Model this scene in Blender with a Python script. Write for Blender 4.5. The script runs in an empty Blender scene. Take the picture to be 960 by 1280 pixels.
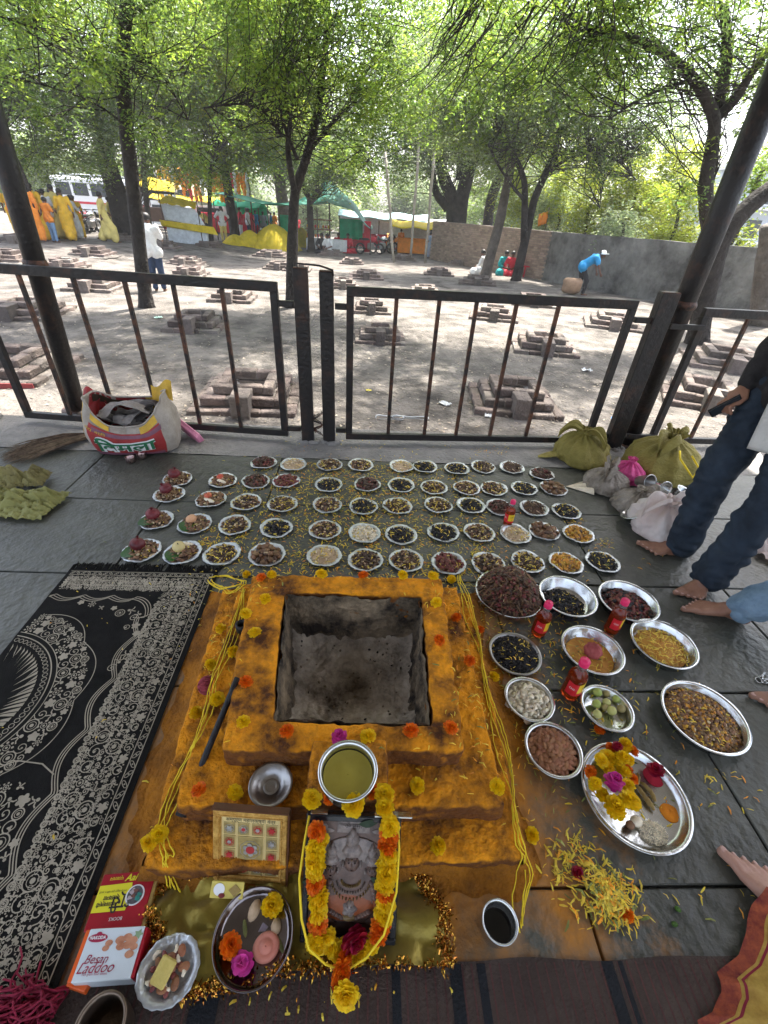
import bpy, math, random
import numpy as np
from mathutils import Vector, Matrix, noise
C = bpy.context.scene.collection
PI = math.pi
rnd = random.Random(7)

# ------------------------------------------------------------------ camera
F, CZ = 550.0, 1.45
pi_, ro_, ya_ = [math.radians(a) for a in (34.6, 3.75, 3.4)]
def _rot():
    cy, sy = math.cos(ya_), math.sin(ya_); cp, sp = math.cos(pi_), math.sin(pi_); cr, sr = math.cos(ro_), math.sin(ro_)
    X = np.array([cy, 0, sy]); Y = np.array([-sy, 0, cy]); Z = np.array([0, -1, 0])
    A = np.array([[1, 0, 0], [0, cp, -sp], [0, sp, cp]]); Q = np.array([[cr, -sr, 0], [sr, cr, 0], [0, 0, 1]])
    M = Q @ A
    return np.array([M @ X, M @ Y, M @ Z])
W = _rot()
def P(px, py, z=0.0):
    w = W @ np.array([px-480, py-640, F]); t = (z-CZ)/w[2]
    return Vector((w[0]*t, w[1]*t, z))
def AT(px, py, Y):
    w = W @ np.array([px-480, py-640, F]); t = Y/w[1]
    return Vector((w[0]*t, Y, CZ+w[2]*t))
cam = bpy.data.cameras.new('camera'); camo = bpy.data.objects.new('camera', cam); C.objects.link(camo)
cam.sensor_fit = 'HORIZONTAL'; cam.sensor_width = 36; cam.lens = F/960*36; cam.clip_start = .02; cam.clip_end = 2000
camo.matrix_world = Matrix(((W[0][0], -W[0][1], -W[0][2], 0), (W[1][0], -W[1][1], -W[1][2], 0), (W[2][0], -W[2][1], -W[2][2], CZ), (0, 0, 0, 1)))
bpy.context.scene.camera = camo

# ------------------------------------------------------------------ light
SUN_EL, SUN_AZ = math.radians(62), math.radians(28)      # azimuth measured from +y towards +x
wd = bpy.data.worlds.new('World'); bpy.context.scene.world = wd; wd.use_nodes = True
nt = wd.node_tree; nt.nodes.clear()
sky = nt.nodes.new('ShaderNodeTexSky'); sky.sky_type = 'NISHITA'; sky.sun_disc = False
sky.sun_elevation = SUN_EL; sky.sun_rotation = SUN_AZ; sky.dust_density = 4.0; sky.air_density = 1.0; sky.ozone_density = 1.0
bg = nt.nodes.new('ShaderNodeBackground'); bg.inputs[1].default_value = 0.15
wo = nt.nodes.new('ShaderNodeOutputWorld')
hs_ = nt.nodes.new('ShaderNodeHueSaturation'); hs_.inputs['Saturation'].default_value = .62; nt.links.new(sky.outputs[0], hs_.inputs['Color']); nt.links.new(hs_.outputs[0], bg.inputs[0]); nt.links.new(bg.outputs[0], wo.inputs[0])
sl = bpy.data.lights.new('sun', 'SUN'); sl.energy = 4.3; sl.angle = math.radians(.9); sl.color = (1, .95, .86)
so = bpy.data.objects.new('sun', sl); C.objects.link(so)
d = Vector((math.sin(SUN_AZ)*math.cos(SUN_EL), math.cos(SUN_AZ)*math.cos(SUN_EL), math.sin(SUN_EL)))
so.rotation_euler = d.to_track_quat('Z', 'Y').to_euler()
sc = bpy.context.scene
sc.view_settings.view_transform = 'Standard'; sc.view_settings.look = 'None'; sc.view_settings.exposure = 2.15; sc.view_settings.gamma = 1
sc.render.engine = 'CYCLES'
try:
    sc.cycles.max_bounces = 6; sc.cycles.diffuse_bounces = 3; sc.cycles.transparent_max_bounces = 8; sc.cycles.transmission_bounces = 4
    sc.cycles.use_denoising = True
except Exception: pass

# ------------------------------------------------------------------ materials
MATS = {}
def mat(name, col, rough=.7, metal=0, var=.2, vs=6, bump=.3, bs=60, col2=None, isl=0, orn=0, spec=.5, trans=0, ior=1.45, sheen=0, transl=0, thr=None, det=5, em=0):
    """procedural surface: noise between two colours, fine bump, random value per island / per object"""
    if name in MATS: return MATS[name]
    m = bpy.data.materials.new(name); m.use_nodes = True; n = m.node_tree.nodes; L = m.node_tree.links; n.clear()
    out = n.new('ShaderNodeOutputMaterial'); b = n.new('ShaderNodeBsdfPrincipled'); L.new(b.outputs[0], out.inputs[0])
    tc = n.new('ShaderNodeTexCoord'); oi = n.new('ShaderNodeObjectInfo')
    nz = n.new('ShaderNodeTexNoise'); nz.noise_dimensions = '4D'; nz.inputs['Scale'].default_value = vs; nz.inputs['Detail'].default_value = det
    nz.inputs['Roughness'].default_value = .65
    mu = n.new('ShaderNodeMath'); mu.operation = 'MULTIPLY'; mu.inputs[1].default_value = 37
    L.new(oi.outputs['Random'], mu.inputs[0]); L.new(mu.outputs[0], nz.inputs['W']); L.new(tc.outputs['Object'], nz.inputs['Vector'])
    cr = n.new('ShaderNodeValToRGB'); e = cr.color_ramp.elements
    lo, hi = (thr if thr else (.3, .7)); e[0].position = lo; e[1].position = hi
    if col2 is None:
        c1 = [max(0, c*(1-var)) for c in col]; c2 = [min(1, c*(1+var)) for c in col]
    else: c1, c2 = col, col2
    e[0].color = (*c1, 1); e[1].color = (*c2, 1)
    L.new(nz.outputs['Fac'], cr.inputs[0]); cur = cr.outputs[0]
    if isl or orn:
        hs = n.new('ShaderNodeHueSaturation'); L.new(cur, hs.inputs['Color'])
        src = n.new('ShaderNodeNewGeometry').outputs['Random Per Island'] if isl else oi.outputs['Random']
        a = isl or orn
        mr = n.new('ShaderNodeMapRange'); mr.inputs['To Min'].default_value = 1-a; mr.inputs['To Max'].default_value = 1+a
        L.new(src, mr.inputs['Value']); L.new(mr.outputs[0], hs.inputs['Value'])
        m2 = n.new('ShaderNodeMath'); m2.operation = 'MULTIPLY'; m2.inputs[1].default_value = 7.31; fr = n.new('ShaderNodeMath'); fr.operation = 'FRACT'
        L.new(src, m2.inputs[0]); L.new(m2.outputs[0], fr.inputs[0])
        mh = n.new('ShaderNodeMapRange'); mh.inputs['To Min'].default_value = .5-.04*a; mh.inputs['To Max'].default_value = .5+.04*a
        L.new(fr.outputs[0], mh.inputs['Value']); L.new(mh.outputs[0], hs.inputs['Hue']); cur = hs.outputs[0]
    L.new(cur, b.inputs['Base Color'])
    b.inputs['Roughness'].default_value = rough; b.inputs['Metallic'].default_value = metal
    b.inputs['Specular IOR Level'].default_value = spec; b.inputs['IOR'].default_value = ior
    b.inputs['Transmission Weight'].default_value = trans
    if sheen: b.inputs['Sheen Weight'].default_value = sheen
    if em: L.new(cur, b.inputs['Emission Color']); b.inputs['Emission Strength'].default_value = em
    if bump:
        n2 = n.new('ShaderNodeTexNoise'); n2.inputs['Scale'].default_value = bs; n2.inputs['Detail'].default_value = 6; L.new(tc.outputs['Object'], n2.inputs['Vector'])
        bp = n.new('ShaderNodeBump'); bp.inputs['Strength'].default_value = bump; bp.inputs['Distance'].default_value = 1.0/bs
        L.new(n2.outputs['Fac'], bp.inputs['Height']); L.new(bp.outputs[0], b.inputs['Normal'])
        if metal > .5 or rough < .5:
            rr = n.new('ShaderNodeMapRange'); rr.inputs['To Min'].default_value = rough*.7; rr.inputs['To Max'].default_value = min(1, rough*1.5)
            L.new(nz.outputs['Fac'], rr.inputs['Value']); L.new(rr.outputs[0], b.inputs['Roughness'])
    if transl:
        t = n.new('ShaderNodeBsdfTranslucent'); L.new(cur, t.inputs[0]); mx = n.new('ShaderNodeMixShader'); mx.inputs[0].default_value = transl
        L.new(b.outputs[0], mx.inputs[1]); L.new(t.outputs[0], mx.inputs[2]); L.new(mx.outputs[0], out.inputs[0])
    MATS[name] = m
    return m

# ------------------------------------------------------------------ mesh builder
class MB:
    def __init__(s): s.v = []; s.f = []; s.m = []; s.s = []
    def add(s, vs, fs, mi=0, sm=False):
        k = len(s.v); s.v.extend(tuple(v) for v in vs); s.f.extend(tuple(i+k for i in f) for f in fs)
        s.m.extend([mi]*len(fs)); s.s.extend([sm]*len(fs)); return s
    def box(s, c, d, rz=0, mi=0, ch=0, jit=0, rot=None):
        hx, hy, hz = d[0]/2, d[1]/2, d[2]/2; R = rot if rot else Matrix.Rotation(rz, 3, 'Z'); c = Vector(c)
        J = lambda: Vector((rnd.uniform(-jit, jit), rnd.uniform(-jit, jit), rnd.uniform(-jit, jit))) if jit else Vector((0, 0, 0))
        if not ch:
            vs = [c+R@(Vector((x*hx, y*hy, z*hz))+J()) for x in (-1, 1) for y in (-1, 1) for z in (-1, 1)]
            return s.add(vs, [(0, 1, 3, 2), (4, 6, 7, 5), (0, 4, 5, 1), (2, 3, 7, 6), (0, 2, 6, 4), (1, 5, 7, 3)], mi)
        vs = []; idx = {}
        for x in (-1, 1):
            for y in (-1, 1):
                for z in (-1, 1):
                    j = J()
                    for a in range(3):
                        q = [x*(hx-ch), y*(hy-ch), z*(hz-ch)]; q[a] += (x, y, z)[a]*ch
                        idx[(x, y, z, a)] = len(vs); vs.append(c+R@(Vector(q)+j))
        fs = []
        for a in range(3):
            b, e = [(1, 2), (2, 0), (0, 1)][a]
            for sg in (-1, 1):
                def k(sb, se, ax=a):
                    t = [0, 0, 0]; t[a] = sg; t[b] = sb; t[e] = se; return idx[(*t, a)]
                q = [k(-1, -1), k(1, -1), k(1, 1), k(-1, 1)]; fs.append(tuple(q if sg > 0 else q[::-1]))
            for sb in (-1, 1):
                for se in (-1, 1):
                    def k2(sa, ax):
                        t = [0, 0, 0]; t[a] = sa; t[b] = sb; t[e] = se; return idx[(*t, ax)]
                    q = [k2(-1, b), k2(1, b), k2(1, e), k2(-1, e)]; fs.append(tuple(q if sb*se > 0 else q[::-1]))
        for x in (-1, 1):
            for y in (-1, 1):
                for z in (-1, 1):
                    q = [idx[(x, y, z, a)] for a in range(3)]; fs.append(tuple(q if x*y*z > 0 else q[::-1]))
        return s.add(vs, fs, mi)
    def lathe(s, prof, seg=20, c=(0, 0, 0), mi=0, sm=True, cap0=False, cap1=False, R=None, ell=1, fn=None):
        vs = []; n = len(prof); c = Vector(c)
        for r, z in prof:
            for i in range(seg):
                a = 2*PI*i/seg; rr = fn(a, r, z) if fn else r
                p = Vector((rr*math.cos(a), rr*math.sin(a)*ell, z)); vs.append(c+(R@p if R else p))
        fs = [(j*seg+i, j*seg+(i+1) % seg, (j+1)*seg+(i+1) % seg, (j+1)*seg+i) for j in range(n-1) for i in range(seg)]
        if cap0: fs.append(tuple(range(seg))[::-1])
        if cap1: fs.append(tuple((n-1)*seg+i for i in range(seg)))
        return s.add(vs, fs, mi, sm)
    def tube(s, pts, rad, seg=6, mi=0, sm=True, cap=True, flat=1):
        pts = [Vector(p) for p in pts]; n = len(pts)
        if not hasattr(rad, '__len__'): rad = [rad]*n
        vs = []; u = None
        for i, p in enumerate(pts):
            t = (pts[min(i+1, n-1)]-pts[max(i-1, 0)]).normalized()
            if u is None: u = t.orthogonal().normalized()
            u = (u-t*u.dot(t)).normalized(); w = t.cross(u)
            for k in range(seg):
                a = 2*PI*k/seg; vs.append(p+u*math.cos(a)*rad[i]+w*math.sin(a)*rad[i]*flat)
        fs = [(j*seg+i, j*seg+(i+1) % seg, (j+1)*seg+(i+1) % seg, (j+1)*seg+i) for j in range(n-1) for i in range(seg)]
        if cap: fs += [tuple(range(seg))[::-1], tuple((n-1)*seg+i for i in range(seg))]
        return s.add(vs, fs, mi, sm)
    def ell(s, c, r, seg=10, rings=6, mi=0, R=None, jit=0, sm=True, fn=None):
        c = Vector(c); r = r if hasattr(r, '__len__') else (r, r, r); vs = []
        for j in range(rings+1):
            ph = PI*j/rings
            for i in range(seg):
                if j in (0, rings) and i: continue
                a = 2*PI*i/seg; q = Vector((math.sin(ph)*math.cos(a), math.sin(ph)*math.sin(a), -math.cos(ph)))
                k = (1+rnd.uniform(-jit, jit)) if jit else 1
                if fn: k *= fn(q)
                q = Vector((q.x*r[0]*k, q.y*r[1]*k, q.z*r[2]*k)); vs.append(c+(R@q if R else q))
        fs = []; I = lambda j, i: 0 if j == 0 else (1+(rings-1)*seg if j == rings else 1+(j-1)*seg+i % seg)
        for j in range(rings):
            for i in range(seg):
                q = [I(j, i), I(j, i+1), I(j+1, i+1), I(j+1, i)]; q = list(dict.fromkeys(q)); fs.append(tuple(q))
        return s.add(vs, fs, mi, sm)
    def grid(s, fn, nu, nv, mi=0, sm=True, back=0):
        vs = [fn(i/nu, j/nv) for j in range(nv+1) for i in range(nu+1)]
        fs = [(j*(nu+1)+i, j*(nu+1)+i+1, (j+1)*(nu+1)+i+1, (j+1)*(nu+1)+i) for j in range(nv) for i in range(nu)]
        return s.add(vs, fs, mi, sm)
    def prism(s, poly, z0, z1, mi=0, top=None):
        n = len(poly); top = top or poly
        vs = [(x, y, z0) for x, y in poly]+[(x, y, z1) for x, y in top]
        return s.add(vs, [tuple(range(n))[::-1], tuple(range(n, 2*n))]+[(i, (i+1) % n, n+(i+1) % n, n+i) for i in range(n)], mi)
    def mesh(s, name, mats):
        me = bpy.data.meshes.new(name); me.from_pydata(s.v, [], s.f)
        for m in (mats if isinstance(mats, (list, tuple)) else [mats]):
            if m: me.materials.append(m)
        me.polygons.foreach_set('use_smooth', s.s); me.polygons.foreach_set('material_index', s.m); me.update()
        return me
    def build(s, name, mats, parent=None, **k):
        return link(name, s.mesh(name, mats), parent, **k)
def link(name, me, parent=None, loc=None, rz=None, rot=None, label=None, cat=None, group=None, kind=None, scale=None):
    o = bpy.data.objects.new(name, me); C.objects.link(o)
    if parent: o.parent = parent
    if loc is not None: o.location = loc
    if rz is not None: o.rotation_euler = (0, 0, rz)
    if rot is not None: o.rotation_euler = rot
    if scale is not None: o.scale = scale if hasattr(scale, '__len__') else (scale,)*3
    return tag(o, label, cat, group, kind)
def tag(o, label=None, cat=None, group=None, kind=None):
    if label: o['label'] = label
    if cat: o['category'] = cat
    if group: o['group'] = group
    if kind: o['kind'] = kind
    return o
def empty(name, loc, label=None, cat=None, group=None, rz=0, rot=None, kind=None, scale=None):
    o = link(name, None, None, loc, rz, rot, label, cat, group, kind, scale); o.empty_display_size = .1; return o
KIDS = {}
def copy_tree(o, parent=None, **k):
    c = o.copy(); C.objects.link(c)
    if parent: c.parent = parent
    for ch in list(o.children): copy_tree(ch, c)
    for a, b in k.items():
        if a == 'loc': c.location = b
        elif a == 'rz': c.rotation_euler = (0, 0, b)
        elif a == 'rot': c.rotation_euler = b
        elif a == 'scale': c.scale = (b,)*3 if not hasattr(b, '__len__') else b
        else: c[a] = b
    return c
def txt(s, size, align='CENTER', shear=0, bold=0):
    """flat lettering: returns (verts2d, faces)"""
    cu = bpy.data.curves.new('t', 'FONT'); cu.body = s; cu.size = size; cu.align_x = align; cu.align_y = 'CENTER'; cu.shear = shear; cu.offset = bold; cu.resolution_u = 3
    o = bpy.data.objects.new('t', cu); C.objects.link(o); dg = bpy.context.evaluated_depsgraph_get()
    me = bpy.data.meshes.new_from_object(o.evaluated_get(dg)); v = [(q.co.x, q.co.y) for q in me.vertices]; f = [tuple(p.vertices) for p in me.polygons]
    bpy.data.objects.remove(o); bpy.data.curves.remove(cu); bpy.data.meshes.remove(me)
    return v, f
def merge_blob(name, caps, vox, mats, smooth=4, sub=0):
    """one continuous skin from tapered limbs: (p0, r0, p1, r1) with optional flatten"""
    m = MB()
    for cp in caps:
        p0, r0, p1, r1 = cp[:4]; p0 = Vector(p0); p1 = Vector(p1)
        n = 3; pts = [p0.lerp(p1, i/n) for i in range(n+1)]; rr = [r0+(r1-r0)*i/n for i in range(n+1)]
        if (p1-p0).length > 1e-4: m.tube(pts, rr, 12)
        m.ell(p0, r0, 12, 8); m.ell(p1, r1, 12, 8)
    me = m.mesh(name, mats); o = bpy.data.objects.new(name, me); C.objects.link(o)
    rm = o.modifiers.new('r', 'REMESH'); rm.mode = 'VOXEL'; rm.voxel_size = vox; rm.use_smooth_shade = True
    if smooth: sm = o.modifiers.new('s', 'SMOOTH'); sm.iterations = smooth; sm.factor = .5
    dg = bpy.context.evaluated_depsgraph_get(); me2 = bpy.data.meshes.new_from_object(o.evaluated_get(dg))
    bpy.data.objects.remove(o)
    if not me2.materials:
        for q in (mats if isinstance(mats, (list, tuple)) else [mats]): me2.materials.append(q)
    return me2
def wrinkle(me, amp, sc_, seed=0, dirz=1):
    n = len(me.vertices); co = np.empty(n*3, np.float32); me.vertices.foreach_get('co', co); co = co.reshape(-1, 3); nn = np.empty(n*3, np.float32); me.vertices.foreach_get('normal', nn); nn = nn.reshape(-1, 3)
    h = np.array([abs(noise.noise(Vector((c[0]*sc_, c[1]*sc_, c[2]*sc_*dirz+seed)))) for c in co.astype(float)]); co += nn*((h-.15)*amp)[:, None]; me.vertices.foreach_set('co', co.ravel()); me.update(); return me
def sstep(a, b, x): t = max(0, min(1, (x-a)/(b-a))); return t*t*(3-2*t)
def gz(x, y):
    """outdoor ground height"""
    return -.5-.016*max(0, y-4)+.42*sstep(-5, -11, x)*sstep(12, 20, y)+.03*noise.noise(Vector((x*.5, y*.5, 0)))
def G(px, py):
    z = -.6
    for _ in range(12):
        p = P(px, py, z); z = gz(p.x, p.y)
    return Vector((p.x, p.y, z))

# palette
steel = mat('steel', (.62, .63, .62), .22, 1, .08, 5, .06, 30)
darksteel = mat('dull_steel', (.38, .37, .36), .3, 1, .15, 5, .08, 30)
ironm = mat('painted_iron', (.014, .012, .012), .42, 0, .3, 9, .25, 40, col2=(.075, .035, .022), thr=(.52, .78))
barm = mat('rusty_iron', (.016, .012, .011), .5, 0, .3, 14, .4, 50, col2=(.17, .062, .028), thr=(.42, .72))
barkd = mat('dark_bark', (.010, .008, .007), .9, 0, .4, 4, 1, 14, col2=(.05, .04, .034))
barkl = mat('grey_bark', (.06, .05, .042), .9, 0, .4, 4, 1, 12, col2=(.16, .135, .115))
skin = mat('brown_skin', (.2, .09, .055), .5, 0, .15, 14, .25, 150, col2=(.33, .17, .11))
skin_d = mat('dark_skin', (.12, .055, .035), .55, 0, .2, 10, .2, 120)
nailm = mat('toenail', (.5, .3, .25), .35, 0, .1, 20, 0)
hairm = mat('black_hair', (.012, .01, .009), .5, 0, .3, 30, .6, 200)
plaster = mat('wall_plaster', (.055, .052, .048), .9, 0, .3, .9, .8, 8, col2=(.25, .24, .22), det=14, thr=(.36, .64))
white = mat('white_paint', (.78, .79, .8), .4, 0, .06, 4, 0)
glassd = mat('dark_glass', (.03, .04, .05), .1, 0, .2, 3, 0)
# ------------------------------------------------------------------ ground outside, platform
dirt = mat('dirt', (.042, .036, .031), .95, 0, .3, 1.8, 1, 22, col2=(.18, .16, .142), det=15, thr=(.36, .6))
xs = sorted(set([-160, -110, -80, -60, -48]+[x*1.0 for x in range(-40, 46)]+[x*.25 for x in range(-24, 25)]+[55, 70, 90, 120, 160]))
ys = sorted(set([3.28, 3.3]+[3.5+.25*i for i in range(34)]+[12+i for i in range(42)]+[58, 66, 80, 110, 160, 260]))
m = MB(); nx = len(xs)
m.v = [(x, y, gz(x, y)+.012*noise.noise(Vector((x*3, y*3, 1)))) for y in ys for x in xs]
m.f = [(j*nx+i, j*nx+i+1, (j+1)*nx+i+1, (j+1)*nx+i) for j in range(len(ys)-1) for i in range(nx-1)]
m.m = [0]*len(m.f); m.s = [True]*len(m.f); m.build('ground', dirt, kind='structure')
g2 = MB().add([(-160, -160, -.52), (160, -160, -.52), (160, 3.28, -.52), (-160, 3.28, -.52)], [(0, 1, 2, 3)]); g2.build('ground', dirt, kind='structure')

slate = mat('slate_slab', (.034, .035, .027), .36, 0, .3, 2.2, .35, 26, col2=(.104, .104, .085), orn=.14, det=9)
# turmeric stain round the fire pit: a material of its own shape laid over the slate colour
def stain(m, half=(.80, .70), c=(-.03, .80), soft=.34, col=(.5, .19, .01)):
    n = m.node_tree.nodes; L = m.node_tree.links; b = [q for q in n if q.type == 'BSDF_PRINCIPLED'][0]
    cur = b.inputs['Base Color'].links[0].from_socket
    g = n.new('ShaderNodeNewGeometry'); sp = n.new('ShaderNodeSeparateXYZ'); L.new(g.outputs['Position'], sp.inputs[0])
    def M(op, a, b_=None):
        q = n.new('ShaderNodeMath'); q.operation = op
        for i, v in enumerate((a, b_)):
            if v is None: continue
            if isinstance(v, (int, float)): q.inputs[i].default_value = v
            else: L.new(v, q.inputs[i])
        return q.outputs[0]
    dx = M('SUBTRACT', M('ABSOLUTE', M('SUBTRACT', sp.outputs[0], c[0])), half[0]-soft)
    dy = M('SUBTRACT', M('ABSOLUTE', M('SUBTRACT', sp.outputs[1], c[1])), half[1]-soft)
    dd = M('MAXIMUM', dx, dy)
    nz = n.new('ShaderNodeTexNoise'); nz.inputs['Scale'].default_value = 5; nz.inputs['Detail'].default_value = 9; nz.inputs['Roughness'].default_value = .7; L.new(g.outputs['Position'], nz.inputs['Vector'])
    v = M('ADD', M('DIVIDE', dd, soft), M('MULTIPLY', M('SUBTRACT', nz.outputs['Fac'], .5), 3.4))
    mr = n.new('ShaderNodeMapRange'); mr.inputs['From Min'].default_value = .95; mr.inputs['From Max'].default_value = -.35; L.new(v, mr.inputs['Value'])
    mx = n.new('ShaderNodeMix'); mx.data_type = 'RGBA'; L.new(mr.outputs[0], mx.inputs['Factor']); L.new(cur, mx.inputs['A']); mx.inputs['B'].default_value = (*col, 1)
    L.new(mx.outputs['Result'], b.inputs['Base Color'])
    r = n.new('ShaderNodeMapRange'); r.inputs['To Min'].default_value = .42; r.inputs['To Max'].default_value = .95; L.new(mr.outputs[0], r.inputs['Value'])
    for l in list(b.inputs['Roughness'].links): L.remove(l)
    L.new(r.outputs[0], b.inputs['Roughness'])
stain(slate)
cement = mat('cement', (.16, .155, .145), .9, 0, .3, 5, .8, 40, col2=(.33, .31, .29), det=9)
joint = mat('joint_cement', (.05, .05, .045), .95, 0, .2, 20, .4, 60)
fl = MB().box((0, .2, -.27), (9.5, 5.0, .5)).build('floor', joint, kind='structure')
rows = [(-2.1, -1.42), (-1.42, -.8), (-.8, -.22), (-.22, .38), (.38, .96), (.96, 1.53), (1.53, 2.14), (2.14, 2.72)]
for k, (y0, y1) in enumerate(rows):
    off = [-1.73, -1.15][k % 2 == 1 and 1 or 0] if k not in (7,) else -1.73
    off = -1.15 if k in (6, 4, 2, 0) else -1.73
    x = off-1.17*3
    while x < 4.6:
        x1 = x+1.17
        a, b = max(x, -4.7), min(x1, 4.7)
        if b-a > .1:
            w, h = b-a-.007, y1-y0-.007; me = MB().box((0, 0, 0), (w, h, .03), ch=.003, jit=.0012).mesh('slate_slab', slate)
            link('slate_slab', me, fl, ((a+b)/2, (y0+y1)/2, -.0155+rnd.uniform(-.001, .001)))
        x = x1
# cement kerb strip with broken surface
def kf(u, v):
    x = -4.7+9.4*u; y = 2.715+.56*v; return (x, y, .004+.008*noise.noise(Vector((x*4, y*9, 3)))-(.03*sstep(.93, 1, v)))
kb = MB().grid(kf, 180, 12); kb.box((0, 3.14, -.33), (9.4, .27, .62)); kb.build('kerb', cement, kind='structure')
rf = MB().box((0, .95, 3.42), (7.4, 7.9, .1)); rf.build('roof', mat('roof_cement', (.42, .41, .39), .9, 0, .1, 2, .2, 20), kind='structure')

# ------------------------------------------------------------------ poles, posts, gates
def pole(b, top, r, label):
    t = empty('roof_pole', b, label, 'pole', 'round steel poles that carry the roof', rot=(0, math.atan((top[0]-b[0])/(top[1])), 0)); top = top[1]
    MB().tube([(0, 0, -.45), (0, 0, top)], r, 20).build('shaft', ironm, t)
    MB().lathe([(r+.002, -.02), (r+.01, -.005), (r+.01, .01), (r+.002, .03)], 20, (0, 0, 1.02)).build('collar', barm, t)
    MB().lathe([(r+.05, 0), (r+.045, .012), (r+.002, .016)], 20).build('foot_plate', barm, t)
    return t
pa, pb_ = AT(93, 497, 3.38), AT(12, 218, 3.38); sl_ = (pb_.x-pa.x)/(pb_.z-pa.z)
pole((pa.x-sl_*pa.z, 3.38, .0), (pa.x+sl_*(3.37-pa.z), 3.37), .062, 'round dark steel pole at the left, behind the printed rice sack')
pole((2.1, 3.16, .0), (2.1, 3.37), .068, 'round dark steel pole at the right, beside the yellow cloth bundles')
def post(x, y, h, w, label, d=.05):
    t = empty('gate_post', (x, y, 0), label, 'post', 'square steel gate posts')
    MB().box((0, 0, h/2-.1), (w, d, h+.2), ch=.004).build('shaft', ironm, t)
    MB().box((0, 0, h+.002), (w-.006, d-.006, .006), ch=.001).build('cap', barm, t)
    f = MB()
    for k in range(14):
        a = rnd.uniform(0, 6.3); q = rnd.uniform(.4, 1); f.ell((math.cos(a)*w*q*.9, math.sin(a)*d*q*1.1, .006), (.03, .025, .018), 7, 4, jit=.3)
    f.build('cement_base', cement, t); return t
p1 = post(-.415, 2.98, 1.13, .088, 'left one of the two close square posts at the middle of the railing')
p2 = post(-.262, 2.99, 1.12, .086, 'right one of the two close square posts at the middle of the railing')
post(-2.83, 3.16, 1.1, .15, 'thick square post at the left edge of the railing', .08)
post(1.93, 3.09, 1.1, .12, 'square gate post leaning next to the right round pole', .07)
lk = MB().tube([(-.43, 2.96, 1.07), (-.43, 2.965, 1.155), (-.30, 2.965, 1.15), (-.22, 2.965, 1.13), (-.22, 2.965, 1.10)], .006, 8)
lk.build('latch_rod', ironm, label='bent thin iron rod hooked over the tops of the two middle posts', cat='latch')
wr = MB()
for k in range(5):
    pts = [(-.34+.035*math.cos(a*1.3+k), 2.965+.02*math.sin(a), .06+.02*a+.01*k) for a in [i*.9 for i in range(9)]]
    wr.tube(pts, .0035, 5)
wr.build('tie_wire', barm, label='tangle of rusty wire tied between the feet of the two middle posts', cat='wire')
def gate(A, B, bars, label, htop=1.02, zb=.06, w=.038):
    A = Vector(A); B = Vector(B); L_ = (B-A).length; rz = math.atan2(B.y-A.y, B.x-A.x)
    t = empty('railing_gate', (A.x, A.y, 0), label, 'gate', 'black iron railing gates', rz)
    MB().box((L_/2, 0, htop), (L_, .036, .055), ch=.003).build('top_rail', ironm, t)
    MB().box((L_/2, 0, zb), (L_, .036, .045), ch=.003).build('bottom_rail', ironm, t)
    for x in (w/2+.004, L_-w/2-.004):
        MB().box((x, .001, (htop+zb)/2), (w+.008, .040, htop-zb-.05), ch=.003).build('stile', ironm, t)
    bm_ = MB().box((0, 0, 0), (.024, .024, htop-zb-.048), ch=.002).mesh('bar', barm)
    for x in bars: link('bar', bm_, t, (x, 0, (htop+zb)/2))
    return t
g1 = gate((-2.50, 3.13), (-.56, 2.99), [.34, .68, 1.0, 1.30, 1.60], 'black iron gate left of the middle posts, with a sack leaning on it')
for n_, (x0, x1, z) in enumerate([(-.56, -.465, .93), (-.56, -.465, .1)]): MB().box((x0/2+x1/2, 2.985, z), (x1-x0, .03, .035), ch=.002).build('hinge_bar', ironm, p1).location = -p1.location
for n_, (x0, x1, z) in enumerate([(-.212, -.14, .93), (-.212, -.14, .1)]): MB().box((x0/2+x1/2, 2.99, z), (x1-x0, .03, .035), ch=.002).build('hinge_bar', ironm, p2).location = -p2.location
gate((-.14, 2.98), (1.74, 3.08), [.31, .58, .82, 1.08, 1.36, 1.62][:5], 'black iron gate with thin rusty bars right of the middle posts')
gate((2.24, 3.14), (4.1, 3.2), [.34, .66, .98, 1.3, 1.6], 'black iron gate at the right edge, behind the man in dark jeans', .99)
gate((-4.6, 3.25), (-2.92, 3.2), [.3, .6, .9, 1.2], 'black iron gate at the left edge, left of the thick square post')
for (x, z, L_, y, lab) in ((1.82, .93, .12, 3.085, 'upper short hinge bar between the right gate and the leaning post'), (1.82, .1, .12, 3.085, 'lower short hinge bar between the right gate and the leaning post'), (2.14, .9, .24, 3.1, 'upper hinge bar between the round pole and the far right gate'), (2.14, .1, .24, 3.1, 'lower hinge bar between the round pole and the far right gate')):
    MB().box((0, 0, 0), (L_, .03, .035), ch=.002).build('hinge_bar', ironm, loc=(x, y, z), label=lab, cat='hinge')

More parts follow.
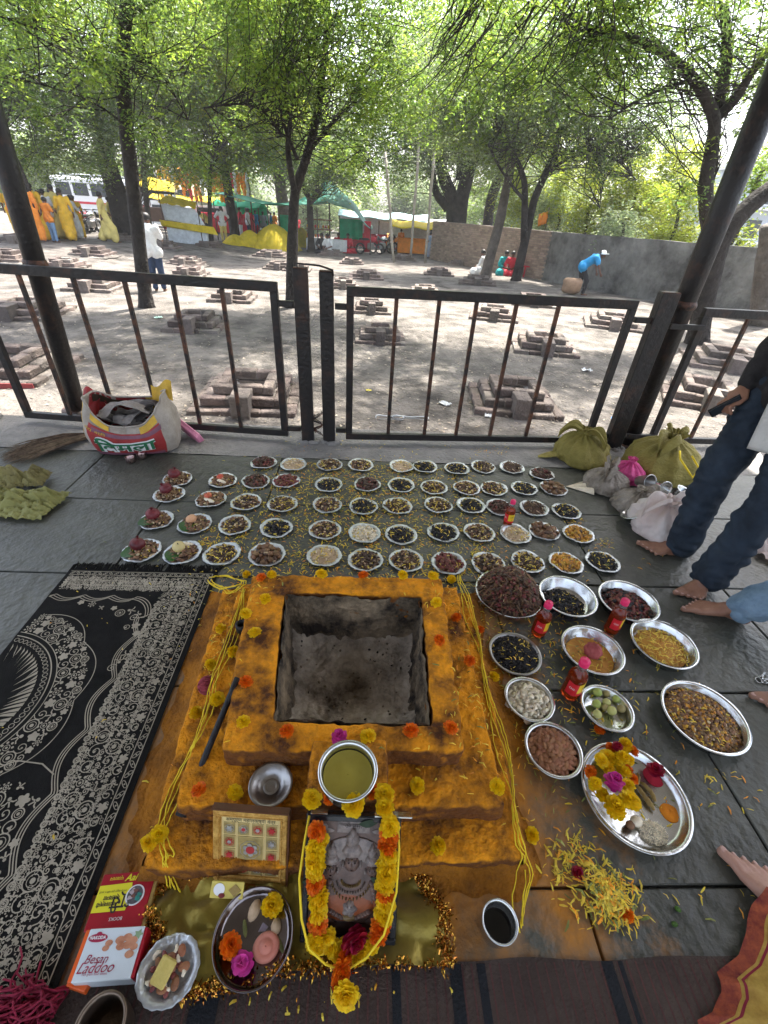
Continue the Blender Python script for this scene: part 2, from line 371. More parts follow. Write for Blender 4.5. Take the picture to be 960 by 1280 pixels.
# ------------------------------------------------------------------ brick fireplaces outside
brickm = mat('fire_brick', (.085, .068, .06), .9, 0, .35, 5, .9, 34, col2=(.20, .155, .135), orn=.3, det=8)
brickg = mat('sooty_brick', (.085, .072, .066), .95, 0, .4, 6, .9, 34, col2=(.2, .165, .145), orn=.3, det=8)
ashm = mat('wood_ash', (.32, .31, .3), 1, 0, .4, 9, 1, 40, col2=(.62, .6, .58))
redpaint = mat('red_oxide_paint', (.28, .05, .05), .8, 0, .3, 8, .5, 30)
earth = mat('dry_mortar', (.2, .175, .155), 1, 0, .3, 8, .8, 30)
def kund(loc, rz, label, detail=1, s=1.0, m_=brickm, bad=0, courses=3, hc=.095):
    t = empty('brick_fireplace', loc, label, 'brick fireplace', 'stepped brick fireplaces in the dirt yard', rz)
    A = [.58*s, .455*s, .33*s]; dep = .125*s
    core = MB()
    for k in range(courses):
        a = A[k]-.012; i = a-dep+.02 if k == 2 else .2*s
        for (cx, cy, w, d_) in ((0, a-(a-i)/2, 2*a, a-i), (0, -(a-(a-i)/2), 2*a, a-i), (a-(a-i)/2, 0, a-i, 2*i), (-(a-(a-i)/2), 0, a-i, 2*i)):
            core.box((cx, cy, (k+.5)*hc-.012), (w, d_, hc-.012))
    core.build('mortar_core', earth, t)
    tiers = [MB() for _ in range(courses)]
    for k in range(courses):
        a = A[k]; n = max(2, round((2*a-dep)/(.24*s)))
        for side in range(4):
            R = Matrix.Rotation(side*PI/2, 3, 'Z'); ln = (2*a-dep)/n
            for i in range(n):
                if rnd.random() < bad: continue
                x = -a+ln*(i+.5); c = R@Vector((x, -(a-dep/2), 0)); z = (k+.5)*hc+rnd.uniform(-.006, .004)
                c += Vector((rnd.uniform(-.006, .006), rnd.uniform(-.006, .006), 0)); r_ = side*PI/2+rnd.uniform(-.03, .03)
                if detail:
                    link('brick', BRK[rnd.randrange(8)], t, (c.x, c.y, z), r_, scale=(ln/.24*.985, s*.985, hc/.095*.98))
                else: tiers[k].box((c.x, c.y, z), (ln*.965, dep*.97, hc*.95), r_, jit=.004)
        if not detail: tiers[k].build('brick_course', m_, t)['kind'] = 'stuff'
    MB().box((0, -(A[0]+A[1])/2+.03*s, hc*1.42), (.2*s, .34*s, hc*2.9), ch=.008, jit=.006).build('front_block', brickg if m_ is brickm else brickm, t)
    MB().grid(lambda u, v: ((u-.5)*.46*s, (v-.5)*.46*s, hc*1.3+.03*noise.noise(Vector((u*5, v*5, loc[0])))-.1*s*(1-4*((u-.5)**2+(v-.5)**2))), 10, 10).build('ash_bed', ashm, t)
    def sk(u, v):
        f = (u % 1)*4; i = int(f) % 4; k = f-int(f); a = A[0]; q = [(-a, -a), (a, -a), (a, a), (-a, a)]; p = Vector((q[i][0]*(1-k)+q[(i+1) % 4][0]*k, q[i][1]*(1-k)+q[(i+1) % 4][1]*k, 0)); e = p.normalized()*((v-.35)*.26*(1+.8*noise.noise(Vector((p.x*4, p.y*4, loc[0]))))); 
        return (p.x+e.x, p.y+e.y, .075*(1-v)**1.6*(1+.9*noise.noise(Vector((p.x*6, p.y*6, loc[1]))))-.012)
    MB().grid(sk, 60, 5).build('dirt_bank', dirt, t)
    return t
BRK = [MB().box((0, 0, 0), (.24, .125, .095), ch=.012, jit=.009).mesh('brick', brickm if i % 3 else brickg) for i in range(8)]
KL = [  # px, py of the front base middle, yaw, label, detail, scale, badness
 ((316, 520), .06, 'large brick fireplace with white ash in it, right behind the left gate', 1, 1.0, .03),
 ((636, 521), -.1, 'sooty brick fireplace with rubbish at its foot, right behind the right gate', 1, .9, .06),
 ((22, 485), .1, 'brick fireplace with a red painted course at the left edge', 1, 1.1, .05),
 ((248, 417), .05, 'small brick fireplace behind the left gate, nearest to the dark tree trunk', 1, .86, .1),
 ((292, 379), .05, 'brick fireplace between the dark trunk and the middle posts, upper one', 1, .9, .08),
 ((474, 431), .02, 'brick fireplace just right of the middle posts, the nearer of two in line', 1, .8, .05),
 ((464, 393), .02, 'brick fireplace just right of the middle posts, the farther of two in line', 1, .8, .08),
 ((616, 402), -.25, 'brick fireplace under the middle of the right gate rail', 1, 1.0, .04),
 ((676, 445), -.2, 'brick fireplace seen between the right gate bars, with a block on its near side', 1, 1.0, .06),
 ((762, 413), -.35, 'brick fireplace next to the square post, below the man in blue', 1, 1.1, .05),
 ((900, 466), -.4, 'tall stepped brick fireplace right of the round pole', 1, 1.15, .03),
 ((870, 515), -.45, 'broken brick fireplace behind the right-hand gate, near the phone hand', 1, .9, .15),
 ((38, 402), .1, 'brick fireplace left of the left pole, seen through the railing', 1, 1.1, .12),
 ((122, 366), .08, 'brick fireplace in the sun between the left pole and dark trunk, nearer one', 1, 1.0, .08),
 ((118, 322), .08, 'brick fireplace left of the dark trunk, farther one', 0, 1.0, .1),
 ((234, 333), .05, 'reddish brick fireplace beside the man in the white shirt', 0, 1.0, .1),
 ((238, 347), .05, 'low brick fireplace just behind the left gate rail', 0, .9, .2),
 ((458, 350), .0, 'stepped brick fireplace in the middle of the yard behind the middle posts', 0, 1.1, .04),
 ((548, 345), -.1, 'stepped brick fireplace beneath the bamboo poles', 0, 1.1, .04),
 ((505, 326), -.1, 'stepped brick fireplace in front of the parked motorcycles', 0, 1.2, .04),
 ((596, 357), -.2, 'stepped brick fireplace in front of the brick end of the wall', 0, 1.2, .04),
 ((664, 384), -.2, 'low brick fireplace behind the right gate top rail', 0, 1.1, .08),
 ((415, 320), 0, 'far brick fireplace in front of the green awning', 0, 1.3, .05),
 ((340, 322), 0, 'far brick fireplace beside the yellow draped heap', 0, 1.4, .05),
 ((350, 338), 0, 'low brick fireplace behind the central dark tree', 0, 1.0, .1),
 ((372, 340), 0, 'reddish low brick fireplace right of the central dark tree', 0, .9, .1),
 ((28, 305), .1, 'far brick fireplace beneath the thin leaning trunk', 0, 1.1, .1),
 ((150, 300), .1, 'far brick fireplace behind the walking figure in yellow', 0, 1.2, .1),
 ((262, 310), .1, 'far brick fireplace in front of the striped stall', 0, 1.2, .1),
 ((205, 312), .1, 'far brick fireplace behind the man in white, near the cart', 0, 1.1, .1), ((440, 331), 0, 'small far brick fireplace left of the motorcycles', 0, 1.0, .1), ((575, 332), -.1, 'far brick fireplace between bamboo poles and brick wall end', 0, 1.1, .1), ((85, 340), .1, 'low brick fireplace between the left pole and the sunny one', 0, .9, .2), ((430, 362), 0, 'ruined low brick fireplace right of the central dark tree', 0, .8, .35), ((530, 372), -.1, 'low worn brick fireplace behind the right gate, upper middle', 0, .9, .3),
 ((12, 330), .1, 'brick fireplace at the far left edge of the yard', 0, 1.1, .1),
]
for (px, rz, lab, det, s, bad) in KL:
    p = G(*px); yy = p.y+.55*s; x = p.x*yy/p.y; kk = kund((x, yy, gz(x, yy)-.02), rz, lab, det, s, bad=bad)
    if 'red painted' in lab: MB().box((0, -.6*s, .05), (1.2, .015, .08)).build('painted_course', redpaint, kk)

# ------------------------------------------------------------------ walls beyond
WA, WB = Vector((3.8, 30, 0)), Vector((14.6, 6.6, 0)); wd_ = (WB-WA).normalized(); wn = Vector((wd_.y, -wd_.x, 0)); WL = (WB-WA).length
brickw = mat('wall_brick', (.24, .17, .13), .9, 0, .3, 3, .6, 20, col2=(.36, .27, .21), det=8, isl=.25)
def wallseg(m, s0, s1, h0, h1, th=.3, n=30, rough=.03):
    for side in (0, 1):
        def fn(u, v):
            s = s0+(s1-s0)*u; p = WA+wd_*s; z0 = gz(p.x, p.y)-.3; top = h0+(h1-h0)*u+rough*noise.noise(Vector((s*2, 0, 5)))
            q = p+wn*(th*side)+wn*.02*noise.noise(Vector((s*1.2, v*3, side*9))); return (q.x, q.y, z0+(top-z0)*v)
        m.grid(fn if side else (lambda u, v, f=fn: f(1-u, v)), n, 8)
    def tp(u, v):
        s = s0+(s1-s0)*u; p = WA+wd_*s+wn*th*v; return (p.x, p.y, h0+(h1-h0)*u+rough*noise.noise(Vector((s*2, 0, 5))))
    m.grid(tp, n, 1)
    for s in (s0, s1):
        p = WA+wd_*s; q = p+wn*th; z0 = gz(p.x, p.y)-.3; h = h0 if s == s0 else h1
        m.add([(p.x, p.y, z0), (q.x, q.y, z0), (q.x, q.y, h), (p.x, p.y, h)], [(0, 1, 2, 3)], sm=False)
wt = empty('compound_wall', (0, 0, 0), 'long grey plastered compound wall with a bare brick end behind the yard', 'wall')
m = MB(); wallseg(m, 9.4, 20.2, 1.02, 1.12); m.build('plastered_stretch', plaster, wt)
m = MB(); wallseg(m, 20.2, WL+8, 1.3, 1.34, .34, 24); m.build('higher_stretch', mat('pale_plaster', (.2, .19, .18), .9, 0, .2, 1, .4, 9, col2=(.34, .325, .3), det=9), wt)
m = MB(); wallseg(m, 0, 9.4, 1.0, 1.02, .28, 20, .01); m.build('mortar_core', earth, wt)
m = MB()
for r in range(26):
    z = 1.0-.042-r*.083
    for i in range(40):
        s = (i+.5*(r % 2))*.235+.02
        if s > 9.35: break
        p = WA+wd_*s
        if z < gz(p.x, p.y)-.05: continue
        p = p+wn*(.285+rnd.uniform(-.006, .012)); m.box((p.x, p.y, z), (.222, .05, .07), math.atan2(wd_.y, wd_.x))
b_ = m.build('brickwork', brickw, wt); b_['kind'] = 'stuff'
m = MB()
for r in range(26):
    q = WA+wn*.14-wd_*(-.05); m.box((q.x, q.y, 1.0-.042-r*.083), (.34, .22, .072), math.atan2(wn.y, wn.x))
m.build('brick_return', brickw, wt)['kind'] = 'stuff'
# ------------------------------------------------------------------ trees
nrs = np.random.RandomState(11)
def leafmat(name, c1, c2, tr=.45):
    return mat(name, c1, .45, 0, 0, 1.1, 0, 1, col2=c2, isl=.45, transl=tr, spec=.35)
leafA = leafmat('leaf_deep', (.07, .125, .03), (.18, .27, .06), .52)
leafB = leafmat('leaf_mid', (.12, .20, .03), (.33, .45, .06), .62)
leafC = leafmat('leaf_bright', (.19, .26, .02), (.42, .46, .04), .62)
leafD = leafmat('leaf_far', (.17, .23, .11), (.36, .43, .22), .55)
def leaves(blobs, per, size, seed, nl=11, sub=.25, droop=.5, flat=1.0):
    size = size*1.5; per = per*.47
    """sprigs of paired leaflets clustered in clumps through the crown volume"""
    r = np.random.RandomState(seed); O = []
    for (c, rad) in blobs:
        c = np.array(c, float); R = np.array([rad, rad, rad*flat])
        k = max(5, int(20*rad)); u = r.normal(size=(k, 3)); u /= np.linalg.norm(u, axis=1)[:, None]
        cc = c+u*(r.uniform(.15, 1, (k, 1))**.45)*R
        n = int(per*.72*rad*rad); i = r.randint(0, k, n); sg = sub*min(1.6, max(.5, rad*.5))
        O.append(cc[i]+r.normal(size=(n, 3))*sg*r.uniform(.3, 1.2, k)[i][:, None]*np.array([1, 1, .65]))
    O = np.concatenate(O); n = len(O)
    a = r.uniform(0, 2*np.pi, n); el = r.uniform(-.9, .5, n)-droop*.4
    D = np.stack([np.cos(a)*np.cos(el), np.sin(a)*np.cos(el), np.sin(el)], 1)
    S = np.cross(D, [0, 0, 1]); S /= np.linalg.norm(S, axis=1)[:, None]+1e-9
    ln = size*r.uniform(3.5, 6.5, n)
    V = []
    for j in range(nl):
        t = (j//2+.6)/(nl/2+.3); sd = 1 if j % 2 else -1
        p = O+D*(ln*t)[:, None]; p[:, 2] -= ln*t*t*droop*.5
        ll = size*(1.15-.5*t)*r.uniform(.7, 1.2, n)
        ax = S*sd*.85+D*.5+r.normal(size=(n, 3))*.25; ax[:, 2] -= .15; ax /= np.linalg.norm(ax, axis=1)[:, None]
        w = np.cross(ax, r.normal(size=(n, 3))*.5+np.array([0, 0, 1])); w /= np.linalg.norm(w, axis=1)[:, None]+1e-9
        w = w*(ll*.2)[:, None]; A = ax*ll[:, None]
        V.append(np.stack([p, p+A*.45+w, p+A, p+A*.45-w], 1))
    return np.concatenate(V).reshape(-1, 3)
def leafmesh(name, V, m_):
    nq = len(V)//4; me = bpy.data.meshes.new(name)
    me.vertices.add(nq*4); me.vertices.foreach_set('co', V.astype(np.float32).ravel())
    me.loops.add(nq*4); me.loops.foreach_set('vertex_index', np.arange(nq*4, dtype=np.int32))
    me.polygons.add(nq); me.polygons.foreach_set('loop_start', np.arange(0, nq*4, 4, dtype=np.int32))
    me.materials.append(m_); me.update(calc_edges=True); return me
def wob(p, q, n, amp):
    return [p.lerp(q, i/n)+Vector((rnd.uniform(-amp, amp), rnd.uniform(-amp, amp), rnd.uniform(-amp, amp)))*(1 if 0 < i < n else 0) for i in range(n+1)]
def limb(m, pix, Y, r0, r1, dy=0, seg=9, z0=None, amp=.0):
    """pix: picture points of the limb, placed at depth Y (drifting by dy)"""
    pts = [AT(x, y, Y+dy*i/max(1, len(pix)-1)) for i, (x, y) in enumerate(pix)]
    if z0 is not None: pts[0].z = z0
    out = []
    for i in range(len(pts)-1):
        a = pts[max(i-1, 0)]; b = pts[i]; c = pts[i+1]; d_ = pts[min(i+2, len(pts)-1)]
        for k in range(4):
            t = k/4; out.append(.5*((2*b)+(c-a)*t+(2*a-5*b+4*c-d_)*t*t+(3*b-a-3*c+d_)*t**3))
    out.append(pts[-1]); n = len(out)
    rr = [(r0+(r1-r0)*(i/(n-1))**.8)*(1+.09*noise.noise(Vector((i*.9, Y, r0*9)))) for i in range(n)]
    if z0 is not None: rr[0] *= 1.45; rr[1] *= 1.12
    m.tube(out, rr, seg); return out
def twigs(m, src, blobs, n, r=.02):
    for k in range(n):
        p = Vector(src[rnd.randrange(len(src)//2, len(src))]); c, rad = blobs[rnd.randrange(len(blobs))]
        q = Vector(c)+Vector((rnd.gauss(0, .5), rnd.gauss(0, .5), rnd.gauss(0, .45)))*rad
        if (q-p).length > rad*3.2: p = Vector(c)
        pts = wob(p, q, 5, (q-p).length*.06); pts = [a-Vector((0, 0, .06*(q-p).length*math.sin(PI*i/5))) for i, a in enumerate(pts)]
        m.tube(pts, [r*(1-.15*i) for i in range(6)], 4, cap=False)
def B(px, py, Y, rad): return (tuple(AT(px, py, Y)), rad)
def tree(label, bark, limbs, blobs, lm, per=900, size=.07, ntw=40, tw=.018, seed=1, parts=None, name='tree', grp='trees standing in the yard', droop=.5, base=None, sub=.25, flat=.8, cat='tree'):
    p0 = base
    t = empty(name, (0, 0, 0), label, cat, grp)
    trunk = MB(); allp = []
    for l in limbs: allp += limb(trunk, *l[0], **l[1])
    if allp: trunk.build('trunk', bark, t)
    br = MB(); twigs(br, allp if allp else [Vector(b[0]) for b in blobs], blobs, int(ntw*1.5), tw)
    if ntw: br.build('twigs', bark, t)
    if not isinstance(lm, list): lm = [lm]
    for i, l_ in enumerate(lm):
        V = leaves([(b[0], b[1]) for b in blobs], per/len(lm), size, seed*10+i, droop=droop, sub=sub, flat=flat)
        link('crown', leafmesh('crown', V, l_), t)
    return t
def g0(x, y, Y):
    p = AT(x, y, Y); return gz(p.x, Y)-.1
# nearest trees
tree('dark slender tree trunk rising just left of the man in the white shirt', barkd,
     [(([(183, 383), (177, 330), (168, 250), (157, 150), (153, 70), (160, 0), (166, -60)], 10.6, .15, .1), dict(z0=g0(183, 383, 10.6), dy=.3)),
      (([(160, 20), (185, 5), (215, -15)], 10.8, .05, .03), {}), (([(158, 130), (120, 75), (60, 40), (0, 20)], 10.6, .03, .015), dict(dy=-1)),
      (([(166, 165), (120, 130), (50, 105), (0, 97)], 10.6, .022, .01), dict(dy=-.5)), (([(156, 60), (200, 90), (235, 150)], 10.6, .03, .012), dict(dy=.8))],
     [B(60, 30, 9.5, 1.1), B(225, 10, 11, 1.2), B(120, -30, 10.5, 1.6), B(-60, -160, 8.5, 1.5), B(130, -200, 9, 1.6), B(300, -140, 9, 1.3), B(20, 90, 10, .8), B(190, 165, 10.3, .45), B(250, 190, 10.2, .35)], [leafB, leafA], 800, .06, 70, .012, 1)
tree('dark central tree forking into a narrow V above the railing', barkd,
     [(([(364, 383), (365, 330), (366, 290), (369, 240), (382, 200), (395, 150), (402, 100), (408, 40), (410, -20)], 11.5, .15, .05), dict(z0=g0(364, 383, 11.5), dy=.6)),
      (([(368, 240), (360, 190), (362, 150), (352, 110), (345, 60)], 11.5, .07, .03), {}), (([(385, 190), (410, 160), (440, 120), (470, 70)], 11.6, .05, .02), dict(dy=1)),
      (([(352, 170), (330, 140), (300, 130), (255, 135)], 11.5, .03, .012), dict(dy=-1)), (([(372, 200), (350, 130), (380, 60), (420, 20)], 11.3, .04, .02), {})],
     [B(420, 40, 11, 1.7), B(345, 85, 11.5, .9), B(480, 120, 11, 1.1), B(390, -20, 11.5, 1.8), B(520, 50, 11, 1.4), B(300, 150, 11.5, .5), B(420, -170, 9.5, 1.6), B(470, -320, 7.6, 1.4), B(440, 170, 12, .7), B(340, 20, 11, 1.2), B(460, 200, 11.6, .4)], [leafB, leafA], 900, .06, 160, .011, 2)
tree('forked dark tree behind the right round pole, with a long limb arching left', barkd,
     [(([(872, 430), (880, 380), (893, 325), (905, 295), (932, 262), (965, 235), (1010, 205)], 9.7, .22, .14), dict(z0=g0(872, 430, 9.7), seg=12)),
      (([(893, 325), (888, 290), (884, 262), (882, 230), (888, 195), (893, 155), (886, 130), (868, 100), (838, 72), (800, 52), (750, 38), (700, 30)], 9.7, .16, .035), dict(dy=-.6)),
      (([(892, 150), (900, 120), (909, 70), (906, 20), (900, -40)], 9.6, .1, .06), dict(dy=.3)), (([(893, 150), (918, 125), (940, 90), (975, 40)], 9.6, .09, .05), dict(dy=-.5)),
      (([(884, 250), (895, 215), (898, 190)], 9.5, .02, .01), {}), (([(868, 100), (830, 110), (790, 130), (760, 150)], 9.3, .03, .01), dict(dy=-.6))],
     [B(800, 10, 9, 1.1), B(900, 60, 9.6, .9), B(730, 20, 9.3, 1.1), B(650, 40, 9.5, 1.1), B(850, -30, 9.5, 1.4), B(960, 50, 9.5, .8), B(760, 90, 9.2, .55), B(700, -150, 8.5, 1.5), B(850, -200, 8.2, 1.5), B(1100, 0, 9, 1.6), B(830, -380, 6.6, 1.4), B(590, 70, 9.5, .8), B(850, 235, 9.5, .4), B(905, 170, 9.4, .25), B(680, 90, 9.3, .6)], [leafB, leafA], 850, .055, 170, .010, 3)
# hanging bare twigs at the top right of the centre
hb = MB()
for k in range(46):
    x = rnd.uniform(560, 760); y = rnd.uniform(-30, 30); L_ = rnd.uniform(60, 170)
    pts = [AT(x-L_*.5*t*(1+.3*t)*rnd.uniform(.8, 1.2)+6*math.sin(t*5+k), y+L_*t, 8.6+rnd.uniform(-.2, .2)) for t in (0, .2, .4, .6, .8, 1)]
    hb.tube(pts, [.012, .010, .009, .007, .005, .003], 4, cap=False)
hb.build('twigs', barkd, [o for o in C.objects if o.get('label', '').startswith('forked dark tree')][0])
tree('pale straight trunk of the pair of trees in front of the wall', barkl,
     [(([(606, 350), (613, 320), (624, 280), (632, 240), (640, 200), (640, 165)], 21.6, .26, .14), dict(z0=g0(606, 350, 21.6), dy=.3)), (([(638, 190), (625, 150), (600, 120), (560, 95)], 21.7, .13, .05), dict(dy=1)),
      (([(622, 165), (600, 135), (575, 125)], 21.5, .06, .03), {})],
     [B(600, 110, 21.5, 2.1), B(560, 150, 22, 1.6), B(640, 90, 21.5, 2.2), B(620, 190, 21, .9), B(540, 90, 21, 2)], [leafB, leafD], 480, .1, 80, .02, 4)
tree('grey forked tree of the pair before the wall, limbs drooping right', barkd,
     [(([(645, 350), (653, 315), (660, 285), (668, 250), (683, 215), (693, 190), (700, 160)], 20.7, .2, .1), dict(z0=g0(645, 350, 20.7), dy=.4)),
      (([(655, 300), (656, 260), (655, 225), (643, 195), (625, 160), (615, 140)], 20.7, .15, .06), {}), (([(655, 250), (640, 232), (622, 205), (610, 180)], 20.6, .07, .03), dict(dy=-.4)),
      (([(688, 215), (710, 198), (740, 192), (770, 200), (795, 225)], 20.7, .07, .02), dict(dy=-1)), (([(720, 195), (740, 180), (775, 180), (810, 195)], 20.7, .04, .015), dict(dy=-.8)),
      (([(740, 192), (752, 220), (750, 260)], 20.3, .025, .01), {})],
     [B(690, 120, 21, 2.4), B(740, 140, 20.5, 1.9), B(650, 130, 21, 1.8), B(700, 60, 20, 2.6), B(790, 150, 20.5, 1.5), B(760, 80, 20, 2), B(840, 130, 20, 1.6), B(755, 205, 20, .7)], [leafA, leafB, leafD], 420, .1, 150, .018, 5)
tree('broad spreading tree with a thick leaning trunk above the people in yellow', barkd,
     [(([(165, 305), (158, 290), (145, 240), (134, 205), (128, 180), (118, 140)], 24.6, .55, .3), dict(z0=g0(165, 305, 24.6), seg=12)), (([(130, 190), (140, 165), (145, 130), (135, 80)], 24.6, .25, .12), {}),
      (([(122, 150), (100, 110), (80, 60), (60, 20)], 24.6, .2, .08), dict(dy=-2))],
     [B(60, 110, 23.5, 3.0), B(130, 70, 24, 3.0), B(20, 150, 23, 2.2), B(185, 160, 23.5, 1.9), B(110, 170, 23, 1.8), B(30, 50, 23, 3), B(200, 80, 24, 2.4), B(50, 190, 23.5, 1.0), B(225, 190, 23.5, 1.0)], [leafA, leafB, leafD], 420, .11, 90, .03, 6)
tree('thin dark leaning tree at the far left behind the railing', barkd,
     [(([(56, 308), (47, 280), (30, 225), (12, 185), (0, 155), (-12, 120)], 21, .14, .09), dict(z0=g0(56, 308, 21))), (([(2, 165), (12, 145), (30, 130)], 21, .05, .03), {})],
     [B(-20, 60, 21, 2.2), B(15, 20, 21, 1.8)], leafA, 420, .1, 30, .02, 7)
tree('straight tree between the orange flags and the green awning', barkd,
     [(([(295, 303), (290, 270), (284, 230), (280, 205), (278, 160), (285, 110)], 31, .3, .2), dict(z0=g0(295, 303, 31)))],
     [B(275, 130, 30, 3.2), B(300, 80, 30, 3.4), B(250, 185, 30, 1.5), B(310, 185, 30, 1.7), B(268, 205, 29.5, 1.0), B(240, 100, 30, 3), B(330, 140, 30, 2.2)], [leafB, leafC, leafD], 330, .14, 50, .03, 8)
tree('thick pale trunk wrapped in yellow cloth at its foot', barkl,
     [(([(356, 310), (355, 270), (350, 230), (347, 190)], 38, .48, .35), dict(z0=g0(356, 310, 38)))],
     [B(340, 150, 38, 4), B(375, 120, 38, 4), B(400, 170, 38, 3)], [leafA, leafD], 260, .18, 30, .04, 9)
tree('small twisted tree in front of the green awning', barkd,
     [(([(389, 312), (388, 280), (387, 255), (386, 248), (380, 235), (378, 215)], 30.1, .22, .1), dict(z0=g0(389, 312, 30.1))), (([(387, 252), (396, 244), (400, 236)], 30.1, .2, .14), {})],
     [B(390, 195, 30, 1.6), B(420, 205, 30, 1.3), B(440, 190, 30, 1.8), B(385, 230, 29.5, .5)], [leafA, leafB], 420, .12, 40, .025, 10)
tree('thin double stem just right of the dark slender trunk', barkl,
     [(([(182, 268), (181, 230), (180, 180), (186, 120), (196, 80)], 27, .14, .09), dict(z0=g0(182, 290, 27))), (([(172, 270), (175, 250), (168, 230), (160, 215)], 27, .09, .05), {})],
     [B(200, 60, 27, 2.6), B(190, 130, 27, 1.5), B(230, 60, 27, 2.4)], [leafB, leafD], 350, .12, 30, .02, 11)
tree('big old tree with two heavy trunks behind the brick end of the wall', barkd,
     [(([(574, 300), (575, 262), (583, 225), (592, 195), (600, 150)], 33, .55, .3), dict(z0=-1)), (([(568, 300), (566, 255), (556, 225), (548, 190), (552, 150)], 33, .5, .25), dict(z0=-1)),
      (([(560, 260), (545, 240), (540, 205)], 33, .3, .15), {}), (([(575, 225), (578, 180), (575, 140)], 33, .3, .15), {})],
     [B(560, 130, 33, 3.6), B(600, 90, 33, 4), B(525, 190, 33, 2.2), B(610, 160, 33, 2.4), B(500, 120, 33, 3.2), B(540, 60, 33, 4)], [leafA, leafB, leafD], 300, .15, 60, .04, 12, grp='trees beyond the compound wall')
tree('dark trunk half hidden beyond the wall, right of the old double tree', barkd,
     [(([(610, 300), (612, 260), (622, 225), (630, 190), (628, 150)], 36, .4, .25), dict(z0=-1))], [B(640, 140, 36, 3.6), B(600, 210, 36, 1.8), B(660, 80, 36, 4)], [leafB, leafD], 260, .16, 30, .04, 13, grp='trees beyond the compound wall')
t11 = MB(); limb(t11, [(950, 425), (952, 395), (958, 340), (966, 280)], 12.5, .3, .24, z0=g0(950, 425, 12.5)); r11 = empty('tree', (0, 0, 0), 'stout tree trunk at the right edge beyond the gate', 'tree', 'trees standing in the yard'); t11.build('trunk', barkl, r11)
link('crown', leafmesh('crown', leaves([B(985, 60, 12.5, 1.3)], 900, .07, 77), leafB), r11)
# lit bushes and trees beyond the wall
for i, (px, py, Y, rad, lm_, lab) in enumerate([
    (700, 262, 27, 1.5, leafD, 'grey-green bush above the plastered wall, left of the lit ones'), (745, 240, 25, 1.9, leafC, 'yellow-green sunlit tree above the wall over the man in blue'),
    (800, 228, 24, 1.9, leafC, 'yellow-green sunlit tree above the wall, next to the right pole'), (850, 262, 21, 1.3, leafC, 'small sunlit bush above the wall touching the right pole'),
    (690, 215, 30, 2.4, leafC, 'sunlit tree behind the forked pair, beyond the wall'), (925, 300, 17, .55, leafC, 'bright sprig above the wall at the right edge'),
    (955, 210, 17, .7, leafB, 'leafy branch tip hanging at the right edge of the sky'), (780, 278, 20, .8, leafD, 'low hedge bush just above the wall coping')]):
    t = empty('wall_tree', (0, 0, 0), lab, 'tree', 'bushes and trees lit by the sun beyond the wall')
    c = AT(px, py, Y); st = MB(); st.tube(wob(Vector((c.x, c.y, -1.2)), c, 5, .1), .07, 6); st.build('trunk', barkd, t)
    bl = [(tuple(c), rad)]+[((c.x+rnd.uniform(-1, 1)*rad, c.y+rnd.uniform(-.5, .8), c.z+rnd.uniform(-.8, .6)*rad), rad*.55) for _ in range(4)]
    link('crown', leafmesh('crown', leaves(bl, 560, .11, 300+i), lm_), t)
# bright feathery crowns in the upper middle
tree('tall yellow-green tree glowing between the dark trunks', barkd, [(([(262, 290), (262, 250), (268, 180), (300, 90)], 26, .12, .07), dict(z0=g0(262, 290, 26)))],
     [B(300, 50, 25, 2.8), B(350, 30, 25, 2.4), B(270, 20, 25, 2.4), B(250, 100, 25, 1.6), B(330, 90, 25, 1.6), B(240, 215, 25, .8)], [leafC, leafB], 420, .12, 50, .025, 21)
for i, (px, h, Y, rr) in enumerate([(-60, 9, 58, 6), (20, 8, 62, 6), (90, 9, 60, 5.5), (160, 8, 64, 6), (235, 9, 58, 6), (310, 9, 62, 6), (380, 8, 58, 5), (440, 9, 66, 6), (490, 10, 70, 6), (545, 9, 66, 6), (620, 10, 62, 6), (700, 9, 52, 5), (780, 8, 48, 5), (850, 6, 60, 4), (1010, 7, 44, 5)]):
    p = AT(px, 262, Y); t = empty('background_tree', (p.x, p.y, -1.2), ['green', 'tall green', 'broad green'][i % 3]+' background tree, '+['far left beyond the frame edge', 'above the left end of the bus', 'behind the people in yellow', 'behind the thick leaning trunk', 'behind the hanging garlands', 'behind the straight tree', 'behind the wrapped pale trunk', 'behind the peak of the green awning', 'behind the pale blue awning', 'behind the bamboo poles', 'behind the brick wall end', 'beyond the wall behind the forked pair', 'beyond the wall over the man in blue', 'low, left of the distant building', 'far right beside the distant building'][i], 'tree', 'far background trees')
    MB().tube([(0, 0, 0), (.2, 0, h*.4), (0, .2, h*.8)], [.35, .28, .12], 8).build('trunk', barkd, t)
    h *= .72; bl = [((rnd.uniform(-.7, .7)*rr, rnd.uniform(-.5, .5)*rr, h*rnd.uniform(.3, .9)), rr*rnd.uniform(.3, .5)) for _ in range(6)]
    link('crown', leafmesh('crown', leaves(bl, 130, .3, 500+i, nl=8, sub=.5), [leafD, leafB, leafD][i % 3]), t)
# bamboo props in the yard
bam = mat('bamboo', (.22, .19, .15), .7, 0, .2, 6, .3, 30, col2=(.4, .36, .3))
for i, (a, b, Y) in enumerate([((493, 325), (481, 190), 26), ((513, 320), (526, 150), 28), ((532, 320), (543, 190), 27)]):
    p = AT(*a, Y); q = AT(*b, Y); p.z = gz(p.x, p.y)-.1; MB().tube(wob(p, q, 6, .03), .07, 7).build('bamboo_pole', bam, label=['leftmost of three bare bamboo poles, leaning left in mid yard', 'middle of three bare bamboo poles, the tallest, in mid yard', 'rightmost of three bare bamboo poles, nearest the brick wall end'][i], cat='pole', group='bamboo poles in the yard')

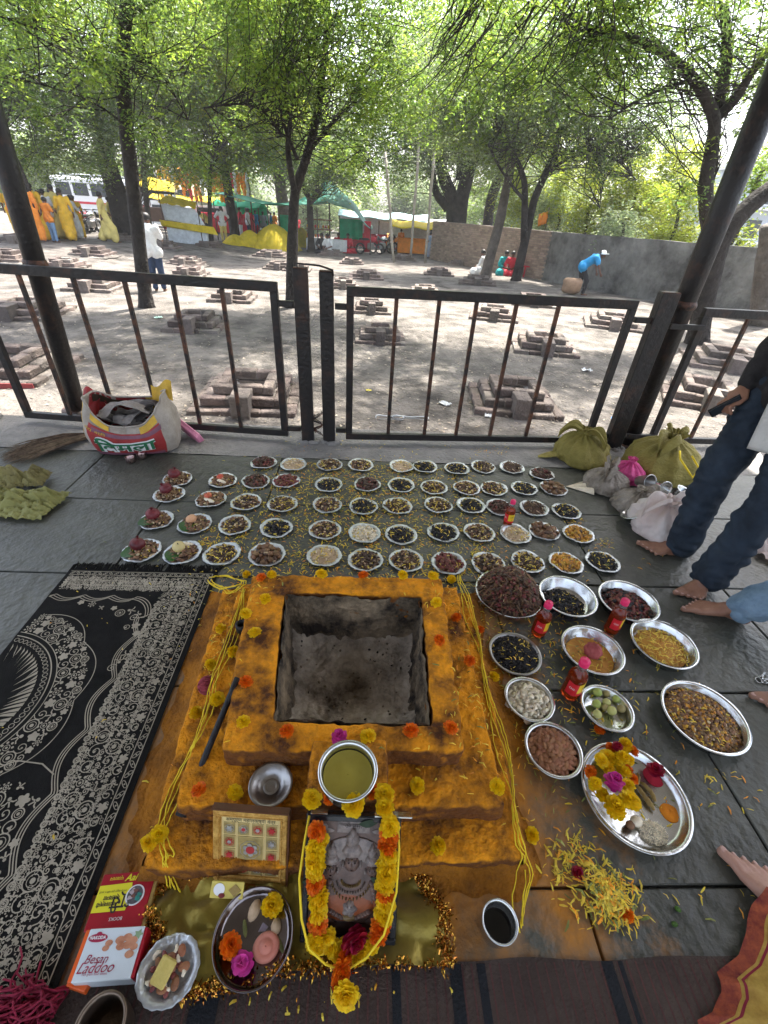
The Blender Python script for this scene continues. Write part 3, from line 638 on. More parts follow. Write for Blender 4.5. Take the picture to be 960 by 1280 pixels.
# ------------------------------------------------------------------ fallen leaves on the dirt
V = []; r = nrs
n = 7000; Y_ = 3.4+12*r.uniform(0, 1, n)**1.6; X_ = r.uniform(-1.05, 1.05, n)*(Y_+1.2)
Vs = np.zeros((n, 4, 3)); a = r.uniform(0, 6.28, n); s_ = r.uniform(.008, .028, n)
Zg = np.array([gz(x, y)+.012*noise.noise(Vector((x*3, y*3, 1))) for x, y in zip(X_, Y_)])+.006
for k, (u, v) in enumerate([(-1, 0), (0, .5), (1, 0), (0, -.5)]):
    Vs[:, k, 0] = X_+s_*(u*np.cos(a)-v*np.sin(a)); Vs[:, k, 1] = Y_+s_*(u*np.sin(a)+v*np.cos(a)); Vs[:, k, 2] = Zg+r.uniform(0, .012, n)
link('leaf_litter', leafmesh('leaf_litter', Vs.reshape(-1, 3), mat('dry_leaf', (.12, .09, .06), .9, 0, .3, 2, 0, col2=(.4, .35, .28), isl=.5)), label='dry leaves and chips strewn over the dirt yard', cat='leaf litter', kind='stuff')
wp = mat('white_litter', (.6, .62, .65), .5, 0, .15, 10, .3, 30, transl=.2)
def scrap(px, py, s, label, mt_=wp):
    p = G(px, py); k = rnd.random()*9
    MB().grid(lambda u, v: ((u-.5)*s+.1*s*noise.noise(Vector((u*3, v*3, k))), (v-.5)*s*.7, .012+.3*s*abs(noise.noise(Vector((u*4+k, v*4, k*2))))), 8, 8).build('litter_scrap', mt_, loc=p, rz=k, label=label, cat='litter', group='scraps of litter on the dirt')
scrap(556, 506, .14, 'small pale paper scrap on the dirt between the right gate bars'); scrap(612, 521, .12, 'crumpled white plastic scrap at the foot of the sooty fireplace'); scrap(733, 464, .16, 'white paper scrap on the dirt right of the blocky fireplace')
scrap(461, 489, .07, 'tiny yellow scrap on the dirt right of the middle posts', mat('yellow_litter', (.6, .5, .05), .5, 0, .1, 9, 0)); scrap(770, 527, .14, 'bright blue plastic scrap behind the leaning post foot', mat('blue_litter', (.05, .25, .6), .4, 0, .1, 9, 0)); scrap(198, 398, .15, 'pale green paper scrap behind the left gate', mat('green_litter', (.4, .6, .5), .5, 0, .1, 9, 0))
lp = MB()
for k in range(2):
    c = G(487+26*k, 524); lp.tube([c+Vector((math.cos(a)*.16*(1+.3*k), math.sin(a)*(.06-.02*k), .02+.01*math.sin(3*a))) for a in [i*2*PI/18 for i in range(19)]], .008, 5, flat=.4)
lp.build('paper_strip', wp, label='loop of white paper strip lying on the dirt behind the right gate', cat='litter')
# ------------------------------------------------------------------ people (far and middle distance)
def joints(pose):
    J = dict(an=[(-.1, 0, .08), (.1, 0, .08)], kn=[(-.1, .03, .48), (.1, .03, .48)], hp=[(-.09, 0, .9), (.09, 0, .9)], pel=(0, 0, .95), wa=(0, 0, 1.08), ch=(0, 0, 1.3), nk=(0, .01, 1.47), hd=(0, .03, 1.6),
             sh=[(-.18, 0, 1.4), (.18, 0, 1.4)], el=[(-.25, -.02, 1.13), (.25, -.02, 1.13)], ha=[(-.24, .1, .88), (.24, .1, .88)])
    if pose == 'walk': J.update(an=[(-.09, -.25, .12), (.09, .24, .08)], kn=[(-.1, -.03, .48), (.1, .2, .5)], ha=[(-.24, .22, .98), (.24, -.12, .9)], el=[(-.25, .05, 1.14), (.25, -.12, 1.14)])
    if pose == 'akimbo': J.update(el=[(-.4, -.05, 1.15), (.4, -.05, 1.15)], ha=[(-.2, .06, 1.0), (.2, .06, 1.0)])
    if pose == 'carry': J.update(el=[(-.25, .1, 1.15), (.25, .1, 1.15)], ha=[(-.12, .32, 1.22), (.12, .32, 1.22)], hd=(0, .07, 1.59))
    if pose == 'bend': J.update(pel=(0, -.08, .92), wa=(0, .03, 1.02), ch=(0, .22, 1.15), nk=(0, .36, 1.25), hd=(0, .47, 1.3), sh=[(-.18, .28, 1.2), (.18, .28, 1.2)], el=[(-.28, .38, .98), (.28, .38, .98)], ha=[(-.2, .45, .74), (.3, .5, .76)], an=[(-.1, -.2, .08), (.1, .15, .08)], kn=[(-.1, 0, .48), (.1, .16, .48)], hp=[(-.09, -.08, .88), (.09, -.08, .88)])
    if pose == 'sit': J.update(pel=(0, 0, .14), wa=(0, 0, .28), ch=(0, .04, .52), nk=(0, .07, .69), hd=(0, .12, .82), sh=[(-.18, .05, .62), (.18, .05, .62)], el=[(-.26, .12, .38), (.26, .12, .38)], ha=[(-.12, .32, .3), (.12, .32, .3)], hp=[(-.1, 0, .13), (.1, 0, .13)], kn=[(-.36, .3, .12), (.36, .3, .12)], an=[(.06, .36, .07), (-.06, .42, .07)])
    return J
PC = {}
def person_meshes(pose, kind):
    k = (pose, kind)
    if k in PC: return PC[k]
    J = joints(pose); V_ = Vector
    caps = []
    for s in (0, 1):
        sg = (-1, 1)[s]; hp, kn, an = J['hp'][s], J['kn'][s], J['an'][s]; caps += [(hp, .085, kn, .055), (kn, .055, an, .038), (an, .038, V_(an)+V_((0, .03, -.03)), .035), (V_(an)+V_((0, -.04, -.04)), .032, V_(an)+V_((sg*.01, .14, -.05)), .028)]
        sh, el, ha = J['sh'][s], J['el'][s], J['ha'][s]; caps += [(J['ch'], .1, sh, .055), (sh, .055, el, .04), (el, .04, ha, .026)]
        d_ = (V_(ha)-V_(el)).normalized(); h2 = V_(ha)+d_*.06; caps.append((ha, .026, h2, .034)); u = V_((0, 1, 0)) if abs(d_.y) < .7 else V_((0, 0, 1))
        for f in range(4): caps.append((h2+u*(.018*(f-1.5)), .011, h2+u*(.022*(f-1.5))+d_*(.075-.008*abs(f-1.2))+V_((-sg*.01, 0, 0)), .008))
        caps.append((V_(ha)+u*.02, .013, V_(ha)+d_*.07+u*.06, .009))
    caps += [(J['pel'], .125, J['wa'], .11), (J['wa'], .11, J['ch'], .13), (J['ch'], .12, J['nk'], .055), (J['nk'], .052, J['hd'], .07), (J['hd'], .088, V_(J['hd'])+V_((0, .012, -.05)), .068), (V_(J['hd'])+V_((0, .08, -.03)), .018, V_(J['hd'])+V_((0, .1, -.045)), .012)]
    body = merge_blob('body', caps, .016, skin_d, 3)
    g = []
    for s in (0, 1):
        sh, el, ha = [V_(J[q][s]) for q in ('sh', 'el', 'ha')]; e2 = sh.lerp(el, .85) if kind != 'robe' else el.lerp(ha, .5)
        g += [(J['ch'], .13, sh, .078), (sh, .078, sh.lerp(el, .8), .065)]+([(el, .055, e2, .05)] if kind == 'robe' else [])
    g += [(J['pel'], .155, J['wa'], .14), (J['wa'], .14, J['ch'], .152), (J['ch'], .14, V_(J['nk']).lerp(V_(J['ch']), .25), .085)]
    lo = []
    if kind == 'robe':
        for s in (0, 1):
            a = V_(J['an'][s]); h = V_(J['hp'][s]); a2 = h.lerp(a, .9); g += [(h, .14, V_(J['kn'][s]), .15), (V_(J['kn'][s]), .15, a2, .15)]
        if pose != 'sit': g += [((0, 0, .85), .17, (0, 0, .3), .19)]
    if kind == 'kurta':
        for s in (0, 1): g += [(J['hp'][s], .135, V_(J['hp'][s]).lerp(V_(J['kn'][s]), .12), .13)]
    for s in (0, 1):
        h, k_, a = [V_(J[q][s]) for q in ('hp', 'kn', 'an')]; lo += [(h, .11, k_, .08), (k_, .078, k_.lerp(a, .92), .065)]
    lo += [(J['pel'], .14, J['pel'], .14)]
    top = merge_blob('shirt', g, .022, white, 3); wrinkle(top, .05, 7, 1, .5); low = wrinkle(merge_blob('trousers', lo, .022, white, 3), .03, 9, 2, .6)
    hd = V_(J['hd']); hr = MB().ell(hd+V_((0, -.012, .025)), (.098, .105, .095), 14, 9, fn=lambda q: 1+.05*noise.noise(q*4)).mesh('hair', hairm)
    PC[k] = (body, top, low, hr); return PC[k]
def cloth(name, col, **k): return mat('cloth_'+name, col, .85, 0, .22, 5, .5, 35, **k)
CY = cloth('yellow', (.72, .42, .03)); CP = cloth('pale_yellow', (.62, .5, .16)); CO = cloth('orange', (.75, .24, .03)); CWt = cloth('white', (.7, .7, .7)); CB = cloth('blue', (.02, .24, .5)); CJ = cloth('denim', (.03, .05, .1)); CD = cloth('dark', (.02, .02, .024)); CPk = cloth('pink', (.6, .3, .3)); CR = cloth('red', (.55, .03, .05)); CT = cloth('teal', (.02, .3, .3)); CG = cloth('grey_blue', (.25, .3, .38)); CL = cloth('light_jeans', (.16, .27, .42))
def person(loc, rz, pose, kind, top, low, label, s=1, group=None, hat=None):
    body, tp, lw, hr = person_meshes(pose, kind)
    t = empty('person', loc, label, 'person', group, rz, scale=s)
    link('body', body, t); link('hair', hr, t)
    for nm, me, m_ in (('robe' if kind == 'robe' else 'shirt', tp, top), ('trousers', lw, low)):
        if nm == 'trousers' and kind == 'robe' : continue
        o = link(nm, me, t); o.material_slots[0].link = 'OBJECT'; o.material_slots[0].material = m_
    if hat:
        hd = Vector(joints(pose)['hd']); MB().lathe([(.001, .13), (.06, .12), (.1, .07), (.108, .02), (.112, .01)], 16, hd).ell(hd+Vector((0, .13, .025)), (.07, .075, .012), 12, 4).build('cap', hat, t)
    return t
FG = 'worshippers and stall keepers in the yard'
def at(px, py): return G(px, py)
PL = [ # px feet, rz(deg), pose, kind, top, low, scale, label, hat
 ((201, 364), 8, 'carry', 'kurta', CWt, CJ, 1.0, 'man in white shirt and blue jeans standing with his back turned beside the dark trunk'),
 ((138, 303), -60, 'walk', 'robe', CP, CP, 1.02, 'person in long pale yellow robe walking right, apart from the yellow group'),
 ((146, 298), -60, 'walk', 'robe', CP, CP, .95, 'person in dull yellow robe half hidden by the thick leaning trunk'),
 ((40, 300), 160, 'stand', 'robe', CY, CY, 1.08, 'leftmost person in a bright yellow robe in the group at the far left'),
 ((50, 303), 20, 'stand', 'robe', CO, CO, 1.08, 'person in an orange robe in the group at the far left'),
 ((58, 300), 170, 'stand', 'robe', CY, CWt, 1.1, 'person in golden robe behind the thin leaning trunk'),
 ((70, 303), -20, 'carry', 'kurta', CO, CL, .86, 'shorter person in orange top and light blue trousers in the yellow group'),
 ((82, 299), 30, 'stand', 'robe', CP, CP, 1.1, 'person in pale yellow robe at the right of the yellow group'),
 ((90, 300), -60, 'stand', 'robe', CP, CP, .98, 'rightmost person of the yellow group, carrying a dark bag strap'),
 ((281, 302), 200, 'akimbo', 'kurta', CWt, CP, 1.0, 'man with hands on hips standing left of the straight tree'),
 ((262, 298), 140, 'bend', 'kurta', CP, CD, .95, 'bending person beside the striped stall'),
 ((303, 298), 90, 'stand', 'kurta', CR, CWt, 1.0, 'person in red at the cloth stall right of the straight tree'),
 ((312, 298), -90, 'stand', 'kurta', CWt, CJ, 1.0, 'person in white and jeans at the cloth stall'),
 ((322, 297), 60, 'stand', 'kurta', CB, CJ, .96, 'person in blue under the left end of the green awning'),
 ((331, 298), 20, 'stand', 'kurta', CG, CJ, .96, 'person in grey behind the yellow heap'),
 ((373, 297), 180, 'stand', 'kurta', CR, CD, .9, 'person in red between the wrapped trunk and twisted tree'),
 ((403, 317), 180, 'sit', 'kurta', CD, CD, 1.1, 'seated person in black under the green awning, leftmost'),
 ((411, 318), 150, 'sit', 'kurta', CWt, CD, 1.1, 'seated person in white under the green awning'),
 ((423, 314), 190, 'sit', 'kurta', CR, CR, 1.1, 'seated person in dark red under the green awning'),
 ((434, 316), 200, 'sit', 'robe', CR, CR, 1.1, 'seated person in red at the right end of the green awning'),
 ((545, 320), 100, 'bend', 'kurta', CPk, CD, 1.06, 'person in pink shirt and dark trousers leaning beside the bamboo poles'),
 ((500, 316), 0, 'stand', 'kurta', CO, CWt, .8, 'small person in orange by the motorcycles'),
 ((536, 322), 30, 'stand', 'kurta', CG, CG, .8, 'child in grey between the two right bamboo poles'),
 ((560, 324), 120, 'sit', 'kurta', CG, CJ, 1.1, 'person in blue-grey crouching near the brick wall end'),
 ((566, 318), 120, 'stand', 'kurta', CB, CJ, .7, 'child in blue near the brick wall end'),
 ((722, 368), -105, 'bend', 'kurta', CB, CD, .98, 'man in bright blue shirt and white cap stooping by the grey wall'),
 ((603, 343), 60, 'sit', 'robe', CWt, CO, 1.05, 'person in white and orange sitting left of the pale straight trunk'),
 ((627, 343), 200, 'sit', 'robe', CT, CB, 1.05, 'person in teal sitting between the pair of trees'),
 ((637, 344), 160, 'sit', 'robe', CR, CD, 1.05, 'person in red and black sitting between the pair of trees'),
]
for k in range(16):
    PL.append(((26+5.2*k+rnd.uniform(-3, 3), rnd.uniform(294, 302)), rnd.uniform(0, 360), ['stand', 'walk', 'carry'][k % 3], 'robe' if k % 3 else 'kurta', [CY, CO, CP, CY, CWt][k % 5], [CY, CWt, CP][k % 3], rnd.uniform(.88, 1.04), 'one of the crowd in yellow and orange robes standing at the far left'))
for k in range(8):
    PL.append(((rnd.uniform(296, 345), rnd.uniform(296, 300)), rnd.uniform(0, 360), ['stand', 'walk', 'sit'][k % 3], 'kurta', [CWt, CR, CB, CO, CG][k % 5], [CJ, CD, CWt][k % 3], rnd.uniform(.88, 1.04), 'one of the shoppers standing among the far cloth stalls'))
for q in PL:
    (px, rz, pose, kind, a, b, s, lab) = q; p = at(*px)
    person((p.x, p.y, p.z-.01), math.radians(rz), pose, kind, a, b, lab, s, FG, white if 'white cap' in lab else None)
# ------------------------------------------------------------------ things far off
def obox(t, name, m_, c, d, rz=0, ch=0): return MB().box(c, d, rz, ch=ch).build(name, m_, t)
# bus
p = AT(170, 262, 41); bz = gz(p.x, 41)
t = empty('bus', (p.x, 41, bz), 'long white bus parked behind the people in yellow', 'bus', rz=-.03)
body = MB(); body.box((0, 0, 1.65), (10.5, 2.3, 2.3), ch=.15); body.build('body', white, t)
obox(t, 'roof_rack', mat('grey_paint', (.5, .52, .55), .5), (0, 0, 2.9), (9, 1.9, .12), ch=.04)
for i in range(8): obox(t, 'window', glassd, (-4.4+1.25*i, -1.16, 2.05), (1.05, .04, .75), ch=.015)
obox(t, 'stripe', CR, (0, -1.165, 1.25), (10.2, .03, .14))
for x in (-3.6, 3.4): MB().lathe([(.01, -.12), (.2, -.13), (.45, -.12), (.47, 0), (.45, .12)], 20, (x, -1.1, .47), R=Matrix.Rotation(PI/2, 3, 'X')).build('wheel', mat('tyre', (.02, .02, .02), .8), t)
for (px, py, Y, col, lab) in [(268, 275, 37, 'white', 'white car parked behind the straight tree'), (215, 272, 36, 'white', 'white van behind the striped stall')]:
    p = AT(px, py, Y); t = empty('parked_car', (p.x, Y, gz(p.x, Y)), lab, 'car')
    prof = [(-2, .3), (-2.05, .8), (-1.3, .95), (-.8, 1.5), (.9, 1.55), (1.5, .95), (2.05, .85), (2.1, .35)]
    m = MB(); n = len(prof); m.add([(x, -.8, z) for x, z in prof]+[(x, .8, z) for x, z in prof], [tuple(range(n)), tuple(range(n, 2*n))[::-1]]+[(i, n+i, n+(i+1) % n, (i+1) % n) for i in range(n)]); m.build('body', white, t)
    for x in (-.45, .5): obox(t, 'window', glassd, (x, -.81, 1.22), (.8, .03, .4), ch=.01)
    for x in (-1.25, 1.3): MB().lathe([(.01, -.1), (.3, -.1), (.33, 0), (.3, .1)], 16, (x, -.75, .33), R=Matrix.Rotation(PI/2, 3, 'X')).build('wheel', MATS['tyre'], t)
# motorcycles
def bike(loc, rz, lab, colm):
    t = empty('motorcycle', loc, lab, 'motorcycle', 'parked motorcycles', rz)
    for x in (-.62, .65):
        w = MB().lathe([(.22, -.04), (.29, -.05), (.3, 0), (.29, .05), (.22, .04)], 18, (x, 0, .3), R=Matrix.Rotation(PI/2, 3, 'X')).build('wheel', MATS['tyre'], t)
        h = MB(); [h.tube([(x, 0, .3), (x+.23*math.cos(a), 0, .3+.23*math.sin(a))], .012, 4) for a in [k*PI/3 for k in range(6)]]; h.build('spokes', steel, t)['kind'] = 'stuff'
    MB().ell((.15, 0, .78), (.28, .14, .14), 12, 8).build('tank', colm, t); MB().ell((-.35, 0, .78), (.38, .13, .07), 12, 6).build('seat', CD, t)
    MB().box((.05, 0, .42), (.4, .25, .35), ch=.06).build('engine', darksteel, t)
    MB().tube([(.65, 0, .3), (.45, 0, .95), (.4, 0, 1.05)], .03, 6).build('fork', steel, t); MB().tube([(.3, -.35, 1.02), (.42, 0, 1.0), (.3, .35, 1.02)], .016, 6).build('handlebar', CD, t)
    MB().ell((.55, 0, .88), (.07, .09, .09), 10, 6).build('headlamp', glassd, t); MB().tube([(-.2, .16, .3), (-.85, .18, .4)], .04, 8).build('exhaust', steel, t)
for i, (px, py, rz, lab) in enumerate([(98, 292, 1.2, 'dark motorcycle nearest to the yellow group'), (107, 291, 1.4, 'dark motorcycle in the middle of the left row'), (117, 292, 1.5, 'dark motorcycle at the right of the left row'), (124, 290, 1.3, 'dark motorcycle right behind the walking figure'),
     (462, 318, .4, 'silver and black motorcycle left of the bamboo poles'), (477, 317, .5, 'dark motorcycle beside the leftmost bamboo pole'), (486, 316, .9, 'dark motorcycle behind the leftmost bamboo pole')]):
    p = at(px, py); bike(p, rz, lab, [CD, CR, steel][i % 3])
# striped stall: white box on legs with yellow cloth trims
YCl = cloth('yellow_plastic', (.62, .46, .02)); WCl = cloth('white_panel', (.62, .66, .7))
def sheet(t, name, m_, a, b, c, d, nu=16, nv=8, w=.05, k=3, th=.0):
    """draped sheet through four corners a-b (top), d-c (bottom)"""
    a, b, c, d = map(Vector, (a, b, c, d)); n = (b-a).cross(d-a).normalized()
    def fn(u, v):
        p = a.lerp(b, u).lerp(d.lerp(c, u), v); return p+n*w*(math.sin(u*k*7)*.6+noise.noise(Vector((u*k, v*k, a.x))))*(.4+v)
    o = MB().grid(fn, nu, nv).build(name, m_, t); so_ = o.modifiers.new('s', 'SOLIDIFY'); so_.thickness = .012; return o
p = at(236, 305); t = empty('market_stall', (p.x, p.y, p.z), 'white fronted stall with yellow cloth trims left of the straight tree', 'stall', scale=.82)
S = 2.3
obox(t, 'counter', WCl, (0, .5, .4), (S, 1.0, .8), ch=.02)
sheet(t, 'yellow_cloth', YCl, (-S/2-.3, -.06, 1.15), (S/2+.5, -.06, .95), (S/2+.7, -.1, .55), (-S/2-.2, -.1, .85))
sheet(t, 'back_cloth', WCl, (-S/2-.1, .1, 1.95), (S/2-.5, .1, 1.8), (S/2, .0, 1.0), (-S/2, .0, 1.15), w=.03)
sheet(t, 'yellow_roof_cloth', YCl, (-S/2, .9, 2.35), (S/2-.6, .9, 2.1), (S/2-.4, -.05, 1.8), (-S/2-.2, -.05, 2.0))
for x in (-S/2-.1, S/2-.3):
    for y in (0, .9): MB().tube([(x, y, 0), (x, y, 2.2)], .03, 6).build('leg', barm, t)
p = at(202, 290); t = empty('market_stall', (p.x, p.y, p.z), 'dark roofed cart with yellow cover behind the man in white', 'stall')
obox(t, 'cart_body', cloth('cart_brown', (.12, .07, .05)), (0, 0, .9), (2.4, 1.2, .7), ch=.03); obox(t, 'cart_roof', CD, (0, 0, 2.0), (2.8, 1.5, .12), .05)
sheet(t, 'yellow_cover', YCl, (-1.4, .2, 2.9), (1.2, .2, 2.5), (1.4, -.5, 2.06), (-1.4, -.5, 2.06))
for x in (-1.2, 1.2):
    MB().tube([(x, -.5, 0), (x, -.5, 2)], .04, 6).build('leg', barm, t)
# row of garlands and flags
p = AT(258, 262, 36); t = empty('garland_stall', (p.x, 36, gz(p.x, 36)), 'stall hung with orange and red garlands and flags', 'stall')
for x in (-3, 3): MB().tube([(x, 0, 0), (x, 0, 3.6)], .05, 6).build('post', barm, t)
MB().tube([(-3.1, 0, 3.5), (0, 0, 3.4), (3.1, 0, 3.5)], .03, 6).build('cross_bar', barm, t)
for k in range(30):
    x = -2.9+.2*k; m = MB(); zz = 3.4
    for j in range(rnd.randint(3, 6)):
        m.ell((x+rnd.uniform(-.04, .04), rnd.uniform(-.1, .1), zz-.14-j*.27), (.12, .12, .2), 7, 5, jit=.2)
    m.build('hanging_garland', [CO, CR, CY, CO, CWt][rnd.randrange(5)], t)
obox(t, 'counter', CR, (0, .2, .6), (6, .9, 1.1), ch=.04)
# green awning
grn = mat('green_net', (.015, .16, .12), .6, 0, .25, 2, .6, 14, col2=(.03, .3, .22), transl=.35); grc = cloth('green_curtain', (.02, .42, .22), transl=.35)
p = AT(405, 285, 32.5); t = empty('green_awning', (p.x, 32.5, gz(p.x, 32.5)), 'peaked dark green net awning over the stalls in the middle distance', 'awning')
def aw(u, v):
    x = -6.2+9.2*u; y = -2.2+5.5*v; pk = math.hypot(x-.3, (y-.6)*.9); z = 2.25+1.5*math.exp(-pk*.85)+.25*math.cos(u*9)*.3+.35*sstep(-2, -6, x)
    return (x, y, z-.12*abs(math.sin(math.atan2(y-.6, x-.3)*4))*min(1, pk*.5)+.05*noise.noise(Vector((x*2, y*2, 0)))-.9*sstep(1.6, 3.0, x))
o = MB().grid(aw, 44, 20).build('net', grn, t); so_ = o.modifiers.new('s', 'SOLIDIFY'); so_.thickness = .01
MB().tube([(.3, .6, 0), (.3, .6, 3.75)], .05, 6).build('centre_pole', barkl, t)
for x, y in ((-6, -2), (-3, -2), (-.2, -2), (2.9, -2), (-6, 3), (2.9, 3)): MB().tube([(x, y, -.1), (x, y, 2.2-.7*(x > 2))], .035, 6).build('leg', barkl, t)
for (x0, x1) in ((-2.6, -1.6), (1.0, 2.4)): sheet(t, 'green_curtain', grc, (x0, -.5, 1.75), (x1, -.5, 1.75), (x1, -.4, .7), (x0, -.4, .7))
sheet(t, 'red_curtain', CR, (2.5, -1, 1.7), (2.9, -1, 1.7), (2.9, -1, .1), (2.5, -1, .1), 6, 6)
for k in range(3): obox(t, 'shelf', cloth('wood', (.25, .12, .06)), (-.3, 0, .6+.5*k), (1.6, .5, .06))
for k in range(18): MB().ell((-1+.16*(k % 9), -.05, .75+.5*(k//9)), (.07, .07, .1), 6, 4).build('jar', [CR, CY, CWt, CO][k % 4], t)
obox(t, 'table', CWt, (.3, -1.5, .4), (2.4, .8, .6), ch=.02)
def heap(px, py, w, h, lab):
    p = at(px, py); o = MB().lathe([(w, 0), (w*.93, h*.2), (w*.6, h*.6), (w*.35, h*.85), (w*.12, h), (.001, h*1.02)], 36, fn=lambda a, r, z: r*(1+.07*math.sin(a*11+z*4)+.05*math.sin(a*23)+.2*noise.noise(Vector((a*2, z*3, w)))))
    o.build('cloth_cover', YCl, loc=(p.x, p.y+.3, p.z-.02), label=lab, cat='cloth', group='yellow plastic covers')
heap(343, 312, 1.5, 1.25, 'large bright yellow plastic cover draped round the thick pale trunk'); heap(377, 309, .75, 1.1, 'smaller yellow plastic cover right of the wrapped trunk'); heap(312, 308, .9, .8, 'low yellow cover right of the straight tree'); heap(293, 306, .8, .5, 'flat yellow cover at the foot of the straight tree')
# pale tarps at the right of the awning
for i, (px, py, Y, w, m_, lab) in enumerate([(480, 272, 38, 3.2, cloth('pale_blue', (.4, .6, .68)), 'pale blue awning right of the green one'), (515, 278, 40, 2.6, CWt, 'white awning behind the bamboo poles'), (530, 284, 34, 2.2, YCl, 'yellow awning near the brick end of the wall'), (505, 300, 36, 1.2, CO, 'orange tented stall behind the motorcycles'), (240, 250, 40, 2.6, YCl, 'yellow roofed stall behind the dark roofed cart'), (300, 258, 38, 1.6, grc, 'small green roofed stall beside the straight tree')]):
    p = AT(px, py, Y); z0 = gz(p.x, Y); h = p.z-z0; t = empty('awning_stall', (p.x, Y, z0), lab, 'stall')
    o = MB().grid(lambda u, v: ((u-.5)*2*w, (v-.5)*3, h+.35-.35*abs(2*v-1)-.1*math.sin(u*PI*3)**2), 18, 8).build('awning', m_, t); o.modifiers.new('s', 'SOLIDIFY').thickness = .012
    for x in (-w, w):
        for y in (-1.4, 1.4): MB().tube([(x*.97, y, 0), (x*.97, y, h)], .04, 6).build('leg', barkl, t)
    sheet(t, 'side_cloth', [WCl, WCl, CWt, CO, WCl, grc][i], (-w, 1.3, h), (w, 1.3, h), (w, 1.3, .2), (-w, 1.3, .2), w=.08)
    if i != 3: obox(t, 'counter', [CR, CG, CO, CR, WCl, CR][i], (0, 0, .45), (w*1.5, .8, .85), ch=.03)
# sack carried by the man in blue, orange bundle on the wall, red chair
p = at(712, 368); MB().ell((0, 0, .28), (.36, .22, .28), 20, 14, fn=lambda q: .82/max(abs(q.x), abs(q.z), .72)*(1+.1*noise.noise(q*3))).build('jute_sack', cloth('jute', (.3, .19, .12)), loc=p, label='brown jute sack held by the stooping man in blue', cat='sack')
p = AT(682, 283, 25.5); t = empty('flag', (p.x, p.y, -1.0), 'orange cloth flag on a short pole behind the wall', 'flag')
MB().tube([(0, 0, 0), (0, 0, 2.9)], .03, 6).build('pole', barkl, t); sheet(t, 'cloth', CO, (0, 0, 2.75), (-.45, 0, 2.6), (-.4, 0, 2.1), (0, 0, 2.25), 10, 8, .06)
p = at(655, 346); t = empty('plastic_chair', p, 'red plastic chair beside the forked grey tree', 'chair', rz=.4)
obox(t, 'seat', CR, (0, 0, .42), (.44, .44, .04), ch=.01); obox(t, 'backrest', CR, (0, .21, .72), (.42, .03, .42), ch=.01)
for x in (-.19, .19):
    for y in (-.19, .19): obox(t, 'leg', CR, (x, y, .2), (.04, .04, .42), ch=.005)
# distant building
p = AT(940, 262, 45); t = empty('distant_building', (p.x, 45, -1.5), 'pale multi-storey building far beyond the wall at the right edge', 'building', rz=.25)
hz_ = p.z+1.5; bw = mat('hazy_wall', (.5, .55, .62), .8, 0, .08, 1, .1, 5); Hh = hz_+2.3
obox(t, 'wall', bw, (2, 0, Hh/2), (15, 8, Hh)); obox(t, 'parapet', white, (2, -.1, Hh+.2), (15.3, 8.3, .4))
for k in range(3):
    zz = Hh-1.5-2.2*k
    obox(t, 'balcony_slab', white, (2, -4.2, zz-.9), (15, .9, .18))
    for i in range(6): f = obox(t, 'window', glassd, (-4+2.4*i, -4.03, zz), (1.3, .1, 1.2)); obox(f, 'sill', white, (-4+2.4*i, -4.1, zz-.65), (1.5, .14, .08))
# ------------------------------------------------------------------ fire pit (havan kund)
turm = mat('turmeric_plaster', (.075, .022, .003), .95, 0, .3, 9, 1, 60, col2=(.80, .30, .004), det=15, thr=(.37, .575))
def powder_and_shade(m, col=(.075, .022, .004), col2=(.22, .075, .008)):  # powder colour on upward faces; side faces darker brown, their shade painted in
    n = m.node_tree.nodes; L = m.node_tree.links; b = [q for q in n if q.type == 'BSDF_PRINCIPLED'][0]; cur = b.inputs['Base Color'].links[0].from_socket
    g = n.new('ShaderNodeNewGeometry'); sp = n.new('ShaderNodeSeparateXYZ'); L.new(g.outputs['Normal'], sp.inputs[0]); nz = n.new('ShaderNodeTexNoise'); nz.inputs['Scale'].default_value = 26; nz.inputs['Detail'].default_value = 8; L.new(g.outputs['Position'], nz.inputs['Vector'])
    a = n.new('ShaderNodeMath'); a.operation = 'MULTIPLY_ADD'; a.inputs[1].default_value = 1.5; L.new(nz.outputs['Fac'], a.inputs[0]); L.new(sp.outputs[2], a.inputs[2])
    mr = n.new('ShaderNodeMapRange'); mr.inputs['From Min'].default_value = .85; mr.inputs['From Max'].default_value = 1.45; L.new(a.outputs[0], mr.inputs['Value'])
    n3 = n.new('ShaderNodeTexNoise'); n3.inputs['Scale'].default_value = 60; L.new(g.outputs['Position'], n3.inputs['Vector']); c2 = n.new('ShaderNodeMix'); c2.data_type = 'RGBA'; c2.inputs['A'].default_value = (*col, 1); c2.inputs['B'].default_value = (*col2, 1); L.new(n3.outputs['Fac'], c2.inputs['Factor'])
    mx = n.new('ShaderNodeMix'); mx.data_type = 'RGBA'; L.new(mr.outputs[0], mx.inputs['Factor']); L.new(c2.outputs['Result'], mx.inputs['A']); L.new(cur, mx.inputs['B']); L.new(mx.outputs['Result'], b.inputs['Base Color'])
powder_and_shade(turm)
soot = mat('soot', (.022, .015, .010), .95, 0, .3, 9, 1, 50, col2=(.34, .25, .155), det=10, thr=(.42, .68))
ash = mat('pit_ash', (.075, .055, .038), 1, 0, .3, 6, .8, 70, col2=(.60, .51, .40), det=10, thr=(.38, .68))
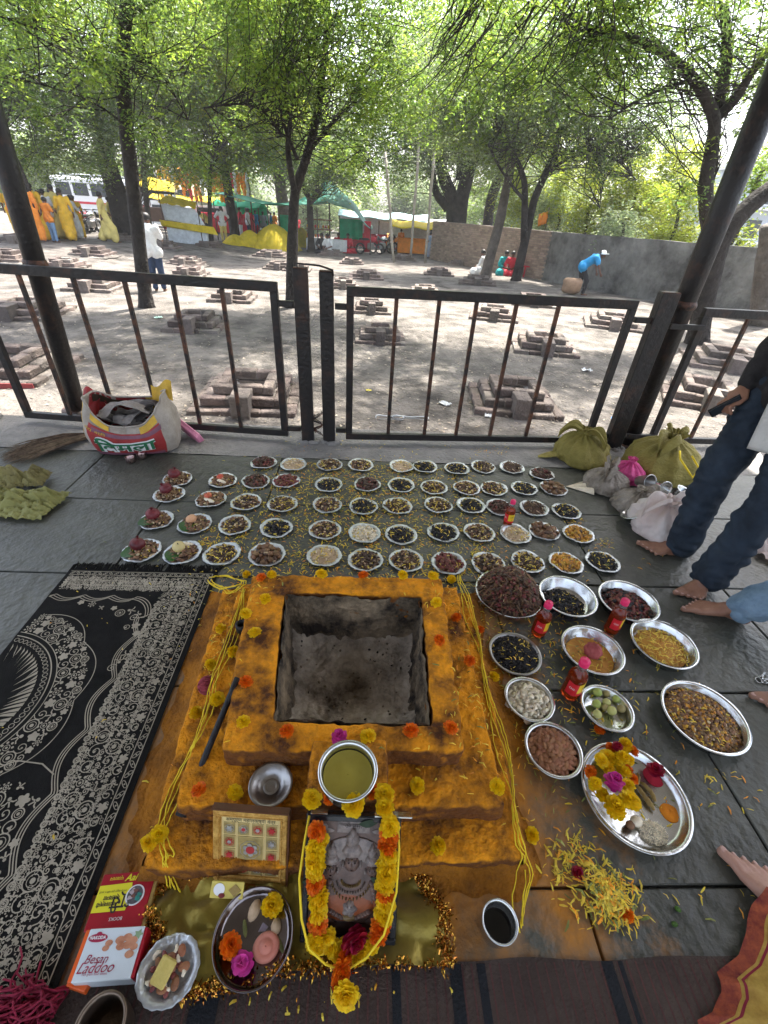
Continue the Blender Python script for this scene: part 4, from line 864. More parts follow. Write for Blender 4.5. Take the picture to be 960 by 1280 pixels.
def lump(name, prisms, parent, mt_, vox=.007, amp=.009, sc_=11, sm=6, label=None):
    m = MB()
    for poly, z0, z1 in prisms: m.prism(poly, z0, z1)
    o = bpy.data.objects.new('q', m.mesh('q', mt_)); C.objects.link(o)
    q = o.modifiers.new('r', 'REMESH'); q.mode = 'VOXEL'; q.voxel_size = vox; q.use_smooth_shade = True
    q = o.modifiers.new('s', 'SMOOTH'); q.iterations = sm
    me = bpy.data.meshes.new_from_object(o.evaluated_get(bpy.context.evaluated_depsgraph_get())); bpy.data.objects.remove(o)
    n = len(me.vertices); co = np.empty(n*3, np.float32); me.vertices.foreach_get('co', co); co = co.reshape(-1, 3); nn = np.empty(n*3, np.float32); me.vertices.foreach_get('normal', nn); nn = nn.reshape(-1, 3)
    h = np.array([noise.noise(Vector(c*sc_))+.45*noise.noise(Vector(c*sc_*4)) for c in co.astype(float)]); co += nn*(h*amp)[:, None]; me.vertices.foreach_set('co', co.ravel()); me.update()
    me.name = name
    if not me.materials: me.materials.append(mt_)
    return link(name, me, parent, label=label)
def ring(o, i): return [[o[k], o[(k+1) % 4], i[(k+1) % 4], i[k]] for k in range(4)]
pitq = [(-.28, 1.19), (-.235, .69), (.215, .68), (.235, 1.185)]
T1 = [(-.425, 1.285), (-.355, .605), (.30, .61), (.325, 1.29)]
T2 = [(-.485, 1.32), (-.455, .505), (.405, .505), (.405, 1.325)]
T3 = [(-.585, 1.37), (-.52, .40), (.455, .415), (.485, 1.38)]
kd = empty('fire_pit', (0, 0, 0), 'square stepped fire pit plastered orange with turmeric, heart of the offering', 'fire pit')
lump('upper_tier', [(p, .0, .25) for p in ring(T1, pitq)], kd, turm)
lump('middle_tier', [(p, .0, .168) for p in ring(T2, [(x*.93, (y-.94)*.93+.94) for x, y in T1])], kd, turm)
lump('lower_tier', [(p, .0, .083) for p in ring(T3, [(x*.95, (y-.92)*.95+.92) for x, y in T2])], kd, turm, amp=.007)
lump('front_block', [([(-.118, .63), (-.112, .487), (.086, .487), (.086, .63)], 0, .262)], kd, turm)
sk_ = MB(); Tn = [(-.53, .395), (.465, .405), (.49, 1.385), (-.60, 1.38)]
def skf(u, v):
    f = (u % 1)*4; i = int(f) % 4; k = f-int(f); a, b = Vector((*Tn[i], 0)), Vector((*Tn[(i+1) % 4], 0)); p = a.lerp(b, k); c = Vector((-.05, .89, 0)); e = (p-c); w = max(.015, .075+.10*noise.noise(Vector((p.x*4, p.y*4, 2)))+.06*noise.noise(Vector((p.x*12, p.y*12, 5)))+.04*noise.noise(Vector((p.x*19, p.y*19, 2))))
    q = p+e.normalized()*((v-.3)*w*1.3); q.z = max(.0015, .062*(1-v)**1.8*(1+.6*noise.noise(Vector((q.x*14, q.y*14, 0))))-.001+.004*noise.noise(Vector((q.x*50, q.y*50, 0)))*(1-v)); return q
sk_.grid(skf, 240, 12).build('spilled_powder', mat('loose_powder', (.10, .035, .004), 1, 0, .3, 9, 1, 80, col2=(.46, .17, .006), det=12), kd)
pw = MB()
for k in range(4):
    a = Vector((*pitq[k], 0)); b = Vector((*pitq[(k+1) % 4], 0)); c = Vector((-.01, .93, 0))
    def fn(u, v, a=a, b=b, k=k):
        p = a.lerp(b, u); d_ = (c-p); d_.z = 0; d_.normalize(); w = .006+.035*v*v+.009*noise.noise(Vector((p.x*9, p.y*9, v*5)))+.012*noise.noise(Vector((p.x*28, p.y*28, v*14)))+(.012 if (k == 3 and int(u*4.2+v*.3) % 2) else 0)*(v < .5)
        q = p+d_*max(w, .003); return (q.x, q.y, .243-.22*v)
    pw.grid(fn, 44, 24)
pw.build('pit_wall', soot, kd)
def ff(u, v):
    x = -.27+.5*u; y = .69+.5*v; r = max(abs(x+.015)/.25, abs(y-.935)/.26)
    return (x, y, .016+.05*sstep(.55, 1, r)**2+.055*sstep(.45, 0, v)+.011*noise.noise(Vector((x*9, y*9, 0)))+.012*noise.noise(Vector((x*30, y*30, 0)))+.006*noise.noise(Vector((x*80, y*80, 0))))
MB().grid(ff, 80, 80).build('ash_bed', ash, kd)
m = MB()
for k in range(70):
    x, y = rnd.uniform(-.24, .2), rnd.uniform(.71, 1.16); z = ff((x+.27)/.5, (y-.69)/.5)[2]; m.ell((x, y, z+.002), (rnd.uniform(.002, .008), rnd.uniform(.002, .006), .003), 5, 3, jit=.3, R=Matrix.Rotation(rnd.uniform(0, 6), 3, 'Z'))
m.build('charcoal_bits', soot, kd)['kind'] = 'stuff'
def pz(x, y):
    """height of the fire pit steps at a point"""
    def ins(q):
        s = 0
        for k in range(4):
            (x0, y0), (x1, y1) = q[k], q[(k+1) % 4]; s += ((x1-x0)*(y-y0)-(y1-y0)*(x-x0)) > 0
        return s in (0, 4)
    if ins(pitq): return .1
    if -.118 < x < .086 and .487 < y < .63: return .262
    return .25 if ins(T1) else .168 if ins(T2) else .083 if ins(T3) else 0
def PZ(px, py):
    z = .25
    for zz in (.262, .25, .168, .083, 0):
        p = P(px, py, zz)
        if pz(p.x, p.y) >= zz-.002: return Vector((p.x, p.y, zz))
    return P(px, py, 0)

# ------------------------------------------------------------------ flowers
mgy = mat('marigold_yellow', (.85, .52, .0), .6, 0, .15, 30, 0, 1, col2=(.95, .7, .005), isl=.12, transl=.25)
mgo = mat('marigold_orange', (.75, .13, .0), .6, 0, .15, 30, 0, 1, col2=(.9, .24, .003), isl=.2, transl=.25)
mgk = mat('rose_petal', (.22, .002, .015), .5, 0, .2, 20, 0, 1, col2=(.42, .006, .045), isl=.25, transl=.2)
mgm = mat('magenta_petal', (.5, .01, .22), .5, 0, .2, 20, 0, 1, col2=(.75, .08, .4), isl=.25, transl=.2)
grs = mat('flower_green', (.04, .1, .01), .6, 0, .3, 20, .2, 40, isl=.3)
def flower_mesh(name, m_, r=.03, layers=9, n=17, seed=0):
    q = random.Random(seed); m = MB(); m.ell((0, 0, r*.15), (r*.45, r*.45, r*.35), 10, 6, 0)
    for L in range(layers):
        t = L/(layers-1); nn = int(n*(1-.45*t))+2
        for i in range(nn):
            a = 2*PI*(i+.5*(L % 2))/nn+q.uniform(-.15, .15); el = -.45+1.75*t+q.uniform(-.15, .15); ln = r*(1.0-.16*t)*q.uniform(.82, 1.08); w = r*(.17 if n > 10 else .3)*q.uniform(.8, 1.2)
            d_ = Vector((math.cos(a)*math.cos(el), math.sin(a)*math.cos(el), math.sin(el)*.8)); s = Vector((-math.sin(a), math.cos(a), 0)); up = s.cross(d_)*-1
            b = Vector((0, 0, r*.22)); p1 = b+d_*ln*.3; p2 = b+d_*ln*.75-up*r*.04; p3 = b+d_*ln+up*r*.07*q.uniform(-1, 1.5); z = Vector((0, 0, q.uniform(-.04, .04)*r))
            m.add([p1-s*w*.4, p1+s*w*.4, p2+s*w*1.05, p2-s*w*1.05, p3+s*w*.8+z, p3-s*w*.8-z, p3+d_*r*.06], [(0, 1, 2, 3), (3, 2, 4, 5), (5, 4, 6)], 0, False)
    m.ell((0, 0, -r*.12), (r*.28, r*.28, r*.22), 8, 5, 1)
    return m.mesh(name, [m_, grs])
FM = {'y': [flower_mesh('marigold', mgy, .03, seed=i, layers=7+i % 3) for i in range(6)], 'o': [flower_mesh('marigold', mgo, .029, 8, 17, seed=i+9) for i in range(6)]}
rosem = flower_mesh('rose', mgk, .03, 5, 8, 9); pinkm = flower_mesh('pink_flower', mgm, .03, 5, 8, 3)
def flower(px, py, c, label, s=1.0, z=None, group='flower heads laid on the fire pit', name='marigold', cat='flower', dz=0, r=.022):
    p = PZ(px, py) if z is None else P(px, py, z)
    me = FM[c][rnd.randrange(6)] if c in FM else (rosem if c == 'r' else pinkm)
    return link(name, me, None, (p.x, p.y, p.z+.012*s+dz), rot=(rnd.uniform(-.35, .35), rnd.uniform(-.35, .35), rnd.uniform(0, 6)), label=label, cat=cat, group=group, scale=(s*r/.03*rnd.uniform(.85, 1.12), s*r/.03*rnd.uniform(.9, 1.1), s*r/.03*rnd.uniform(.7, 1.15)))
FL = [(340, 722, 'y', 'yellow marigold on the back left corner of the upper tier'), (402, 721, 'y', 'yellow marigold on the back edge of the upper tier, left of the middle'), (503, 722, 'y', 'small yellow marigold on the back edge, left of the right corner'), (541, 723, 'y', 'yellow marigold on the back right corner of the upper tier'),
 (564, 727, 'y', 'yellow marigold behind the back right corner, where the threads start'), (309, 721, 'y', 'yellow marigold behind the back left corner, nearest the mat fringe'), (332, 752, 'y', 'yellow marigold on the left rim of the pit, farthest back'), (308, 770, 'y', 'yellow marigold between the left tiers above the iron ring'),
 (277, 789, 'y', 'yellow marigold left of the iron ring'), (319, 794, 'y', 'large yellow marigold right of the iron ring'), (292, 818, 'y', 'yellow marigold just above the end of the dark rod'), (265, 834, 'y', 'yellow marigold above the dark red yarn ball'), (273, 877, 'y', 'yellow marigold below the dark red yarn ball, beside the rod'),
 (246, 895, 'y', 'yellow marigold lowest on the left outer step'), (305, 906, 'y', 'big yellow marigold on the front left corner of the upper tier'), (545, 756, 'y', 'yellow marigold on the right rim of the pit, farthest back'), (459, 924, 'y', 'yellow marigold behind the rim of the bowl of yellow water'),
 (327, 725, 'o', 'orange marigold on the back left corner beside two yellow ones'), (454, 722, 'o', 'orange marigold in the middle of the back edge'), (308, 856, 'o', 'orange marigold on the left rim beside the pit mouth'), (359, 918, 'o', 'orange marigold on the front rim left of the bowl'), (549, 804, 'o', 'orange marigold on the right rim, halfway along the pit'),
 (570, 775, 'o', 'dark orange marigold on the right middle tier, farther one'), (586, 829, 'o', 'dark orange marigold on the right middle tier, nearer one'), (599, 790, 'o', 'dark orange marigold on the right lower tier among the threads'), (513, 917, 'o', 'orange marigold on the front rim right of the bowl'), (562, 913, 'o', 'orange marigold on the front right corner of the upper tier'),
 (295, 994, 'y', 'yellow marigold between the small steel lid and the golden frame'), (250, 990, 'o', 'orange marigold left of the golden frame, by the rod tip'), (521, 985, 'y', 'dull yellow marigold on the front right step beside the bowl'), (621, 986, 'y', 'yellow marigold caught in the right yellow threads'), (617, 849, 'y', 'yellow marigold on the lower right step beside the cashew bowl'),
 (546, 1061, 'y', 'yellow marigold alone on the lower front step right of the picture'), (664, 1046, 'y', 'yellow marigold on the floor right of the yellow threads'), (188, 1056, 'y', 'yellow marigold in the pair left of the threads, lower one'), (200, 1045, 'y', 'yellow marigold in the pair left of the threads, upper one'), (748, 915, 'o', 'orange marigold on the floor between the limes and the flower plate')]
for px, py, c, lab in FL: flower(px, py, c, lab)
flower(424, 925, 'm', 'magenta flower half hidden behind the bowl rim', name='pink_flower')

# rod, ring, yarn, threads
irn = mat('black_pipe', (.012, .012, .014), .45, 0, .3, 12, .3, 60)
rd = empty('blow_pipe', (0, 0, 0), 'long dark iron rod leaning along the left steps of the fire pit', 'rod')
a = P(297, 847, .262); b = P(226, 1020, .115); MB().tube([a.lerp(b, i/8) for i in range(9)], [.009]*7+[.011, .013], 12).build('pipe', irn, rd); MB().tube([a.lerp(b, .9), a.lerp(b, 1.0)], [.016, .015], 12).build('handle_end', irn, rd)
p = P(303, 787, .19); t = empty('iron_ring', p, 'short black iron ring standing on the left tier of the fire pit', 'ring')
MB().lathe([(.013, 0), (.013, .03), (.017, .032), (.021, .03), (.021, 0), (.013, 0)], 20).build('tube', irn, t)
ym = mat('red_yarn', (.2, .02, .03), .9, 0, .3, 30, .4, 90, col2=(.42, .07, .09)); p = P(259, 855, .12)
t = empty('yarn_ball', (p.x, p.y, .113), 'ball of dark red sacred yarn on the left step', 'yarn ball'); m = MB()
m.ell((0, 0, 0), (.028, .028, .026), 12, 8)
for k in range(30):
    R = Matrix.Rotation(rnd.uniform(0, 6), 3, 'X')@Matrix.Rotation(rnd.uniform(0, 6), 3, 'Z'); m.tube([R@Vector((math.cos(a_)*.030, math.sin(a_)*.030, 0)) for a_ in [i*2*PI/14 for i in range(15)]], .0016, 4, cap=False)
m.build('strands', ym, t)['kind'] = 'stuff'
yth = mat('yellow_thread', (.82, .6, .02), .7, 0, .12, 40, .4, 300)
def threads(path, n, label, spread=.012):
    t = empty('thread', (0, 0, 0), label, 'thread', 'turmeric threads laid beside the fire pit')
    for k in range(n):
        pts = []; ph = rnd.uniform(0, 9)
        for i, q in enumerate(path):
            p = PZ(*q[:2]); 
            if len(q) > 2: p = P(q[0], q[1], q[2])
            pts.append(p+Vector((spread*math.sin(ph+i*1.3)+spread*.5*(k-n/2), spread*.5*math.cos(ph+i), .004+.002*k)))
        fine = []
        for i in range(len(pts)-1):
            a0, b0, c0, d0 = pts[max(i-1, 0)], pts[i], pts[i+1], pts[min(i+2, len(pts)-1)]
            for s in range(5):
                u = s/5; v = .5*((2*b0)+(c0-a0)*u+(2*a0-5*b0+4*c0-d0)*u*u+(3*b0-a0-3*c0+d0)*u**3); v.z = max(v.z, pz(v.x, v.y)+.0025, .034*(1-max(-.53-v.x, v.x-.47, .40-v.y, 0)/.11) if pz(v.x, v.y) == 0 else 0); fine.append(v)
        fine.append(pts[-1]); MB().tube([q+Vector((.0012*math.sin(i*2.1+k), .0012*math.cos(i*1.7), 0)) for i, q in enumerate(fine)], [.0017+.0004*math.sin(i*1.3) for i in range(len(fine))], 5).build('strand', yth, t)
threads([(304, 738), (298, 770), (288, 810), (272, 850), (262, 890), (243, 930), (228, 970), (215, 1010), (208, 1040), (212, 1070), (214, 1090), (219, 1118)], 4, 'bundle of bright yellow threads down the left side of the fire pit')
threads([(264, 730), (285, 742), (300, 736), (306, 728), (290, 724), (268, 722), (262, 728), (280, 736), (300, 732)], 3, 'looped end of yellow thread at the back left corner of the pit', .008)
threads([(575, 726), (582, 745), (588, 775), (598, 805), (606, 840), (614, 875), (622, 910), (630, 945), (640, 985), (646, 1020), (652, 1055), (654, 1090), (648, 1130), (652, 1162)], 4, 'bundle of bright yellow threads down the right side of the fire pit')

# ------------------------------------------------------------------ petals and crumbs
petm = mat('loose_petal', (.80, .52, .02), .7, 0, .3, 20, 0, 1, col2=(.92, .76, .12), isl=.25, transl=.3); petg = mat('green_crumb', (.1, .12, .02), .8, 0, .3, 20, 0, 1, col2=(.3, .3, .08), isl=.4); peto = mat('orange_petal', (.8, .34, .02), .7, 0, .2, 20, 0, 1, isl=.3)
def petal(m, p, s, mi):
    a = rnd.uniform(0, 6.28); el = rnd.uniform(-.1, .5); d_ = Vector((math.cos(a), math.sin(a), 0)); n_ = Vector((-d_.y, d_.x, 0)); cv = rnd.uniform(-.6, .6); h = rnd.uniform(0, .35)*s; w = s*rnd.uniform(.06, .13)
    k = len(m.v); q = [p-d_*s*.5, p+n_*cv*s*.25+Vector((0, 0, h)), p+d_*s*.5+n_*cv*s*.1]
    m.add([q[0]-n_*w*.4, q[0]+n_*w*.4, q[1]+n_*w, q[1]-n_*w, q[2]+n_*w*.6, q[2]-n_*w*.6], [(0, 1, 2, 3), (3, 2, 4, 5)], mi)
def scatter(m, cx, cy, sx, sy, n, s=.014, mats=(0, 0, 0, 0, 1, 2), gauss=True, dz=0, px=True):
    for _ in range(n):
        x, y = (rnd.gauss(cx, sx), rnd.gauss(cy, sy)) if gauss else (rnd.uniform(cx-sx, cx+sx), rnd.uniform(cy-sy, cy+sy))
        p = PZ(x, y) if px else Vector((x, y, 0)); p.z += .0025+rnd.uniform(0, 1)*dz
        if p.y > 3.2 or (px and pz(p.x, p.y) == .1): continue
        petal(m, p, s*rnd.uniform(.5, 1.25), mats[rnd.randrange(len(mats))])
m = MB()
scatter(m, .0, 2.1, .75, .55, 2600, .021, gauss=False, px=False); scatter(m, .0, 2.15, .36, .42, 1500, .021, px=False)
for x in (-.35, .05, -.52, .36, .62): scatter(m, x, 2.0, .05, .45, 130, .018, px=False)
scatter(m, .85, 1.15, .2, .35, 420, .021, (0, 1, 1, 0, 2), px=False); scatter(m, .7, 1.5, .2, .12, 200, .019, (0, 1, 0), px=False); scatter(m, .62, 1.0, .05, .3, 150, .019, (0, 1, 1), px=False)
for (x, y, sx, sy, n) in [(300, 735, 25, 12, 70), (610, 790, 25, 70, 150), (640, 930, 20, 60, 70), (560, 740, 25, 20, 50), (270, 800, 12, 50, 40), (590, 880, 15, 60, 50), (720, 1080, 18, 20, 110), (600, 700, 90, 10, 90), (430, 716, 110, 6, 120), (400, 1250, 90, 12, 40), (880, 1010, 50, 20, 14), (560, 960, 60, 25, 30), (830, 1110, 60, 40, 14), (240, 745, 14, 20, 36), (160, 760, 60, 60, 22), (120, 900, 60, 80, 14), (690, 770, 22, 40, 100), (740, 890, 40, 24, 60)]: scatter(m, x, y, sx, sy, n, .019)
for (x, y, n) in [(895, 973, 1), (882, 975, 7), (918, 968, 6), (560, 588, 10), (620, 560, 40), (602, 566, 60), (600, 690, 30), (470, 585, 30), (380, 560, 15), (755, 680, 30), (717, 656, 40), (300, 672, 30), (264, 660, 30), (297, 612, 20), (258, 678, 60)]: scatter(m, x, y, 8, 5, n, .02, (0, 0, 0, 2))
m.build('loose_petals', [petm, petg, peto], label='loose yellow marigold petals strewn over the slate floor and pit steps', cat='petals', kind='stuff')
m = MB()
p0 = P(757, 1118)
for _ in range(520):
    r_ = abs(rnd.gauss(0, .5)); a = rnd.uniform(0, 6.28); p = p0+Vector((math.cos(a)*.10*r_, math.sin(a)*.085*r_, max(0, .022*(1-r_*r_))+.003)); petal(m, p, rnd.uniform(.014, .03), [0, 0, 0, 0, 0, 2, 1][rnd.randrange(7)])
scatter(m, 712, 1072, 20, 14, 60, .026); scatter(m, 775, 1150, 14, 8, 40, .024)
m.build('petal_heap', [petm, petg, peto], label='heap of torn yellow petals on the floor below the large flower plate', cat='petals', kind='stuff')
flower(720, 1093, 'r', 'small crushed rose bud at the edge of the petal heap', .75, name='rose', group=None); flower(783, 1146, 'o', 'broken orange marigold at the lower edge of the petal heap', .8, group=None)
for px, py, lab in ((846, 1137, 'small green bud on the floor right of the petal heap'), (842, 1139+17, 'small yellow-green bud below the other bud right of the petal heap')):
    p = P(px, py); MB().ell((0, 0, .006), (.008, .006, .006), 8, 6, jit=.1).build('bud', grs, loc=p, rz=rnd.random()*3, label=lab, cat='bud')

# ------------------------------------------------------------------ offering plates
foil = mat('foil_paper', (.55, .58, .6), .3, .7, .1, 8, .25, 60)
NF = 40
rip = lambda a, r, z: r*(1+(.012*math.sin(a*NF/2) if r > .06 else 0))
def foil_plate(k):
    q = random.Random(k); a1, a2, p1_, p2_ = q.uniform(.0, .035), q.uniform(0, .03), q.uniform(0, 6), q.uniform(0, 6)
    m = MB().lathe([(.001, .004), (.055, .004), (.062, .008), (.072, .013), (.085, .016), (.087, .0145), (.072, .010), (.060, .003), (.052, .001), (.001, .001)], NF*2, fn=lambda a, r, z: r*(1+(.014*math.sin(a*NF/2)+.012*math.sin(a*9+p1_) if r > .06 else 0)+a1*math.cos(2*a+p2_)))
    m.v = [(x, y, z+(.0035*math.sin(2*math.atan2(y, x)+p1_)*a1/.03+.002*math.sin(5*math.atan2(y, x)+p2_))*(math.hypot(x, y) > .07)) for x, y, z in m.v]
    return m.mesh('foil_plate', foil)
PLT = [foil_plate(k) for k in range(8)]; platem = PLT[0]
HM = {}
cols = dict(bk=((.012, .011, .013), (.04, .035, .035)), dk=((.05, .03, .02), (.13, .075, .045)), br=((.12, .06, .03), (.27, .15, .07)), be=((.4, .29, .16), (.65, .5, .32)), ye=((.6, .38, .03), (.85, .66, .12)), go=((.45, .2, .03), (.65, .34, .05)), rd=((.09, .02, .02), (.24, .07, .05)), gn=((.1, .12, .03), (.22, .24, .08)), cr=((.62, .52, .36), (.85, .78, .6)), og=((.6, .2, .02), (.8, .36, .04)))
CM = {k: mat('food_'+k, v[0], .6, 0, .2, 60, 0, 1, col2=v[1], isl=.35) for k, v in cols.items()}
KEY = list(CM)
def chip(m, p, kind, s, mi):
    R = Matrix.Rotation(rnd.uniform(0, 6.3), 3, 'Z')@Matrix.Rotation(rnd.uniform(-.7, .7), 3, 'X')@Matrix.Rotation(rnd.uniform(-.7, .7), 3, 'Y')
    if kind == 'p': petal(m, p, s*1.9, mi)
    elif kind == 's': m.add([p+R@Vector(q) for q in ((s, 0, 0), (-s, 0, 0), (0, s*.5, 0), (0, -s*.5, 0), (0, 0, s*.45), (0, 0, -s*.45))], [(0, 2, 4), (2, 1, 4), (1, 3, 4), (3, 0, 4), (2, 0, 5), (1, 2, 5), (3, 1, 5), (0, 3, 5)], mi, True)
    elif kind == 't': m.box(p, (s*2.6, s*.35, s*.3), rot=R, mi=mi)
    elif kind == 'c': m.tube([p+R@Vector((s*.8*math.cos(b), s*.8*math.sin(b), 0)) for b in (0, .9, 1.8, 2.7)], [s*.28, s*.46, s*.44, s*.26], 6, mi)
    else: m.ell(p, (s*1.0, s*.7, s*.6), 6, 4, mi, R=R, jit=.3)
def heap_mesh(spec, n, R_, H, seed, under='dk', pw=.5):
    m = MB(); rnd.seed(seed)
    m.grid(lambda u, v: (R_*.93*v*math.cos(u*2*PI), R_*.93*v*math.sin(u*2*PI), .004+H*.8*(1-v*v)), 18, 5, KEY.index(under))
    for _ in range(n):
        r_ = R_*rnd.random()**pw; a = rnd.uniform(0, 6.29); z = .006+H*(1-(r_/R_)**2)*rnd.uniform(.8, 1.15); t = rnd.random(); acc = 0
        for (k, kind, s, fr) in spec:
            acc += fr
            if t <= acc: break
        chip(m, Vector((r_*math.cos(a), r_*math.sin(a), z+s*.3)), kind, s*rnd.uniform(.75, 1.3), KEY.index(k))
    return m.mesh('heap', [CM[k] for k in KEY])
TY = {
 'b': ('black seeds and dark raisins with a few petals', [('bk', 'l', .0055, .72), ('ye', 'p', .009, .2), ('gn', 'p', .008, .08)], 'bk'),
 'm': ('mixed dark nuts, seeds and yellow petals', [('dk', 'l', .006, .3), ('bk', 's', .007, .22), ('ye', 'p', .009, .2), ('be', 'l', .006, .14), ('br', 'l', .008, .14)], 'dk'),
 'y': ('yellow petals heaped over brown spice', [('ye', 'p', .009, .34), ('dk', 'l', .007, .36), ('be', 'l', .005, .15), ('bk', 's', .006, .15)], 'dk'),
 'g': ('beige grain with a few yellow petals', [('be', 's', .0055, .6), ('cr', 'l', .004, .2), ('ye', 'p', .009, .2)], 'be'),
 'f': ('large brown dried figs', [('br', 'l', .014, .55), ('dk', 'l', .012, .25), ('be', 'l', .010, .2)], 'br'),
 's': ('brown sticks and roots', [('dk', 't', .010, .55), ('br', 't', .009, .3), ('be', 't', .008, .15)], 'dk'),
 'd': ('coarse dark brown bark pieces', [('dk', 'l', .009, .6), ('rd', 'l', .008, .25), ('br', 't', .006, .15)], 'dk'),
 'r': ('reddish brown dried berries', [('rd', 'l', .010, .6), ('br', 'l', .008, .25), ('ye', 'p', .008, .15)], 'rd'),
 'o': ('orange brown resin lumps with petals', [('go', 'l', .009, .4), ('br', 'l', .008, .25), ('ye', 'p', .009, .35)], 'go'),
 'c': ('pale crumbs with yellow bits', [('cr', 'l', .005, .6), ('ye', 's', .005, .3), ('gn', 's', .004, .1)], 'cr'),
 'x': ('shelled nuts and spices beside the fruit', [('br', 'l', .009, .35), ('dk', 's', .009, .3), ('be', 'l', .006, .2), ('ye', 'p', .008, .15)], 'dk')}
for k, (d_, sp_, un) in TY.items(): HM[k] = [heap_mesh(sp_, {'f': 44, 's': 60, 'd': 90, 'r': 80}.get(k, 150), .057, {'d': .026, 's': .02, 'f': .02, 'b': .018}.get(k, .015), 40+i*97+ord(k), un) for i in range(4)]
rnd.seed(99)
ROWS = [('back row nearest the railing', [(330, 577, 'd'), (367, 578, 'g'), (411, 579, 'm'), (452, 579, 'm'), (501, 581, 'g'), (532, 581, 'b'), (571, 583, 'b'), (605, 582, 'y'), (639, 583, 's'), (678, 590, 'd')]),
 ('second row from the railing', [(222, 597, 'xR'), (277, 598, 'xA'), (320, 599, 'd'), (359, 600, 'r'), (411, 603, 'b'), (459, 603, 'd'), (501, 604, 'b'), (543, 607, 'y'), (582, 607, 'm'), (617, 609, 'm'), (655, 609, 'b'), (692, 609, 'f')]),
 ('middle row', [(211, 616, 'xR'), (263, 623, 'xA'), (307, 626, 'm'), (353, 627, 'y'), (409, 628, 'm'), (456, 630, 'b'), (498, 631, 'y'), (548, 629, 'y'), (590, 630, 'b'), (624, 632, 'd'), (668, 632, 's'), (707, 637, 'b')]),
 ('fourth row from the railing', [(197, 648, 'xR'), (243, 652, 'xP'), (294, 655, 'm'), (347, 657, 'b'), (407, 660, 'm'), (456, 664, 'c'), (502, 667, 'b'), (553, 664, 'b'), (599, 664, 'm'), (643, 666, 'g'), (680, 663, 'f'), (724, 666, 'o')]),
 ('front row nearest the fire pit', [(178, 686, 'xR'), (228, 689, 'xY'), (277, 691, 'y'), (334, 691, 'f'), (406, 693, 'g'), (457, 697, 'y'), (507, 699, 'm'), (560, 701, 'r'), (610, 703, 'm'), (660, 700, 'y'), (706, 702, 'o'), (754, 701, 'b')])]
ORD = ['first', 'second', 'third', 'fourth', 'fifth', 'sixth', 'seventh', 'eighth', 'ninth', 'tenth', 'eleventh', 'twelfth']
redfr = mat('dark_red_fruit', (.07, .008, .012), .42, 0, .3, 18, .2, 40, col2=(.20, .03, .035)); redap = mat('red_apple', (.5, .05, .03), .35, 0, .3, 20, 0, 40, col2=(.62, .2, .08)); palefr = mat('pale_orange_fruit', (.62, .28, .13), .5, 0, .2, 12, .1, 40, col2=(.7, .42, .24)); yelfr = mat('yellow_fruit', (.55, .42, .14), .5, 0, .2, 12, .1, 40, col2=(.66, .55, .28)); leafm = mat('betel_leaf', (.03, .1, .012), .35, 0, .25, 12, .2, 40, transl=.2)
def fruit(m_, r, p, label, crown=True):
    t = empty('fruit', p, label, 'fruit', 'fruits on the left-hand foil plates', rot=(rnd.uniform(-.5, .5), rnd.uniform(-.5, .5), rnd.uniform(0, 6)))
    MB().ell((0, 0, 0), (r, r, r*.88), 20, 12, fn=lambda q: 1-.1*max(0, q.z)**6+.03*noise.noise(q*3)).build('flesh', m_, t)
    c = MB().lathe([(r*.1, r*.8), (r*.15, r*.98), (r*.23, r*1.12)], 8, fn=lambda a, q, z: q*(1+.3*math.cos(a*6))); c.build('crown', m_, t) if crown else MB().tube([(0, 0, r*.7), (.002, 0, r*1.1)], .0025, 5).build('stalk', barkd, t)
FR = {'R': (redfr, .036, 'dark red round fruit with a crown'), 'A': (redap, .022, 'small red apple'), 'P': (palefr, .028, 'pale orange round fruit'), 'Y': (yelfr, .030, 'large pale yellow fruit')}
for rn, row in ROWS:
    for i, (px, py, ty) in enumerate(row):
        p = P(px+rnd.uniform(-1.5, 1.5), py+2+rnd.uniform(-1, 1), .012); p.z = 0; ds = TY[ty[0]][0]; od = ORD[i]; sc_ = 1.0 if not (rn[:5] == 'front' and i < 4) else 1.03
        link('foil_plate', PLT[rnd.randrange(8)], None, p, rnd.uniform(0, 6), label='%s foil plate from the left in the %s' % (od, rn), cat='plate', group='foil plates of offerings in five rows', rot=(rnd.uniform(-.025, .025), rnd.uniform(-.025, .025), rnd.random()*6), scale=(sc_, sc_, 1.0))
        q = link('food_heap', HM[ty[0]][rnd.randrange(4)], None, (p.x, p.y, .003), rnd.uniform(0, 6), label='%s, %s plate, %s' % (ds.split(' with ')[0].split(' beside ')[0], od, rn), cat='offering', group='heaps of dry offerings on foil plates', kind='stuff', scale=(lambda q: (q, q, 1.15))(rnd.uniform(1.2, 1.34)))
        if len(ty) > 1:
            fm, r, fl_ = FR[ty[1]]; fruit(fm, r, (p.x-.016, p.y+.008, .014+r*.88), '%s, %s plate, %s' % (fl_, od, rn), ty[1] == 'R')
            if ty[1] in 'PY' or (i == 0 and rn[:2] in ('fr', 'fo')):
                lf = MB().grid(lambda u, v: ((u-.5)*.11, (v-.5)*.085*math.sin(PI*min(1, max(0, u*.96+.04)))**.7, .012+.006*math.sin(u*4)+.004*v), 10, 6); lf.build('betel_leaf', leafm, loc=(p.x-.03, p.y-.02, .006), rz=.6+i, label='green leaf under fruit, %s plate, %s' % (od, rn), cat='leaf')
            if ty[1] == 'A' or ty[1] == 'Y':
                MB().ell((0, 0, 0), (.04, .013, .009), 12, 6).build('root_slice', CM['cr'], loc=(p.x+.0, p.y-.03 if ty[1] == 'A' else p.y+.045, .026), rz=-.5 if ty[1] == 'A' else .05, label='pale peeled root on the %s plate, %s' % (od, rn), cat='root')

